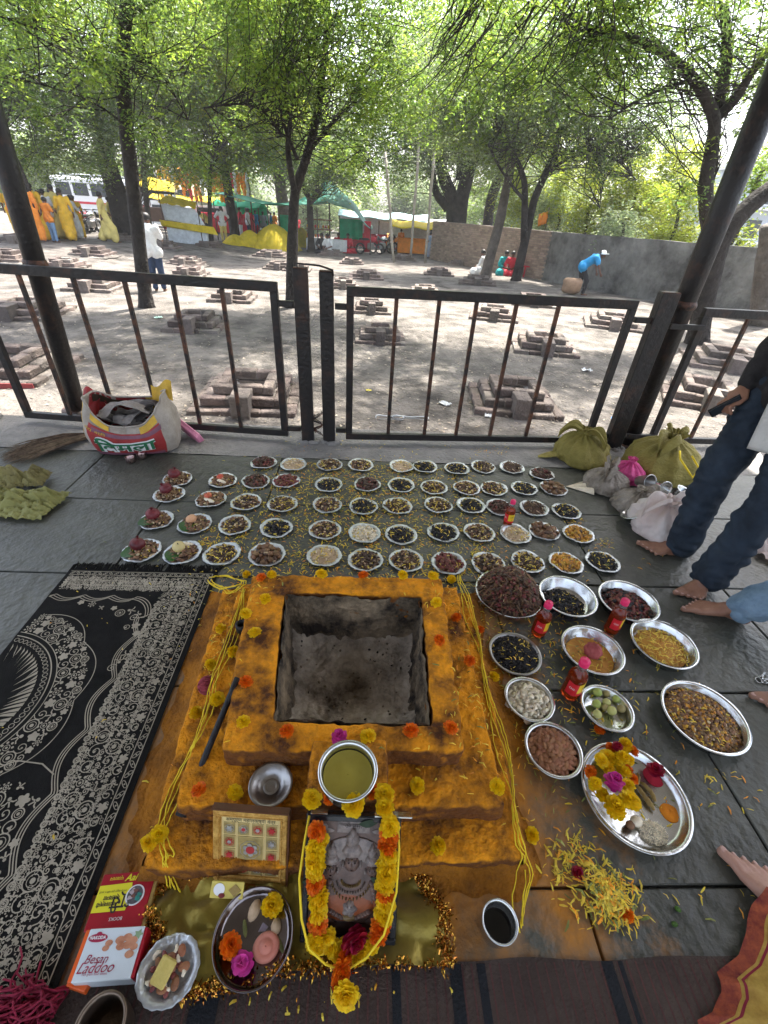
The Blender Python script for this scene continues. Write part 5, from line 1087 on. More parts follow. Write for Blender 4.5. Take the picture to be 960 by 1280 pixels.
# ------------------------------------------------------------------ steel plates and bowls at the right
def platter(px, py, R_, h, label, kind='steel bowl', seg=56, name='steel_bowl', flare=.8, lipw=.012, m_=None, z=0):
    p = P(px, py, h+z); p.z = z
    pr = [(.001, .003), (R_*flare*.92, .003), (R_*flare, .008), (R_-lipw, h-.004), (R_-lipw+.003, h), (R_, h+.0015), (R_+.0015, h-.001), (R_, h-.003), (R_-lipw+.002, h-.003), (R_*flare+.003, .004), (R_*flare*.93, 0), (.001, 0)]
    return MB().lathe(pr, seg).build(name, m_ or steel, None, loc=p, label=label, cat=kind), p
def pile(p, spec, n, R_, H, label, under, seed, pw=.5, name='food_heap', z=.004):
    me = heap_mesh(spec, n, R_, H, seed, under, pw); return link(name, me, None, (p.x, p.y, p.z+z), label=label, cat='offering', kind='stuff')
_, p = platter(637, 740, .155, .03, 'silver plate heaped high with brown husks, largest at the back right corner of the pit', 'plate', name='steel_plate')
pile(p, [('rd', 'l', .010, .2), ('dk', 'p', .018, .35), ('br', 'p', .016, .4), ('be', 'p', .010, .05)], 1700, .148, .12, 'tall heap of curled red brown husks on the silver plate', 'dk', 3, .55)
_, p = platter(710, 744, .128, .055, 'steel bowl of black raisins behind the row of oil bottles, with a wide shiny side')
pile(Vector((p.x-.02, p.y-.015, 0)), [('bk', 'l', .007, .85), ('ye', 'p', .009, .07), ('br', 'l', .006, .08)], 460, .095, .02, 'black raisins spread in the steel bowl behind the left bottle', 'bk', 4)
_, p = platter(786, 750, .13, .05, 'steel bowl of dark red dried fruit behind the right bottle')
pile(p, [('rd', 'l', .010, .55), ('bk', 'l', .010, .35), ('br', 'l', .008, .1)], 340, .105, .028, 'dark red dried fruit in the bowl behind the right bottle', 'rd', 5)
_, p = platter(644, 816, .103, .02, 'shallow dark rimmed plate of thin black seeds beside the pit', 'plate', name='steel_plate', m_=darksteel)
pile(p, [('bk', 't', .007, .8), ('bk', 's', .009, .14), ('ye', 'p', .010, .06)], 900, .09, .026, 'thin black seeds on the shallow plate beside the pit', 'bk', 6)
bw, p = platter(741, 811, .120, .05, 'steel bowl with a ball of red thread and a thin orange stain inside')
pile(p, [('ye', 'p', .010, .5), ('go', 's', .004, .4), ('gn', 'p', .009, .1)], 120, .1, .001, 'thin scatter of petals at the bottom of the bowl with the thread ball', 'go', 7)
pb = empty('thread_ball', (p.x+.005, p.y+.0, .038), 'fluted ball of red sacred thread lying in the steel bowl', 'thread ball')
MB().ell((0, 0, 0), (.036, .036, .034), 40, 16, fn=lambda q: 1-.12*abs(math.sin(5*math.atan2(q.y, q.x)))).build('thread', mat('pinkish_thread', (.3, .05, .05), .9, 0, .2, 20, .8, 220, col2=(.5, .14, .13)), pb)
_, p = platter(830, 803, .128, .045, 'steel plate of golden brown powder covered with petals, right of the bottles', 'plate', name='steel_plate', flare=.84)
pile(p, [('ye', 'p', .010, .45), ('go', 's', .004, .55)], 620, .106, .024, 'golden brown powder with yellow petals on top', 'go', 8)
_, p = platter(662, 873, .088, .035, 'steel bowl of cashew nuts beside the pit')
pile(p, [('cr', 'c', .0115, 1)], 300, .072, .034, 'cream coloured cashew nuts in the small bowl', 'cr', 9, name='cashew_nuts')
_, p = platter(759, 884, .090, .035, 'steel bowl holding nine small green limes')
lim = [mat('lime_green', (.22, .32, .05), .4, 0, .25, 10, .1, 60, col2=(.42, .46, .12)), mat('lime_yellow', (.4, .42, .1), .4, 0, .25, 10, .1, 60, col2=(.55, .52, .2)), mat('lime_brown', (.3, .24, .09), .5, 0, .25, 10, .1, 60)]
for i, (px, py, r, k, lab) in enumerate([(747, 865, .0165, 0, 'bright green lime at the back left of the bowl'), (759, 866, .013, 2, 'brownish lime at the back of the bowl'), (771, 873, .0145, 0, 'green lime at the back right of the bowl'), (746, 879, .016, 0, 'green lime at the left side of the bowl'), (759, 877, .0145, 1, 'yellowish lime in the middle of the bowl'), (777, 885, .015, 2, 'tan lime at the right side of the bowl'), (747, 892, .0155, 1, 'yellow-green lime at the front left of the bowl'), (765, 888, .0165, 1, 'large yellow-green lime at the front middle of the bowl'), (757, 883, .012, 2, 'small brown lime in the centre of the bowl')]):
    q = P(px, py, .025); MB().ell((0, 0, 0), (r, r*.96, r*.92), 18, 10, fn=lambda v: 1+.05*abs(v.z)**9+.012*noise.noise(v*6)).build('lime', lim[k], None, loc=(q.x, q.y, .006+r), rot=(i, i*.7, 0), label=lab, cat='lime', group='limes in the steel bowl')
_, p = platter(692, 936, .092, .035, 'steel bowl heaped with almonds, front most small bowl')
alm = mat('almond', (.2, .075, .03), .6, 0, .25, 60, .5, 260, col2=(.34, .15, .07), orn=.2)
AM = [MB().ell((0, 0, 0), (.0148, .0088, .0056), 12, 8, fn=lambda q: 1-.28*max(0, q.x)**2+.04*noise.noise(q*3+Vector((i, 0, 0)))).mesh('almond', alm) for i in range(3)]
for k in range(120):
    r_ = .074*math.sqrt((k+.5)/120); a = k*2.399; lay = .017+.030*(1-(r_/.078)**2)
    link('almond', AM[k % 3], None, (p.x+r_*math.cos(a), p.y+r_*math.sin(a), lay+rnd.uniform(-.002, .004)), rot=(rnd.uniform(-.5, .5), rnd.uniform(-.4, .4), rnd.uniform(0, 6.3)), label='brown almond heaped in the front small steel bowl', cat='almond', group='almonds in the steel bowl')
MB().lathe([(.001, .004+.024), (.04, .022), (.07, .006)], 20, (0, 0, 0)).build('almond_layer', alm, None, loc=(p.x, p.y, .004), label='lower layer of almonds beneath the others in the small steel bowl', cat='almonds', kind='stuff')
_, p = platter(881, 894, .140, .04, 'large steel plate heaped with brown crumbly jaggery mix at the right', 'plate', name='steel_plate', flare=.86)
pile(p, [('br', 'l', .008, .45), ('go', 'l', .007, .3), ('be', 'l', .006, .12), ('ye', 'p', .011, .05), ('dk', 's', .006, .08)], 1500, .118, .035, 'brown crumbly mix of jaggery and nuts on the large plate', 'br', 10)
bp, p = platter(794, 992, .156, .03, 'largest steel plate with fresh flowers, spices and rice, front right', 'plate', name='steel_plate', flare=.87)
FP = [(762, 937, 'o', .8), (770, 936, 'r', .8), (780, 935, 'y', 1.1), (789, 941, 'o', 1.0), (750, 953, 'y', 1.0), (757, 950, 'y', 1.2), (768, 953, 'y', 1.1), (776, 950, 'y', 1.0), (783, 952, 'y', .9), (737, 967, 'o', .9), (742, 983, 'y', 1.0), (751, 996, 'y', 1.0), (757, 963, 'y', 1.0), (764, 982, 'm', 1.5), (778, 968, 'y', 1.0), (783, 965, 'o', .8), (783, 984, 'y', .95), (789, 976, 'o', .85), (766, 1014, 'y', 1.5), (785, 1004, 'y', 1.3), (774, 941, 'y', 1.0), (817, 966, 'r', 1.2)]
for i, (px, py, c, s) in enumerate(FP):
    nm = {'y': 'yellow marigold', 'o': 'orange marigold', 'r': 'deep red rose', 'm': 'large magenta flower'}[c]
    lab = nm+' on the largest steel plate, '+['at its back edge', 'between two marigolds at the back', 'highest at the back', 'at the back right of the pile', 'at the left rim of the pile', 'upper left in the pile', 'in the middle of the pile', 'right of the pile middle', 'at the right side of the pile', 'at the far left rim', 'left of the magenta flower', 'below the left rim one', 'above the magenta flower', 'in the middle of the heap', 'just right of the magenta flower', 'above the green pods', 'touching the green pods', 'beside the pods and ginger', 'largest at the front left', 'at the front beside the bulbs', 'second highest at the back', 'alone at the right side'][i]
    flower(px, py, c, lab, s, z=.03+.018*(i % 3 == 1), group='flowers on the largest steel plate', name='rose' if c == 'r' else ('pink_flower' if c == 'm' else 'marigold'))
for i, (px, py, rz) in enumerate([(797, 975, 1.0), (801, 990, 1.9), (806, 998, 1.8), (811, 1003, 1.9), (814, 992, 1.7), (808, 985, 2.1)]):
    q = P(px, py, .012); MB().tube([(-.022, .002, 0), (-.008, 0, .003), (.01, -.001, .003), (.022, .003, 0)], [.004, .0065, .006, .003], 8).build('turmeric_root', mat('turmeric_root', (.2, .12, .03), .7, 0, .3, 30, .6, 120, col2=(.36, .25, .08)), None, loc=q, rz=rz, label=['topmost', 'second', 'third', 'lowest', 'rightmost', 'innermost'][i]+' knobbly brown turmeric root beside the flowers on the largest plate', cat='root', group='turmeric roots')
def powder(px, py, r, h, m_, lab):
    q = P(px, py, .01); MB().grid(lambda u, v: (r*v*math.cos(u*2*PI)*(1+.2*noise.noise(Vector((u*6, 1, r)))*v), r*v*math.sin(u*2*PI), h*(1-v*v)**1.5+.002*noise.noise(Vector((u*20, v*20, 0)))), 26, 8).build('powder', m_, None, loc=(q.x, q.y, .0042), label=lab, cat='powder', kind='stuff')
powder(838, 1015, .026, .006, mat('orange_powder', (.62, .2, .01), .95, 0, .2, 20, .4, 200), 'little heap of orange turmeric powder on the largest plate'); powder(818, 970, .03, .006, mat('red_powder', (.35, .01, .03), .95, 0, .2, 20, .4, 200), 'dab of red vermilion powder on the largest plate')
m = MB()
q = P(817, 1040, .01)
for _ in range(420):
    r_ = .04*math.sqrt(rnd.random()); a = rnd.uniform(0, 6.3); chip(m, Vector((r_*math.cos(a), r_*.8*math.sin(a), .003+.009*(1-(r_/.04)**2))), 't', .0034, 0)
m.build('rice_grains', CM['cr'], None, loc=(q.x, q.y, .004), label='small heap of white rice grains at the front of the largest plate', cat='rice', kind='stuff')
for i, (px, py, r) in enumerate([(795, 1027, .017), (788, 1031, .013)]): q = P(px, py, .015); MB().ell((0, 0, 0), (r, r*.9, r*.8), 12, 8, fn=lambda v: 1+.1*noise.noise(v*4)).build('betel_nut', [CM['cr'], CM['br']][i], None, loc=(q.x, q.y, .004+r*.8), label=['pale round betel nut at the front of the largest plate', 'brown betel nut at the front of the largest plate'][i], cat='nut')

# ------------------------------------------------------------------ oil bottles
amber = mat('amber_oil', (.42, .045, .008), .08, 0, .1, 4, 0, trans=.75, ior=1.42, col2=(.5, .07, .012)); clearp = mat('clear_plastic', (.85, .87, .88), .08, 0, .03, 4, 0, trans=.9, ior=1.3); capm = mat('pink_cap', (.75, .03, .13), .35, 0, .05, 9, 0); lred = mat('label_red', (.62, .02, .03), .45, 0, .08, 20, 0); lyel = mat('label_yellow', (.8, .55, .03), .45, 0, .08, 20, 0); inkm = mat('print_ink', (.03, .02, .02), .5, 0, .1, 9, 0); wink = mat('print_white', (.8, .8, .8), .5, 0, .05, 9, 0)
def bottle(px, py, label, rz, H=.19, both=True):
    p = P(px, py, 0); t = empty('oil_bottle', p, label, 'bottle', 'small oil bottles with pink caps', rz, scale=H/.19)
    sq = lambda a, r, z: r*(1+.07*(1-abs(math.cos(2*a)))) if z < .125 else r
    MB().lathe([(.001, .003), (.022, .002), (.028, .006), (.0295, .02), (.0285, .03), (.0285, .1), (.0295, .108), (.026, .122), (.018, .134), (.0125, .141)], 32, fn=sq).build('body', amber, t)
    MB().lathe([(.0128, .1412), (.0128, .146), (.0145, .148), (.0145, .151), (.0125, .153), (.0125, .163)], 24).build('neck', clearp, t)
    MB().lathe([(.0165, .164), (.0168, .166), (.0165, .184), (.0145, .188), (.001, .1885)], 28, fn=lambda a, r, z: r*(1+.02*math.sin(a*28)*(z < .184))).build('cap', capm, t)
    def face(u0, u1, z0, z1, m_, nm, off=.0008):
        def fn(u, v):
            a = u0+(u1-u0)*u; z = z0+(z1-z0)*v; r = sq(a, .0288, z)+off; return (r*math.cos(a), r*math.sin(a), z)
        return MB().grid(fn, 14, 2).build(nm, m_, t)
    face(-PI*.62, -PI*.12, .036, .095, lyel, 'yellow_label'); face(-PI*1.02, -PI*.62, .036, .095, lred, 'red_label')
    if both: face(-PI*.12, PI*.3, .036, .095, lred, 'red_label')
    face(-PI*.62, -PI*.12, .036, .048, lred, 'label_band', .0013)
    for (s, z, c, m_, hh) in (('OIL', .076, -PI*.37, inkm, .014), ('til', .058, -PI*.37, lred, .012), ('OIL', .07, -PI*.82, wink, .013)):
        v, f = txt(s, hh); m = MB(); m.add([((sq(c+x/.029, .0288, z)+.0018)*math.cos(c+x/.029), (sq(c+x/.029, .0288, z)+.0018)*math.sin(c+x/.029), z+y) for x, y in v], f, 0); m.build('label_text', m_, t)
bottle(634, 656, 'oil bottle standing alone among the foil plates of the middle row', -.15, .17); bottle(672, 792, 'oil bottle between the husk plate and the black seeds', .45, .19); bottle(763, 788, 'oil bottle in front of the dark red dried fruit bowl', -.3+.9, .19); bottle(711, 868, 'oil bottle nearest the camera, beside the bowl with the thread ball', .35, .205)
# ------------------------------------------------------------------ black shawl with woven pattern
def ribbon(m, pts, w, z, mi=0, closed=False, xf=None):
    n = len(pts); vs = []
    for i, p in enumerate(pts):
        a = pts[(i-1) % n] if (closed or i) else p; b = pts[(i+1) % n] if (closed or i < n-1) else p
        dx, dy = b[0]-a[0], b[1]-a[1]; l = math.hypot(dx, dy) or 1; nx_, ny_ = -dy/l*w/2, dx/l*w/2
        for s in (1, -1):
            q = (p[0]+s*nx_, p[1]+s*ny_); vs.append(xf(*q, z) if xf else (q[0], q[1], z))
    fs = [(2*i, 2*i+1, 2*((i+1) % n)+1, 2*((i+1) % n)) for i in range(n if closed else n-1)]
    m.add(vs, fs, mi)
def disc(m, c, r, z, mi=0, n=10, xf=None, ry=None, ang=0, fn=None):
    vs = []
    for i in range(n):
        a = 2*PI*i/n; k = fn(a) if fn else 1; x, y = r*k*math.cos(a), (ry or r)*k*math.sin(a); q = (c[0]+x*math.cos(ang)-y*math.sin(ang), c[1]+x*math.sin(ang)+y*math.cos(ang)); vs.append(xf(*q, z) if xf else (q[0], q[1], z))
    m.add(vs, [tuple(range(n))], mi)
blackc = mat('black_wool', (.006, .0055, .005), .95, 0, .3, 12, .7, 220, col2=(.016, .015, .014), spec=.15); beigec = mat('beige_weave', (.27, .235, .18), .95, 0, .2, 12, .6, 240, col2=(.42, .37, .29), spec=.2)
SX0, SX1, SY0, SY1 = -1.34, -.665, 1.555, -.15
def fold(x, y): return .004+.0035*noise.noise(Vector((x*2.2, y*2.2, 4)))+.0015*noise.noise(Vector((x*9, y*9, 4)))
def SX(u, v, z=0):   # u from right edge inward, v from the top edge down
    x = SX1+.035*(v/1.6)-u; y = SY0-v; return (x, y, fold(x, y)+z)
sh = empty('patterned_shawl', (0, 0, 0), 'black shawl with beige woven paisley pattern and black fringe spread on the left floor', 'shawl')
MB().grid(lambda u, v: SX(.675*(1-u), 1.7*v, .0), 60, 120).build('cloth', blackc, sh)
m = MB(); Q = random.Random(5)
RB = lambda pts, w, closed=False: ribbon(m, pts, w, .0018, 0, closed, SX)
DS = lambda c, r, **k: disc(m, c, r, .0018, 0, xf=SX, **k)
def circ(c, r, w=.0024, n=12, fn=None, ry=None, ang=0):
    pts = []
    for i in range(n):
        a = 2*PI*i/n; k = fn(a) if fn else 1; x, y = r*k*math.cos(a), (ry or r)*k*math.sin(a); pts.append((c[0]+x*math.cos(ang)-y*math.sin(ang), c[1]+x*math.sin(ang)+y*math.cos(ang)))
    RB(pts, w, True)
def motif(c, s, kind, ang):
    if kind == 0: circ(c, s, .0034, 16); circ(c, s*.62, .0018, 12); DS(c, s*.3)
    elif kind == 1:
        circ(c, s*.45, .0022, 10); [DS((c[0]+s*.82*math.cos(a), c[1]+s*.82*math.sin(a)), s*.2, n=7) for a in [ang+i*PI/3.5 for i in range(7)]]; DS(c, s*.2, n=6)
    elif kind == 2:
        pts = [(t, ) for t in range(11)]; sp = []
        for i in range(18): a = ang+i*.5; r = s*(1-i/20); sp.append((c[0]+r*math.cos(a), c[1]+r*math.sin(a)))
        RB(sp, .0028); DS(sp[-1], s*.17, n=7)
    elif kind == 3: circ(c, s, .0030, 18, lambda a: .72+.28*math.cos(a)-.12*math.cos(2*a), ry=s*.8, ang=ang); DS(c, s*.33, fn=lambda a: .8+.3*math.cos(3*a), n=12)
    elif kind == 4: DS(c, s*.95, n=20, fn=lambda a: .55+.4*abs(math.cos(2.5*a+ang)))
    elif kind == 5:
        for k in (-1, 0, 1): a = ang+k*.7; RB([(c[0]+math.cos(a)*s*.2, c[1]+math.sin(a)*s*.2), (c[0]+math.cos(a+.2*k)*s*.7, c[1]+math.sin(a+.2*k)*s*.7), (c[0]+math.cos(a+.5*k)*s*1.1, c[1]+math.sin(a+.5*k)*s*1.1)], .004)
        DS((c[0]-math.cos(ang)*s*.2, c[1]-math.sin(ang)*s*.2), s*.3, n=8)
def leafchain(p, q, s, w=.0022):
    n = int(math.dist(p, q)/s)
    for i in range(n):
        t = (i+.5)/n; c = (p[0]+(q[0]-p[0])*t, p[1]+(q[1]-p[1])*t); an = math.atan2(q[1]-p[1], q[0]-p[0])
        circ(c, s*.46, w, 10, lambda a: .55+.45*math.cos(a)**2, ry=s*.3, ang=an+(.7 if i % 2 else -.7)); DS(c, s*.1, n=6)
RB([(.022, .02), (.022, .8), (.022, 1.7)], .003); RB([(.047, .04), (.047, 1.7)], .003); leafchain((.034, .03), (.034, 1.68), .028)
RB([(.02, .018), (.66, .018)], .003); RB([(.045, .04), (.66, .04)], .003); leafchain((.03, .029), (.66, .029), .024)
# border rows running down the right side and across the top
def row(u, v0, v1, s, kinds, top=False, dens=1.95):
    s = s*.86
    n = int((v1-v0)/(s*dens)); 
    for i in range(n):
        t = v0+(i+.5)*(v1-v0)/n; c = (u, t) if not top else (t, u); k = kinds[i % len(kinds)]; motif((c[0]+Q.uniform(-.002, .002), c[1]), s*Q.uniform(.9, 1.08), k, (i % 4)*PI/2+(.4 if top else 0))
row(.070, .06, 1.68, .020, [3, 5, 2, 4]); row(.113, .085, 1.68, .026, [0, 2, 1, 5]); row(.163, .12, 1.68, .027, [3, 1, 0, 2]); row(.091, .07, 1.68, .010, [1, 4]); row(.139, .10, 1.68, .011, [4, 2]); row(.190, .15, 1.68, .012, [1, 5]); row(.206, .19, 1.68, .010, [4, 0])
row(.06, .08, .66, .015, [5, 2, 3], True); row(.09, .11, .66, .017, [1, 0, 4, 2], True); row(.12, .14, .66, .015, [3, 5, 0], True); row(.075, .1, .66, .008, [4, 1], True); row(.105, .1, .66, .008, [4, 2], True)
for _ in range(1500):
    u, v = Q.uniform(.052, .212), Q.uniform(.05, 1.5)
    if Q.random() < .5: circ((u, v), Q.uniform(.0035, .006), .0014, 7)
    else: DS((u, v), Q.uniform(.0014, .003), n=5)
for _ in range(700): u, v = Q.uniform(.21, .655), Q.uniform(.046, .135); (circ((u, v), Q.uniform(.0035, .005), .0014, 7) if Q.random() < .5 else DS((u, v), Q.uniform(.0014, .003), n=5))
# scalloped triple line separating border and field
def scal(off):
    pts = []; L_ = 0
    for i in range(150):
        v = 1.70-i*(1.42/150); u = .212+.035*abs(math.sin(v*PI/.19))+off+.10*sstep(.62, .95, v)*0; pts.append((u, v))
    for i in range(1, 18): a = i/18*PI/2; pts.append((.212+off+.10*(1-math.cos(a)), .28-.11*math.sin(a)+off))
    for i in range(60): u = .312+i*(.36/60); pts.append((u+off, .165+.022*abs(math.sin((u-.285)*PI/.12))+off))
    RB([p for p in pts if p[0] < .67], .0032)
for o in (0, .008, .016): scal(o)
# medallion: centre off the left edge
MC = (.70, .66)
def arc(r, a0, a1, w=.003, n=50, f=None):
    RB([(min(.668, MC[0]-(r+(f(a) if f else 0))*math.cos(a)), MC[1]+(r+(f(a) if f else 0))*math.sin(a)) for a in [a0+(a1-a0)*i/n for i in range(n+1)] if MC[0]-r*math.cos(a) < .672], w)
arc(.27, -1.45, 1.2, .004); arc(.288, -1.45, 1.2, .003)
for i in range(34):
    a = -1.4+i*.077; c = (MC[0]-.252*math.cos(a), MC[1]+.252*math.sin(a))
    if c[0] < .66: circ(c, .008, .0022, 9)
for i in range(34):
    a = -1.45+i*.080; r0 = .228; L_ = .035+.035*abs(math.sin(i*1.7)); p = [(MC[0]-r*math.cos(a+tw), MC[1]+r*math.sin(a+tw)) for r, tw in ((r0, 0), (r0-L_*.5, .06), (r0-L_, .16))]
    if max(q[0] for q in p) < .668: m.add([SX(p[0][0]-.004*math.sin(a), p[0][1]-.007, .0018), SX(p[0][0]+.004*math.sin(a), p[0][1]+.007, .0018), SX(p[1][0], p[1][1]+.004, .0018), SX(*p[2], .0018), SX(p[1][0], p[1][1]-.004, .0018)], [(0, 1, 2, 3, 4)])
lob = lambda a: .095+.03*abs(math.sin(a*4.6)); arc(.288, -1.35, 1.1, .003, 120, lob)
for r, s in ((.310, .021), (.347, .020), (.375, .014)):
    for i in range(60):
        a = -1.38+i*(s*1.9/r)
        if a > 1.15: break
        c = (MC[0]-r*math.cos(a), MC[1]+r*math.sin(a))
        if c[0] < .655 and c[0] > .19 and r < .285+lob(a)-.004: motif(c, s, [1, 4, 2, 0, 5][i % 5], a)
# corner sprays and dense lower field
for (u, v, s) in [(.30, .25, .022), (.335, .265, .018), (.27, .29, .02), (.245, .33, .02), (.37, .24, .015), (.225, .37, .018), (.42, .235, .014), (.22, .47, .02), (.235, .5, .02), (.25, .53, .018), (.47, .22, .016), (.52, .21, .016), (.28, .34, .016), (.255, .27, .018)]: motif((u, v), s, Q.randrange(6), Q.uniform(0, 6))
def inside(u, v): return v > .84+.10*abs(math.sin(u*6)) and .255 < u < .655 and math.hypot(u-MC[0], v-MC[1]) > .37
v = .80
while v < 1.69:
    u = .25+.012*Q.random()
    while u < .66:
        s = Q.choice([.016, .02, .024])
        if inside(u, v) and math.hypot(u-.42, v-1.14) > .135: motif((u, v), s*.92, Q.randrange(6), Q.uniform(0, 6))
        u += .037
    v += .034
for r in (.125, .117, .10): circ((.42, 1.14), r, .003, 48, lambda a: 1+.04*math.cos(a*12))
for i in range(12): a = i*PI/6; motif((.42+.072*math.cos(a), 1.14+.072*math.sin(a)), .019, i % 3+2, a)
motif((.42, 1.14), .045, 0, 0); RB([(.25, .90), (.30, .87), (.38, .86), (.46, .90), (.56, .96), (.66, .99)], .004)
m.build('woven_pattern', beigec, sh)['kind'] = 'stuff'
m = MB()
for i in range(190):
    u = .675*rnd.random(); x, y, z = SX(u, 0); L_ = rnd.uniform(.025, .05); a = rnd.uniform(-.5, .5)
    m.tube([(x, y-.004, z), (x+a*L_*.4, y+L_*.5, z+.006*rnd.random()), (x+a*L_, y+L_, .003)], [.003, .0035, .0012], 4)
m.build('fringe', blackc, sh)['kind'] = 'stuff'

# ------------------------------------------------------------------ brown striped runner at the bottom
matb = mat('brown_runner', (.035, .022, .017), .95, 0, .3, 8, .8, 160, col2=(.07, .048, .038)); matk = mat('dark_stripe', (.008, .009, .012), .95, 0, .3, 8, .8, 160); matr = mat('maroon_stripe', (.075, .03, .026), .95, 0, .3, 8, .6, 160)
rn = empty('striped_runner', (0, 0, 0), 'dark brown runner mat with black and maroon stripes along the bottom edge', 'mat')
def RZ(x, y, z=0): return (x, y, .0045+.002*noise.noise(Vector((x*5, y*5, 0)))+z)
MB().grid(lambda u, v: RZ(-.62+1.7*u, -.3+(.545+.008*noise.noise(Vector((u*9, 0, 1))))*v), 90, 20).build('cloth', matb, rn)
sm_ = MB()
for i, (x, w, k) in enumerate([(-.34, .06, 0), (.235, .028, 0), (.30, .02, 0), (.60, .028, 0), (.64, .012, 0), (.92, .03, 0), (.1, .02, 0)]+[(-.55+.022*j, .004, 1) for j in range(74)]):
    sm_.grid(lambda u, v: RZ(x+w*u, -.3+.54*v, .0012-.0004*k), 1, 14, k)
sm_.build('stripes', [matk, matr], rn)['kind'] = 'stuff'
# ------------------------------------------------------------------ green-gold cloth under the picture
gcl = mat('olive_organza', (.09, .065, .005), .28, .5, .3, 4, .12, 40, col2=(.34, .25, .03), thr=(.3, .7), sheen=.3, det=8); gold = mat('gold_tinsel', (.50, .24, .04), .22, 1, .35, 90, 0, 1, isl=.6)
cl = empty('gold_fringed_cloth', (0, 0, 0), 'olive green sheer cloth with a gold tinsel fringe under the picture and plate', 'cloth')
cc = [P(200, 1112), P(330, 1085), P(505, 1092), P(548, 1140), (P(552, 1205)), P(430, 1210), P(300, 1232), P(232, 1240), P(196, 1180)]
ctr = Vector((-.14, .31, 0))
def edge(t):
    n = len(cc); f = t*n; i = int(f) % n; u = f-int(f); a, b, c, d_ = cc[(i-1) % n], cc[i], cc[(i+1) % n], cc[(i+2) % n]
    return .5*((2*b)+(c-a)*u+(2*a-5*b+4*c-d_)*u*u+(3*b-a-3*c+d_)*u**3)
def clf(u, v):
    e = edge(u % 1); p = ctr.lerp(e, v**.7*(1+.03*math.sin(u*60)*v)); x, y = p.x, p.y
    w = abs(noise.noise(Vector((x*7+2*noise.noise(Vector((x*5, y*5, 0))), y*11, 2)))); return (x, y, .0095+.045*w*sstep(.1, .5, v)+.014*abs(noise.noise(Vector((x*13+y*6, y*4, 7))))+.004*v)
MB().grid(clf, 150, 34).build('fabric', gcl, cl)
m = MB()
for i in range(3000):
    t = rnd.random()
    if .45 < t < .56 and rnd.random() < .6: continue
    e = Vector(clf(t, 1)); o = (edge(t)-ctr).normalized(); L_ = rnd.uniform(.004, .015); s = Vector((rnd.gauss(0, .006), rnd.gauss(0, .006), 0)); q = e+o*rnd.uniform(-.018, .007)+s; a = rnd.uniform(-3, 3)
    d_ = Vector((o.x*math.cos(a)-o.y*math.sin(a), o.x*math.sin(a)+o.y*math.cos(a), rnd.uniform(-.2, .6))); n_ = Vector((-d_.y, d_.x, 0))*.0014
    m.add([q-n_, q+n_, q+d_*L_*.5+n_+Vector((0, 0, .004)), q+d_*L_*.5-n_+Vector((0, 0, .004)), q+d_*L_+n_*.5], [(0, 1, 2, 3), (3, 2, 4)])
m.build('gold_fringe', gold, cl)['kind'] = 'stuff'

# ------------------------------------------------------------------ panels leaning on the pit
def frame_basis(bl, br, up_pt):
    bl, br, up_pt = Vector(bl), Vector(br), Vector(up_pt); x = (br-bl).normalized(); v = up_pt-bl; y = (v-x*v.dot(x)).normalized(); z = x.cross(y); return bl, x, y, z, (br-bl).length, v.dot(y)
def pnl(name, label, cat, bl, br, tl):
    o, x, y, z, w, h = frame_basis(bl, br, tl); t = empty(name, (0, 0, 0), label, cat); t.matrix_world = Matrix(((x.x, y.x, z.x, o.x), (x.y, y.y, z.y, o.y), (x.z, y.z, z.z, o.z), (0, 0, 0, 1))); return t, w, h
# framed deity picture
bl = P(375, 1174, .014); br = P(494, 1178, .014); tl = AT(382, 1014, .462)
t, w, h = pnl('framed_picture', 'black framed picture of a silver crowned stone deity hung with a marigold garland', 'picture', bl, br, tl)
blk = mat('black_frame', (.012, .013, .016), .22, 0, .2, 9, .05, 20); pbg = mat('picture_print', (.05, .032, .028), .35, 0, .4, 24, .1, 60, col2=(.22, .14, .11)); psil = mat('print_silver', (.10, .08, .07), .35, 0, .3, 60, .1, 60, col2=(.34, .28, .25)); por = mat('print_orange', (.16, .045, .02), .35, 0, .3, 30, .1, 60, col2=(.36, .10, .03)); pdk = mat('print_dark', (.03, .015, .012), .35, 0, .3, 30, 0); pgd = mat('print_gold', (.22, .15, .06), .35, 0, .3, 40, 0)
fw = .016
for nm, c, d_ in (('frame_rail', (w/2, fw/2, 0), (w, fw, .022)), ('frame_rail', (w/2, h-fw/2, 0), (w, fw, .022)), ('frame_stile', (fw/2, h/2, 0), (fw, h-2*fw-.0006, .021)), ('frame_stile', (w-fw/2, h/2, 0), (fw, h-2*fw-.0006, .021))): MB().box(c, d_, ch=.003).build(nm, blk, t)
MB().box((w/2, h/2, -.004), (w-2*fw, h-2*fw, .008)).build('print', pbg, t)
MB().box((w-.02, h+.001, .002), (.09, .004, .02), ch=.001).box((.03, h+.001, 0), (.04, .003, .02), ch=.001).build('corner_trim', steel, t)
def plate2(m, c, rx, ry, z, mi, n=22, fn=None):
    vs = [(c[0]+rx*(fn(a) if fn else 1)*math.cos(a), c[1]+ry*(fn(a) if fn else 1)*math.sin(a), z) for a in [2*PI*i/n for i in range(n)]]; vs2 = [(x, y, z-.0012) for x, y, _ in vs]; m.add(vs+vs2, [tuple(range(n))]+[(i, n+i, n+(i+1) % n, (i+1) % n) for i in range(n)], mi)
cx = w*.50; m = MB(); Z0 = .0015
m.box((cx, h*.885, Z0-.0005), (w*.34, h*.075, .001), mi=1, ch=0); plate2(m, (cx, h*.925), w*.17, h*.03, Z0, 1); [plate2(m, (cx+s*w*.3, h*.86), w*.10, h*.02, Z0, 1) for s in (-1, 1)]; [plate2(m, (cx+s*w*.3, h*.89), w*.03, h*.02, Z0, 1) for s in (-1, 1)]
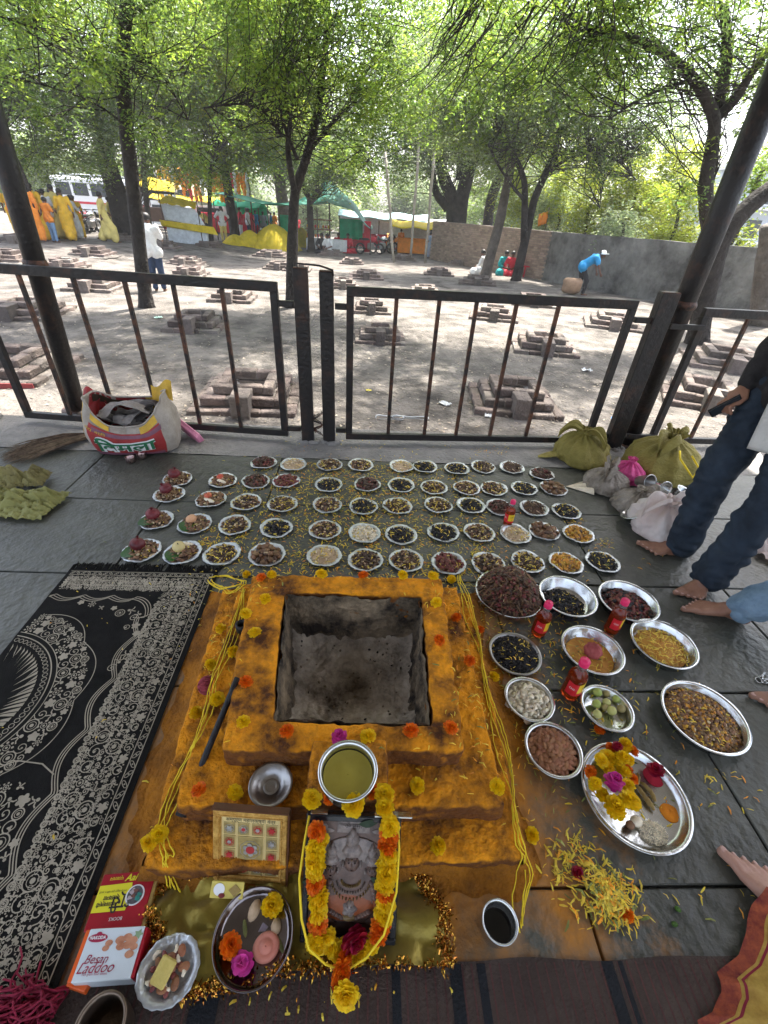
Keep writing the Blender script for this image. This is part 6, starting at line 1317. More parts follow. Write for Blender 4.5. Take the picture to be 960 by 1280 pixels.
def rel(x, y, rx, ry, mi, d_=.006, z=Z0, fn=None): m.ell((cx+x*w, h*y, z), (w*rx, h*ry, d_), 22, 10, mi, fn=fn)
rel(0, .42, .33, .30, 0, .006); rel(0, .66, .34, .16, 1, .004); rel(-.02, .30, .30, .15, 2, .007)
for (x, y, s) in ((0, .66, 1.15), (-.215, .60, .9), (.215, .60, .88)):
    rel(x, y+.115*s, .062*s, .06*s, 1, .012, fn=lambda q: 1+.10*math.cos(9*math.atan2(q.y, q.x))); rel(x, y+.165*s, .03*s, .035*s, 1, .014); rel(x, y+.045*s, .095*s, .055*s, 1, .013, fn=lambda q: 1+.05*math.cos(14*math.atan2(q.y, q.x)))
    rel(x, y-.035*s, .072*s, .062*s, 0, .015); rel(x, y-.03*s, .012*s, .024*s, 0, .020)
    for e in (-1, 1): rel(x+e*.028*s, y-.015*s, .016*s, .008*s, 4, .0165); rel(x+e*.028*s, y-.003*s, .02*s, .004*s, 1, .017); rel(x+e*.082*s, y-.04*s, .015*s, .03*s, 1, .012)
    rel(x, y-.062*s, .022*s, .005*s, 4, .0175); rel(x, y+.005*s, .007*s, .012*s, 3, .019)
for k in range(3):
    for i_ in range(15): a = .25+i_*.19; rel((.10+.05*k)*math.cos(a), .50-(.05+.05*k)*math.sin(a), .011, .009, [3, 1, 5][k], .015)
for s in (-1, 1):
    for k in range(7): rel(s*(.22+.012*k), .47-.035*k, .04-.002*k, .03, [0, 2][k > 3], .012)
    for k in range(5): rel(s*(.20-.03*k), .25-.012*k, .035, .02, 0, .012)
    rel(s*.30, .38, .03, .05, 1, .009)
rel(0, .27, .085, .07, 1, .014, fn=lambda q: 1+.12*math.cos(5*math.atan2(q.y, q.x))); rel(0, .31, .04, .035, 1, .019); [rel(e*.015, .315, .008, .006, 4, .021) for e in (-1, 1)]; rel(0, .2, .10, .03, 3, .012)
plate2(m, (cx, h*.11), w*.30, h*.05, Z0+.0036, 4)
m.build('deity_print', [pbg, psil, por, pgd, pdk, pgd], t)
v_, f_ = txt('ॐ नमः', .016); MB().add([(cx+x, h*.90+y, .0022) for x, y in v_], f_).build('print_text', pdk, t)
# garland
ga = empty('garland', (0, 0, 0), 'thick yellow and orange marigold garland draped over the black framed picture', 'garland'); ga.matrix_world = t.matrix_world.copy()
def gfl(x, y, c, s=1.0, z=.026, seed=0):
    me = FM[c][rnd.randrange(6)] if c in FM else rosem
    link({'y': 'yellow_marigold', 'o': 'orange_marigold', 'r': 'rose'}[c], me, ga, (x, y, z), rot=(rnd.uniform(-.6, .6), rnd.uniform(-.6, .6), rnd.random()*6), scale=(s*rnd.uniform(.75, .95), s*rnd.uniform(.75, .95), s*rnd.uniform(.6, .95)))
seq = ['o', 'y', 'y', 'y', 'y', 'o', 'y', 'y', 'y', 'o', 'y', 'y']
for i, c in enumerate(seq): y = h*(.92-.078*i); gfl(w*(.13+.012*i*(i > 5)*.6), y, c, .92 if i else 1.05, .03); (i % 2) and gfl(w*.16, y-.008, c, .8, .018)
seq = ['y', 'o', 'o', 'y', 'y', 'y', 'y', 'o', 'y', 'y', 'o', 'o']
for i, c in enumerate(seq): y = h*(.98-.075*i); gfl(w*(.87-.02*(i > 8)*(i-8)), y, c, .9, .03); (i % 2 == 0) and gfl(w*.84, y-.008, c, .8, .018)
for i, (x, y) in enumerate([(.24, .09), (.34, .04), (.44, .015), (.55, .0), (.65, .02), (.74, .06), (.30, .12), (.40, -.01), (.6, -.02)]): gfl(w*x, h*y+.004, 'y', .85, .03)
gfl(w*.56, h*.12, 'r', 1.35, .03); Mi = t.matrix_world.inverted()
for px, py, c, s_ in ((431, 1193, 'o', .9), (428, 1206, 'o', 1.05), (425, 1220, 'o', .95), (433, 1243, 'y', 1.1)): q = Mi@P(px, py, .045); gfl(q.x, q.y, c, s_, q.z)
for i, (x, y, a) in enumerate([(.10, .50, .3), (.16, .47, -.5), (.86, .42, .2), (.83, .24, .4), (.80, .50, -.4), (.5, -.03, 1.2), (.62, -.07, .4), (.66, .95, .1)]):
    MB().grid(lambda u, v: ((u-.5)*.05, (v-.5)*.018*math.sin(PI*min(1, u+.02)), .003*math.sin(u*5)), 6, 3).build('leaf', mat('dark_leaf', (.012, .035, .01), .5, 0, .3, 20, .2, 60), ga, loc=(w*x, h*y, .012), rz=a)
m = MB(); pts = [(w*.03, h*.99, .01), (-.0, h*.8, .022), (-.006, h*.55, .03), (w*.03, h*.3, .05), (w*.12, h*.1, .055), (w*.3, h*.0, .058), (w*.5, -.012, .058), (w*.7, h*.06, .058), (w*.86, h*.22, .055), (w*.97, h*.5, .04), (w*.98, h*.8, .03), (w*.96, h*.97, .015)]
m.tube(pts, .0028, 6); m.build('yellow_cord', yth, ga)
for px, py, c, s, z, lab in [(442, 1010, 'y', 1.25, .285, 'round yellow marigold on the top edge of the black frame below the bowl'), (480, 996, 'y', 1.1, .27, 'yellow marigold above the top right corner of the black frame'), (481, 1014, 'y', 1.1, .285, 'yellow marigold on the top right corner of the black frame'), (390, 1003, 'y', 1.2, .275, 'yellow marigold above the top left corner of the black frame'), (466, 993, 'o', .9, .262, 'dark orange marigold squeezed between the bowl and the frame top'), (412, 1000, 'o', .8, .255, 'dark orange marigold left below the bowl of yellow water')]: flower(px, py, c, lab, s, z=z, group='marigolds on top of the frame')

# golden yantra frame
bl = P(267, 1098, .02); br = P(358, 1105, .02); tl = AT(273, 1009, .487)
t, w, h = pnl('golden_frame', 'small gold framed plate with twelve square panels leaning on the fire pit', 'frame', bl, br, tl)
gfr = mat('gold_frame', (.42, .2, .03), .35, .6, .35, 70, .6, 260, col2=(.85, .55, .16)); gpl = mat('gold_plate', (.8, .62, .25), .35, .45, .2, 20, .15, 90, col2=(.92, .78, .4)); gdk = mat('brown_edge', (.1, .035, .012), .4, .1, .2, 20, .1, 40)
f1 = .02
for nm, c, d_ in (('frame_rail', (w/2, f1/2, 0), (w, f1, .016)), ('frame_rail', (w/2, h-f1/2, 0), (w, f1, .016)), ('frame_stile', (f1/2, h/2, 0), (f1, h-2*f1-.0006, .0155)), ('frame_stile', (w-f1/2, h/2, 0), (f1, h-2*f1-.0006, .0155))): MB().box(c, d_, ch=.003).build(nm, gfr, t)
m = MB()
for i in range(40):
    for y in (f1*.75, h-f1*.75): m.ell((f1*.7+i*(w-1.4*f1)/39, y, .0085), (.0022, .0022, .0022), 6, 4)
    for x in (f1*.75, w-f1*.75): m.ell((x, f1*.7+i*(h-1.4*f1)/39, .0085), (.0022, .0022, .0022), 6, 4)
m.build('beading', gfr, t)['kind'] = 'stuff'
MB().box((w/2, h+.0022, 0), (w+.004, .004, .02)).box((w+.0022, h/2, 0), (.004, h, .02)).build('outer_edge', gdk, t)
MB().box((w/2, h/2, -.002), (w-2*f1, h-2*f1, .006)).build('plate', gpl, t)
iw, ih = w-2*f1, h-2*f1; gx = lambda i: f1+iw*(.04+.24*i); rgl = mat('red_enamel', (.5, .05, .05), .3, .2, .2, 40, 0); sil = mat('silver_relief', (.5, .5, .48), .3, .7, .3, 80, .3, 200); dgr = mat('dark_gold', (.42, .32, .12), .4, .4, .25, 60, .3, 200)
def cell(x, y, ww, hh, k):
    c = MB(); c.box((x+ww/2, y+hh/2, .0016), (ww, hh, .0012), mi=0); ribbon(c, [(x, y), (x+ww, y), (x+ww, y+hh), (x, y+hh)], .0016, .0030, 1, True); q = Random_ = random.Random(k)
    cx_, cy_ = x+ww/2, y+hh/2; r = min(ww, hh)*.34; mi = [3, 3, 2, 2, 3, 2, 2, 2, 3, 3, 2, 2][k % 12]
    for a in [i*PI/3+k for i in range(6)]: plate2(c, (cx_+r*.6*math.cos(a), cy_+r*.6*math.sin(a)), r*.3, r*.3, .0042, mi, 8)
    plate2(c, (cx_, cy_), r*.5, r*.5, .0046, 2 if k % 2 else 3, 12); ribbon(c, [(cx_+r*(1.1+.1*(j % 2))*math.cos(j*PI/8), cy_+r*(1.1+.1*(j % 2))*math.sin(j*PI/8)) for j in range(16)], .0012, .0034, mi, True)
    c.build('panel', [dgr, gpl, rgl, sil], t)
hc_ = ih*.2; ys_ = [f1+ih*.02+i*ih*.225 for i in range(4)]
for i in range(4): cell(gx(i), ys_[3], iw*.2, hc_, i)
for j in (1, 2): cell(gx(0), ys_[j], iw*.2, hc_, 4+j); cell(gx(3), ys_[j], iw*.2, hc_, 6+j)
cell(gx(1), ys_[1], iw*.44, hc_*2.1, 9)
for i in range(4): cell(gx(i), ys_[0], iw*.2, hc_, 10+i)
v_, f_ = txt('सम्पूर्ण महालक्ष्मी यंत्र', .0135); mx_ = max(x for x, y in v_); k_ = iw*.42/mx_
MB().box((w/2, h-f1-ih*.055, .0014), (iw*.94, ih*.09, .001)).build('title_strip', gpl, t); MB().add([(w/2+x*k_, h-f1-ih*.058+y, .0026) for x, y in v_], f_).build('title_text', pdk, t)
# small card in front
bl = P(262, 1122, .045); br = P(303, 1124, .045); tl = P(263, 1100, .062)
t, w, h = pnl('small_card', 'small yellow card with a white round emblem at the foot of the golden frame', 'card', bl, br, tl)
MB().box((w/2, h/2, 0), (w, h, .006), ch=.001).build('card', mat('card_yellow', (.62, .5, .1), .4, 0, .15, 40, 0), t); m = MB(); plate2(m, (w*.26, h*.52), w*.17, h*.36, .0045, 0, 20); m.build('emblem', wink, t); m = MB(); plate2(m, (w*.74, h*.5), w*.16, h*.3, .0045, 0, 12, lambda a: 1+.2*math.cos(4*a)); plate2(m, (w*.36, h*.18), w*.1, h*.15, .0050, 1, 10); m.build('print', [mat('card_brown', (.3, .2, .05), .5, 0), mat('card_maroon', (.2, .02, .02), .5, 0)], t)

# ------------------------------------------------------------------ bowl of yellow water, lid, plates at the front
p = P(435, 962, .335); t = empty('steel_pot', (p.x, p.y+.0, .263), 'round steel pot of cloudy yellow water standing on the front block of the pit', 'pot')
MB().lathe([(.001, 0), (.045, 0), (.060, .012), (.066, .035), (.064, .058), (.0665, .068), (.072, .070), (.072, .073), (.066, .0735), (.062, .066), (.0615, .058), (.063, .035), (.056, .012), (.001, .004)], 56).build('bowl', steel, t)
MB().lathe([(.001, .0), (.06, .0)], 40, (0, 0, .047)).build('yellow_water', mat('turmeric_water', (.28, .22, .03), .12, 0, .15, 8, .03, 20, col2=(.4, .33, .06)), t)
p = P(338, 978, .2); t = empty('steel_dish', (p.x, p.y, .170), 'small round dish of dull steel on the step left of the pot', 'dish')
MB().lathe([(.001, .006), (.028, .004), (.034, .012), (.05, .022), (.056, .024), (.057, .0225), (.05, .018), (.036, .008), (.03, 0), (.001, .001)], 44).build('dish', darksteel, t); MB().lathe([(.012, .0075), (.016, .009), (.02, .0075)], 30).build('ridge', darksteel, t)
p = P(318, 1172, .035); t = empty('steel_thali', (p.x, p.y, .030), 'dark shiny steel plate with flowers and a pink sweet on the olive cloth', 'plate')
MB().lathe([(.001, .003), (.075, .003), (.082, .008), (.087, .022), (.091, .024), (.091, .0215), (.088, .019), (.083, .004), (.076, 0), (.001, 0)], 60).build('dish', mat('tinted_steel', (.20, .175, .175), .13, 1, .2, 5, .05, 30), t)
px_, py_ = p.x, p.y
for nm, px, py, c, s, lab in [('marigold', 341, 1134, 'y', 1.15, 'yellow marigold at the back of the dark plate'), ('marigold', 289, 1184, 'o', 1.25, 'orange marigold at the left of the dark plate'), ('rose', 304, 1206, 'm', 1.1, 'magenta flower at the front of the dark plate')]: flower(px, py, c, lab, s, z=.034, group=None, name=nm)
q = P(332, 1182, .05); MB().lathe([(.001, .024), (.012, .024), (.014, .0205), (.017, .021), (.0245, .024), (.029, .016), (.028, .006), (.02, 0), (.001, 0)], 30, fn=lambda a, r, z: r*(1+.05*math.sin(a*2+1))).build('pink_sweet', mat('pink_clay', (.6, .2, .14), .55, 0, .15, 16, .1, 40, col2=(.72, .33, .24)), None, loc=(q.x, q.y, .022), label='round salmon pink sweet in the dark plate', cat='sweet')
for i, (px, py, r, m_, lab) in enumerate([(318, 1138, (.013, .022, .012), 'be', 'beige betel nut at the back left of the dark plate'), (345, 1158, (.012, .016, .010), 'be', 'dull beige nut at the right rim of the dark plate'), (306, 1160, (.006, .02, .006), 'gn', 'brown green pod at the left of the dark plate'), (350, 1180, (.006, .022, .006), 'gn', 'thin pod along the right rim of the dark plate')]): q = P(px, py, .035); MB().ell((0, 0, 0), r, 14, 9, fn=lambda v: 1+.1*noise.noise(v*3)).build('betel_nut' if m_ == 'be' else 'pod', CM[m_], None, loc=(q.x, q.y, .024+r[2]), rz=-.3+.3*i, label=lab, cat='nut' if m_ == 'be' else 'pod')
q = P(323, 1170, .04); MB().box((0, 0, 0), (.016, .05, .003), ch=.001).build('folded_note', mat('grey_paper', (.25, .22, .27), .5, 0, .3, 60, .2, 90), None, loc=(q.x, q.y, .03), rot=(.15, .1, -.5), label='small folded grey paper slip in the middle of the dark plate', cat='paper')
p = P(211, 1213, .045); link('foil_plate', platem, None, (p.x, p.y, .036), label='foil plate of nuts and a square sweet on the olive cloth edge', cat='plate', rot=(.04, .05, 1), scale=(.72, .72, 1))
for k in range(26):
    a = k*2.4; r_ = .038*math.sqrt((k+.5)/26); nm, m_, sz = [('almond', alm, 1.15), ('cashew', CM['cr'], 1), ('raisin', CM['rd'], 1)][k % 3]
    if k % 3 == 0: link('almond', AM[0], None, (p.x+r_*math.cos(a), p.y+r_*math.sin(a), .051), rot=(.2, .2, a*2), label='almond on the small foil plate of nuts beside the white box', cat='almond', group='almonds on the small foil plate')
    elif k % 3 == 1: MB().tube([(.009*math.cos(b), .009*math.sin(b), 0) for b in (0, .8, 1.6, 2.4)], [.003, .0048, .0045, .003], 7).build('cashew_nut', CM['cr'], None, loc=(p.x+r_*math.cos(a), p.y+r_*math.sin(a), .051), rz=a*3, label='cashew nut on the small foil plate of nuts beside the white box', cat='cashew', group='cashews on the small foil plate')
    else: MB().ell((0, 0, 0), (.009, .006, .005), 8, 5, jit=.15).build('date', CM['rd'], None, loc=(p.x+r_*math.cos(a), p.y+r_*math.sin(a), .050), rz=a, label='dark raisin on the small foil plate of nuts beside the white box', cat='raisin', group='raisins on the small foil plate')
MB().box((0, 0, 0), (.034, .048, .012), ch=.003, jit=.001).build('square_sweet', mat('yellow_sweet', (.5, .38, .08), .7, 0, .2, 40, .4, 120, col2=(.62, .5, .16)), None, loc=(p.x-.006, p.y-.005, .062), rot=(.1, .15, -.35), label='square yellow sweet lying on the nuts of the small foil plate', cat='sweet')
p = P(625, 1152, .085); t = empty('steel_tumbler', (p.x, p.y, 0), 'steel tumbler of dark water at the end of the right yellow threads', 'tumbler')
MB().lathe([(.001, .002), (.03, .002), (.036, .03), (.0395, .083), (.0425, .085), (.0425, .087), (.039, .0865), (.0365, .08), (.032, .01), (.001, .006)], 44).build('cup', steel, t); MB().lathe([(.001, 0), (.0345, 0)], 30, (0, 0, .05)).build('dark_water', mat('dark_water', (.006, .006, .006), .05, 0, .2, 8, 0), t)
p = P(128, 1272, .10); t = empty('brass_mug', (p.x, p.y-.01, 0), 'tarnished metal mug cut by the bottom edge at the left', 'mug')
MB().lathe([(.001, .003), (.04, .003), (.046, .05), (.043, .093), (.048, .1), (.048, .103), (.043, .103), (.040, .095), (.042, .05), (.036, .01), (.001, .008)], 44).build('cup', mat('tarnished_brass', (.16, .12, .09), .35, .9, .35, 14, .2, 60), t)
# ------------------------------------------------------------------ red book and sweet box
def flat_item(name, label, cat, a, b, c, z, th, m_):
    t, w, h = pnl(name, label, cat, a, b, c); MB().box((w/2, h/2, -th/2), (w, h, th), ch=.0015).build('cover', m_, t); return t, w, h
redc = mat('red_card', (.36, .006, .018), .35, 0, .15, 9, .05, 30); yc = mat('yellow_card', (.75, .68, .03), .35, 0, .08, 9, 0); gsp = mat('gold_spine', (.5, .35, .1), .4, .3, .4, 60, .1, 60, col2=(.2, .1, .03))
t, w, h = flat_item('red_book', 'red booklet with a yellow panel of script, above the white sweet box', 'book', P(104, 1165, .040), P(176, 1158, .040), P(130, 1093, .034), .035, .028, redc)
# the cover is square-cut: parts drawn on it in its own plane
MB().box((w+.004, h/2, -.013), (.008, h, .024), ch=.001).build('spine', gsp, t); m = MB()
m.add([(.001, h*.30, .0006), (w*.62, h*.30, .0006), (w*.66, h*.55, .0006), (w*.60, h*.80, .0006), (.001, h*.78, .0006)], [(0, 1, 2, 3, 4)]); m.build('yellow_panel', yc, t)
m = MB(); plate2(m, (w*.72, h*.56), w*.17, h*.19, .0012, 0, 28); plate2(m, (w*.72, h*.56), w*.14, h*.165, .0018, 1, 24); [plate2(m, (w*.72+w*.08*math.cos(k*2.2), h*.56+h*.09*math.sin(k*1.7)), w*.045, h*.035, .0022+.0003*k, 2+k % 3, 9, lambda a: 1+.3*math.cos(3*a+k)) for k in range(8)]
m.build('round_picture', [wink, mat('pic_grey', (.1, .09, .1), .4, 0, .5, 90, 0), mat('pic_teal', (.03, .25, .2), .4, 0), mat('pic_pale', (.5, .42, .45), .4, 0), mat('pic_brown', (.2, .08, .06), .4, 0)], t)
def tx(t, s, size, cx_, cy_, m_, rot=0, z=.0012, nm='cover_text', shear=0, maxw=None, bold=0):
    v, f = txt(s, size, shear=shear, bold=bold); ww = max(x for x, y in v)-min(x for x, y in v); k = min(1, maxw/ww) if maxw else 1; c, s_ = math.cos(rot), math.sin(rot); MB().add([(cx_+k*(x*c-y*s_), cy_+k*(x*s_+y*c), z) for x, y in v], f).build(nm, m_, t)
tx(t, 'श्री', .034, w*.50, h*.46, inkm, PI, bold=.0006); tx(t, 'महालक्ष्मी', .020, w*.24, h*.44, inkm, PI, maxw=w*.36, bold=.0004); tx(t, 'व्रतकथा', .015, w*.30, h*.55, inkm, PI, maxw=w*.3, bold=.0003); tx(t, 'सचित्र संपूर्ण पूजा विधी व आरती', .009, w*.29, h*.66, inkm, PI, maxw=w*.5); tx(t, 'Aai', .02, w*.55, h*.89, yc, 0, shear=.3, bold=.0005); tx(t, 'प्रकाशन', .010, w*.28, h*.90, yc, PI, maxw=w*.3); tx(t, 'BOOKS', .009, w*.5, h*.17, wink, PI, maxw=w*.3)
whc = mat('white_box', (.62, .68, .72), .3, 0, .06, 5, .05, 30); orc = mat('orange_box_side', (.75, .12, .02), .35, 0, .12, 20, 0)
a, b, c = P(88, 1229, .062), P(162, 1224, .062), P(116, 1161, .06)
t, w, h = flat_item('sweet_box', 'white sweet box printed Besan Laddoo with orange sides, next to the red booklet', 'box', a, b, c, .055, .045, whc)
MB().box((-.004, h/2, -.024), (.009, h-.002, .046), ch=.001).build('orange_side', orc, t); MB().box((w+.0035, h/2, -.023), (.006, h-.004, .044), ch=.001).build('maroon_side', redc, t)
lm = mat('label_maroon', (.32, .01, .05), .4, 0); m = MB(); plate2(m, (w*.2, h*.81), w*.17, h*.085, .0009, 0, 26); plate2(m, (w*.2, h*.89), w*.05, h*.04, .0008, 0, 12); m.build('logo', lm, t); tx(t, 'NAKODA', .015, w*.2, h*.81, wink, 0, .0017, 'logo_text', maxw=w*.28, bold=.0004)
tx(t, 'Besan', .021, w*.3, h*.40, lm, 0, .0010, shear=.35); tx(t, 'Laddoo', .025, w*.34, h*.24, lm, 0, .0010, shear=.35); tx(t, 'rich gram flour sweet', .006, w*.36, h*.13, lm, 0, .0010)
ladd = mat('laddoo_print', (.4, .15, .08), .4, 0, .25, 60, 0, col2=(.6, .3, .18)); m = MB()
for (x, y, r) in [(.62, .74, .085), (.74, .79, .08), (.85, .72, .085), (.66, .62, .08), (.78, .64, .085), (.43, .70, .065), (.40, .60, .06), (.86, .46, .08), (.90, .60, .07)]: plate2(m, (w*x, h*y), w*r, h*r*.95, .0008+.0003*(x*3 % 1)+.0002, 0, 18)
plate2(m, (w*.92, h*.84), w*.07, h*.08, .0007, 1, 10, lambda a: 1+.3*math.cos(5*a)); m.build('laddoo_picture', [ladd, mat('leaf_print', (.25, .35, .2), .4, 0)], t)
t2, w2, h2 = flat_item('orange_box', 'bright orange packet lying half under the white sweet box', 'packet', P(82, 1232, .04), P(105, 1240, .04), P(112, 1162, .03), .03, .02, orc)
MB().box((w2/2, h2*.45, .0008), (w2*.5, h2*.3, .001)).build('pink_print', mat('pink_print', (.75, .35, .3), .4, 0), t2)
# maroon tassel yarn
m = MB(); c0 = P(55, 1262, .0)
for k in range(170):
    a = rnd.gauss(2.9, .45); s = Vector((rnd.uniform(-.06, .05), rnd.uniform(-.05, .03), rnd.uniform(.0, .05))); L_ = rnd.uniform(.05, .12); q = c0+s; pts = [q+Vector((math.cos(a)*L_*t_+.006*math.sin(t_*9+k), -math.sin(a)*L_*t_+.006*math.cos(t_*7+k), -s.z*t_*t_+.012*math.sin(t_*3)+.002)) for t_ in (0, .25, .5, .75, 1)]; m.tube(pts, .0024, 4)
m.build('maroon_tassels', mat('maroon_yarn', (.14, .003, .02), .85, 0, .3, 30, .4, 90, col2=(.3, .01, .045)), label='tangle of dark maroon yarn tassels in the bottom left corner', cat='yarn')

# ------------------------------------------------------------------ printed sack and things near it
sack_w = mat('woven_sack', (.25, .21, .17), .75, 0, .2, 9, .6, 120, col2=(.50, .44, .38)); sk_r = mat('sack_red', (.32, .03, .03), .6, 0, .3, 12, .4, 120); sk_y = mat('sack_yellow', (.62, .38, .04), .6, 0, .25, 12, .4, 120); sk_g = mat('sack_green', (.02, .14, .06), .6, 0, .2, 20, .3, 120); sk_p = mat('sack_purple', (.2, .08, .12), .6, 0, .3, 12, .3, 120); sk_k = mat('sack_print_dark', (.05, .035, .02), .6, 0, .3, 30, .2, 120)
sk = empty('printed_sack', (-1.545, 2.80, 0), 'open plastic woven sack printed in red, yellow and green letters against the left gate', 'sack', rz=.16)
def SS(u, v, off=0):
    """u round the sack (0 front middle .. 1), v from floor to rim"""
    a = (u-.25)*2*PI; c, s = math.cos(a), math.sin(a); ex = .55; hx = .255+.035*math.sin(v*PI)-.03*v+.012*noise.noise(Vector((c*3, s*3, v*4))); hy = .135+.05*math.sin(v*PI*.9)-.02*v
    cc_, ss_ = math.copysign(abs(c)**ex, c), math.copysign(abs(s)**ex, s); fm_ = 1 if abs(((u+.5) % 1)-.5) > .145 else .12; wr = fm_*(.014*noise.noise(Vector((u*14, v*5, 3)))+.009*noise.noise(Vector((u*40, v*9, 5)))*v)
    rim = .33+.05*math.cos(a*2)-.07*max(0, -s)*(1-abs(c))+.035*noise.noise(Vector((u*9, 0, 8)))+.03*max(0, s)
    f = 1 if v > .05 else .9+2*v; x, y = (hx*cc_*f)*(1+wr), hy*ss_*f+wr*.6; r = math.hypot(x, y); n_ = Vector((x, y*2, 0)).normalized() if r else Vector((0, 0, 0)); return Vector((x, y-.02*v, rim*v+.004))+n_*off
o = MB().grid(lambda u, v: SS(u, v), 90, 26).build('woven_body', sack_w, sk); o.modifiers.new('s', 'SOLIDIFY').thickness = .003
MB().grid(lambda u, v: SS(u, 0)*v+Vector((0, 0, .05))*(1-v), 40, 4).build('base', sack_w, sk)
UU = lambda t: math.asin(math.copysign(abs(t)**(1/.55), t))/(2*PI)
def patch(u0, u1, v0, v1, m_, nm, off=.002, skew=0, inner=False): 
    MB().grid(lambda u, v: SS(u0+(u1-u0)*u, v0+(v1-v0)*v+skew*(u-.5), -off if inner else off), 22, 10).build(nm, m_, sk)
patch(-.135, .105, .04, .80, sk_r, 'red_panel', .0022); patch(-.12, .09, .04, .13, sk_p, 'purple_band', .003); patch(-.10, .11, .66, .76, sk_p, 'orange_band', .0032)
patch(.02, .10, .80, .97, sk_y, 'yellow_print', .0024, .05); patch(-.24, -.17, .45, .95, sk_y, 'yellow_print', .0024); patch(-.135, -.03, .84, .95, sk_y, 'yellow_print', .0022, -.06)
patch(.26, .74, .30, .98, sk_r, 'inner_print', .004, 0, True); patch(.30, .48, .55, .98, sk_y, 'inner_print', .006, 0, True); patch(.5, .7, .78, .93, sk_k, 'inner_print', .0065, .05, True)
for s_, mm, of, bd in (('िवमला', wink, .007, .030), ('िवमला', sk_g, .0105, .009)):
    v_, f_ = txt(s_, .36, bold=bd); ww = max(x for x, y in v_)-min(x for x, y in v_); mx2 = (max(x for x, y in v_)+min(x for x, y in v_))/2; my = (max(y for x, y in v_)+min(y for x, y in v_))/2
    MB().add([SS(UU((x-mx2)/ww*1.30-.08), .41+(y-my)*1.15+.10*(x-mx2)/ww, of) for x, y in v_], f_).build('brand_letters', mm, sk)
v_, f_ = txt('जय श्री', .10); MB().add([SS(UU(-.7+x*1.6), .68+y*.8, .0062) for x, y in v_], f_).build('small_letters', sk_y, sk)
rope = MB().tube([SS(i/60, .995, .003) for i in range(61)], .006, 6); rope.build('rolled_rim', sack_w, sk)
m = MB()
for k in range(6): m.grid(lambda u, v: ((u-.5)*.3+.05*math.sin(k*2), (v-.5)*.14+.03*math.cos(k*3), .17+.025*k+.05*noise.noise(Vector((u*3+k, v*3, k)))+.03*math.sin(u*5+k)), 12, 8, k % 2)
m.build('folded_cloth', [mat('grey_cloth', (.10, .085, .08), .8, 0, .3, 9, .5, 60), mat('pale_cloth', (.3, .27, .25), .8, 0, .3, 9, .5, 60)], label='grey folded cloths stuffed inside the printed sack', cat='cloth', loc=sk.location, rz=.16)
MB().grid(lambda u, v: (-.30+.10*u, .02+.16*v-.04, .22+.14*v+.02*math.sin(u*6)), 10, 10).build('torn_flap', sk_r, sk); MB().grid(lambda u, v: (.13+.13*u, .05+.05*v, .28+.12*v-.02*math.sin(u*6)+.02*u), 10, 8).build('torn_flap', sk_y, sk)
# pink packet
pkm = mat('pink_packet', (.62, .22, .34), .4, 0, .15, 9, .3, 40); a = P(237, 548, .0); t = empty('pink_packet', (a.x+.01, a.y+.0, .06), 'pink printed paper packet leaning against the right side of the sack', 'packet', rot=(.5, .35, -.55))
MB().box((0, 0, 0), (.23, .045, .10), ch=.008, jit=.006).build('packet', pkm, t); MB().box((-.07, -.0245, .0), (.09, .002, .075), jit=.001).build('pale_face', mat('pale_pink', (.72, .48, .5), .5, 0, .2, 30, .2, 60), t); v_, f_ = txt('108 12', .035); MB().add([(x+.035, -.027, y) for x, y in v_], f_).build('print', mat('purple_ink', (.18, .04, .12), .5, 0), t)
for i, (px, py, lab) in enumerate([(164, 578, 'left one of two small steel cups in front of the printed sack'), (178, 573, 'right one of two small steel cups in front of the printed sack')]):
    t = empty('steel_cup', P(px, py), lab, 'cup', 'two small steel cups'); MB().lathe([(.001, .002), (.02, .002), (.027, .01), (.029, .028), (.027, .036), (.030, .04), (.0285, .0405), (.025, .035), (.026, .012), (.001, .006)], 26).build('cup', mat('copper_steel', (.42, .30, .28), .25, 1, .3, 9, .1, 60), t)
# broom
t = empty('grass_broom', (0, 0, 0), 'flat brown grass broom lying left of the printed sack', 'broom'); A = P(118, 545, .02); Bq = P(6, 572, .01); dr = (Bq-A); m = MB(); nn = Vector((-dr.y, dr.x, 0)).normalized()
for k in range(230):
    o_ = rnd.gauss(0, .014); sp = rnd.gauss(0, .055)+o_; L_ = rnd.uniform(.75, 1.05); z = abs(rnd.gauss(0, .010)); m.tube([A+nn*o_*.7+Vector((0, 0, z)), A+dr*.4*L_+nn*(o_+sp*.5)+Vector((0, 0, .018+z)), A+dr*.8*L_+nn*(o_+sp*.8)+Vector((0, 0, .008+z)), A+dr*L_+nn*(sp)+Vector((0, 0, .001))], [.003, .0025, .002, .0008], 3, cap=False)
m.build('bristles', mat('broom_grass', (.06, .04, .026), .9, 0, .4, 30, 0, 1, col2=(.24, .17, .11), isl=.4), t)['kind'] = 'stuff'; MB().tube([A-dr*.35, A+dr*.05], [.016, .02], 10).build('handle', mat('broom_handle', (.09, .06, .04), .8, 0, .3, 9, .5, 60), t)
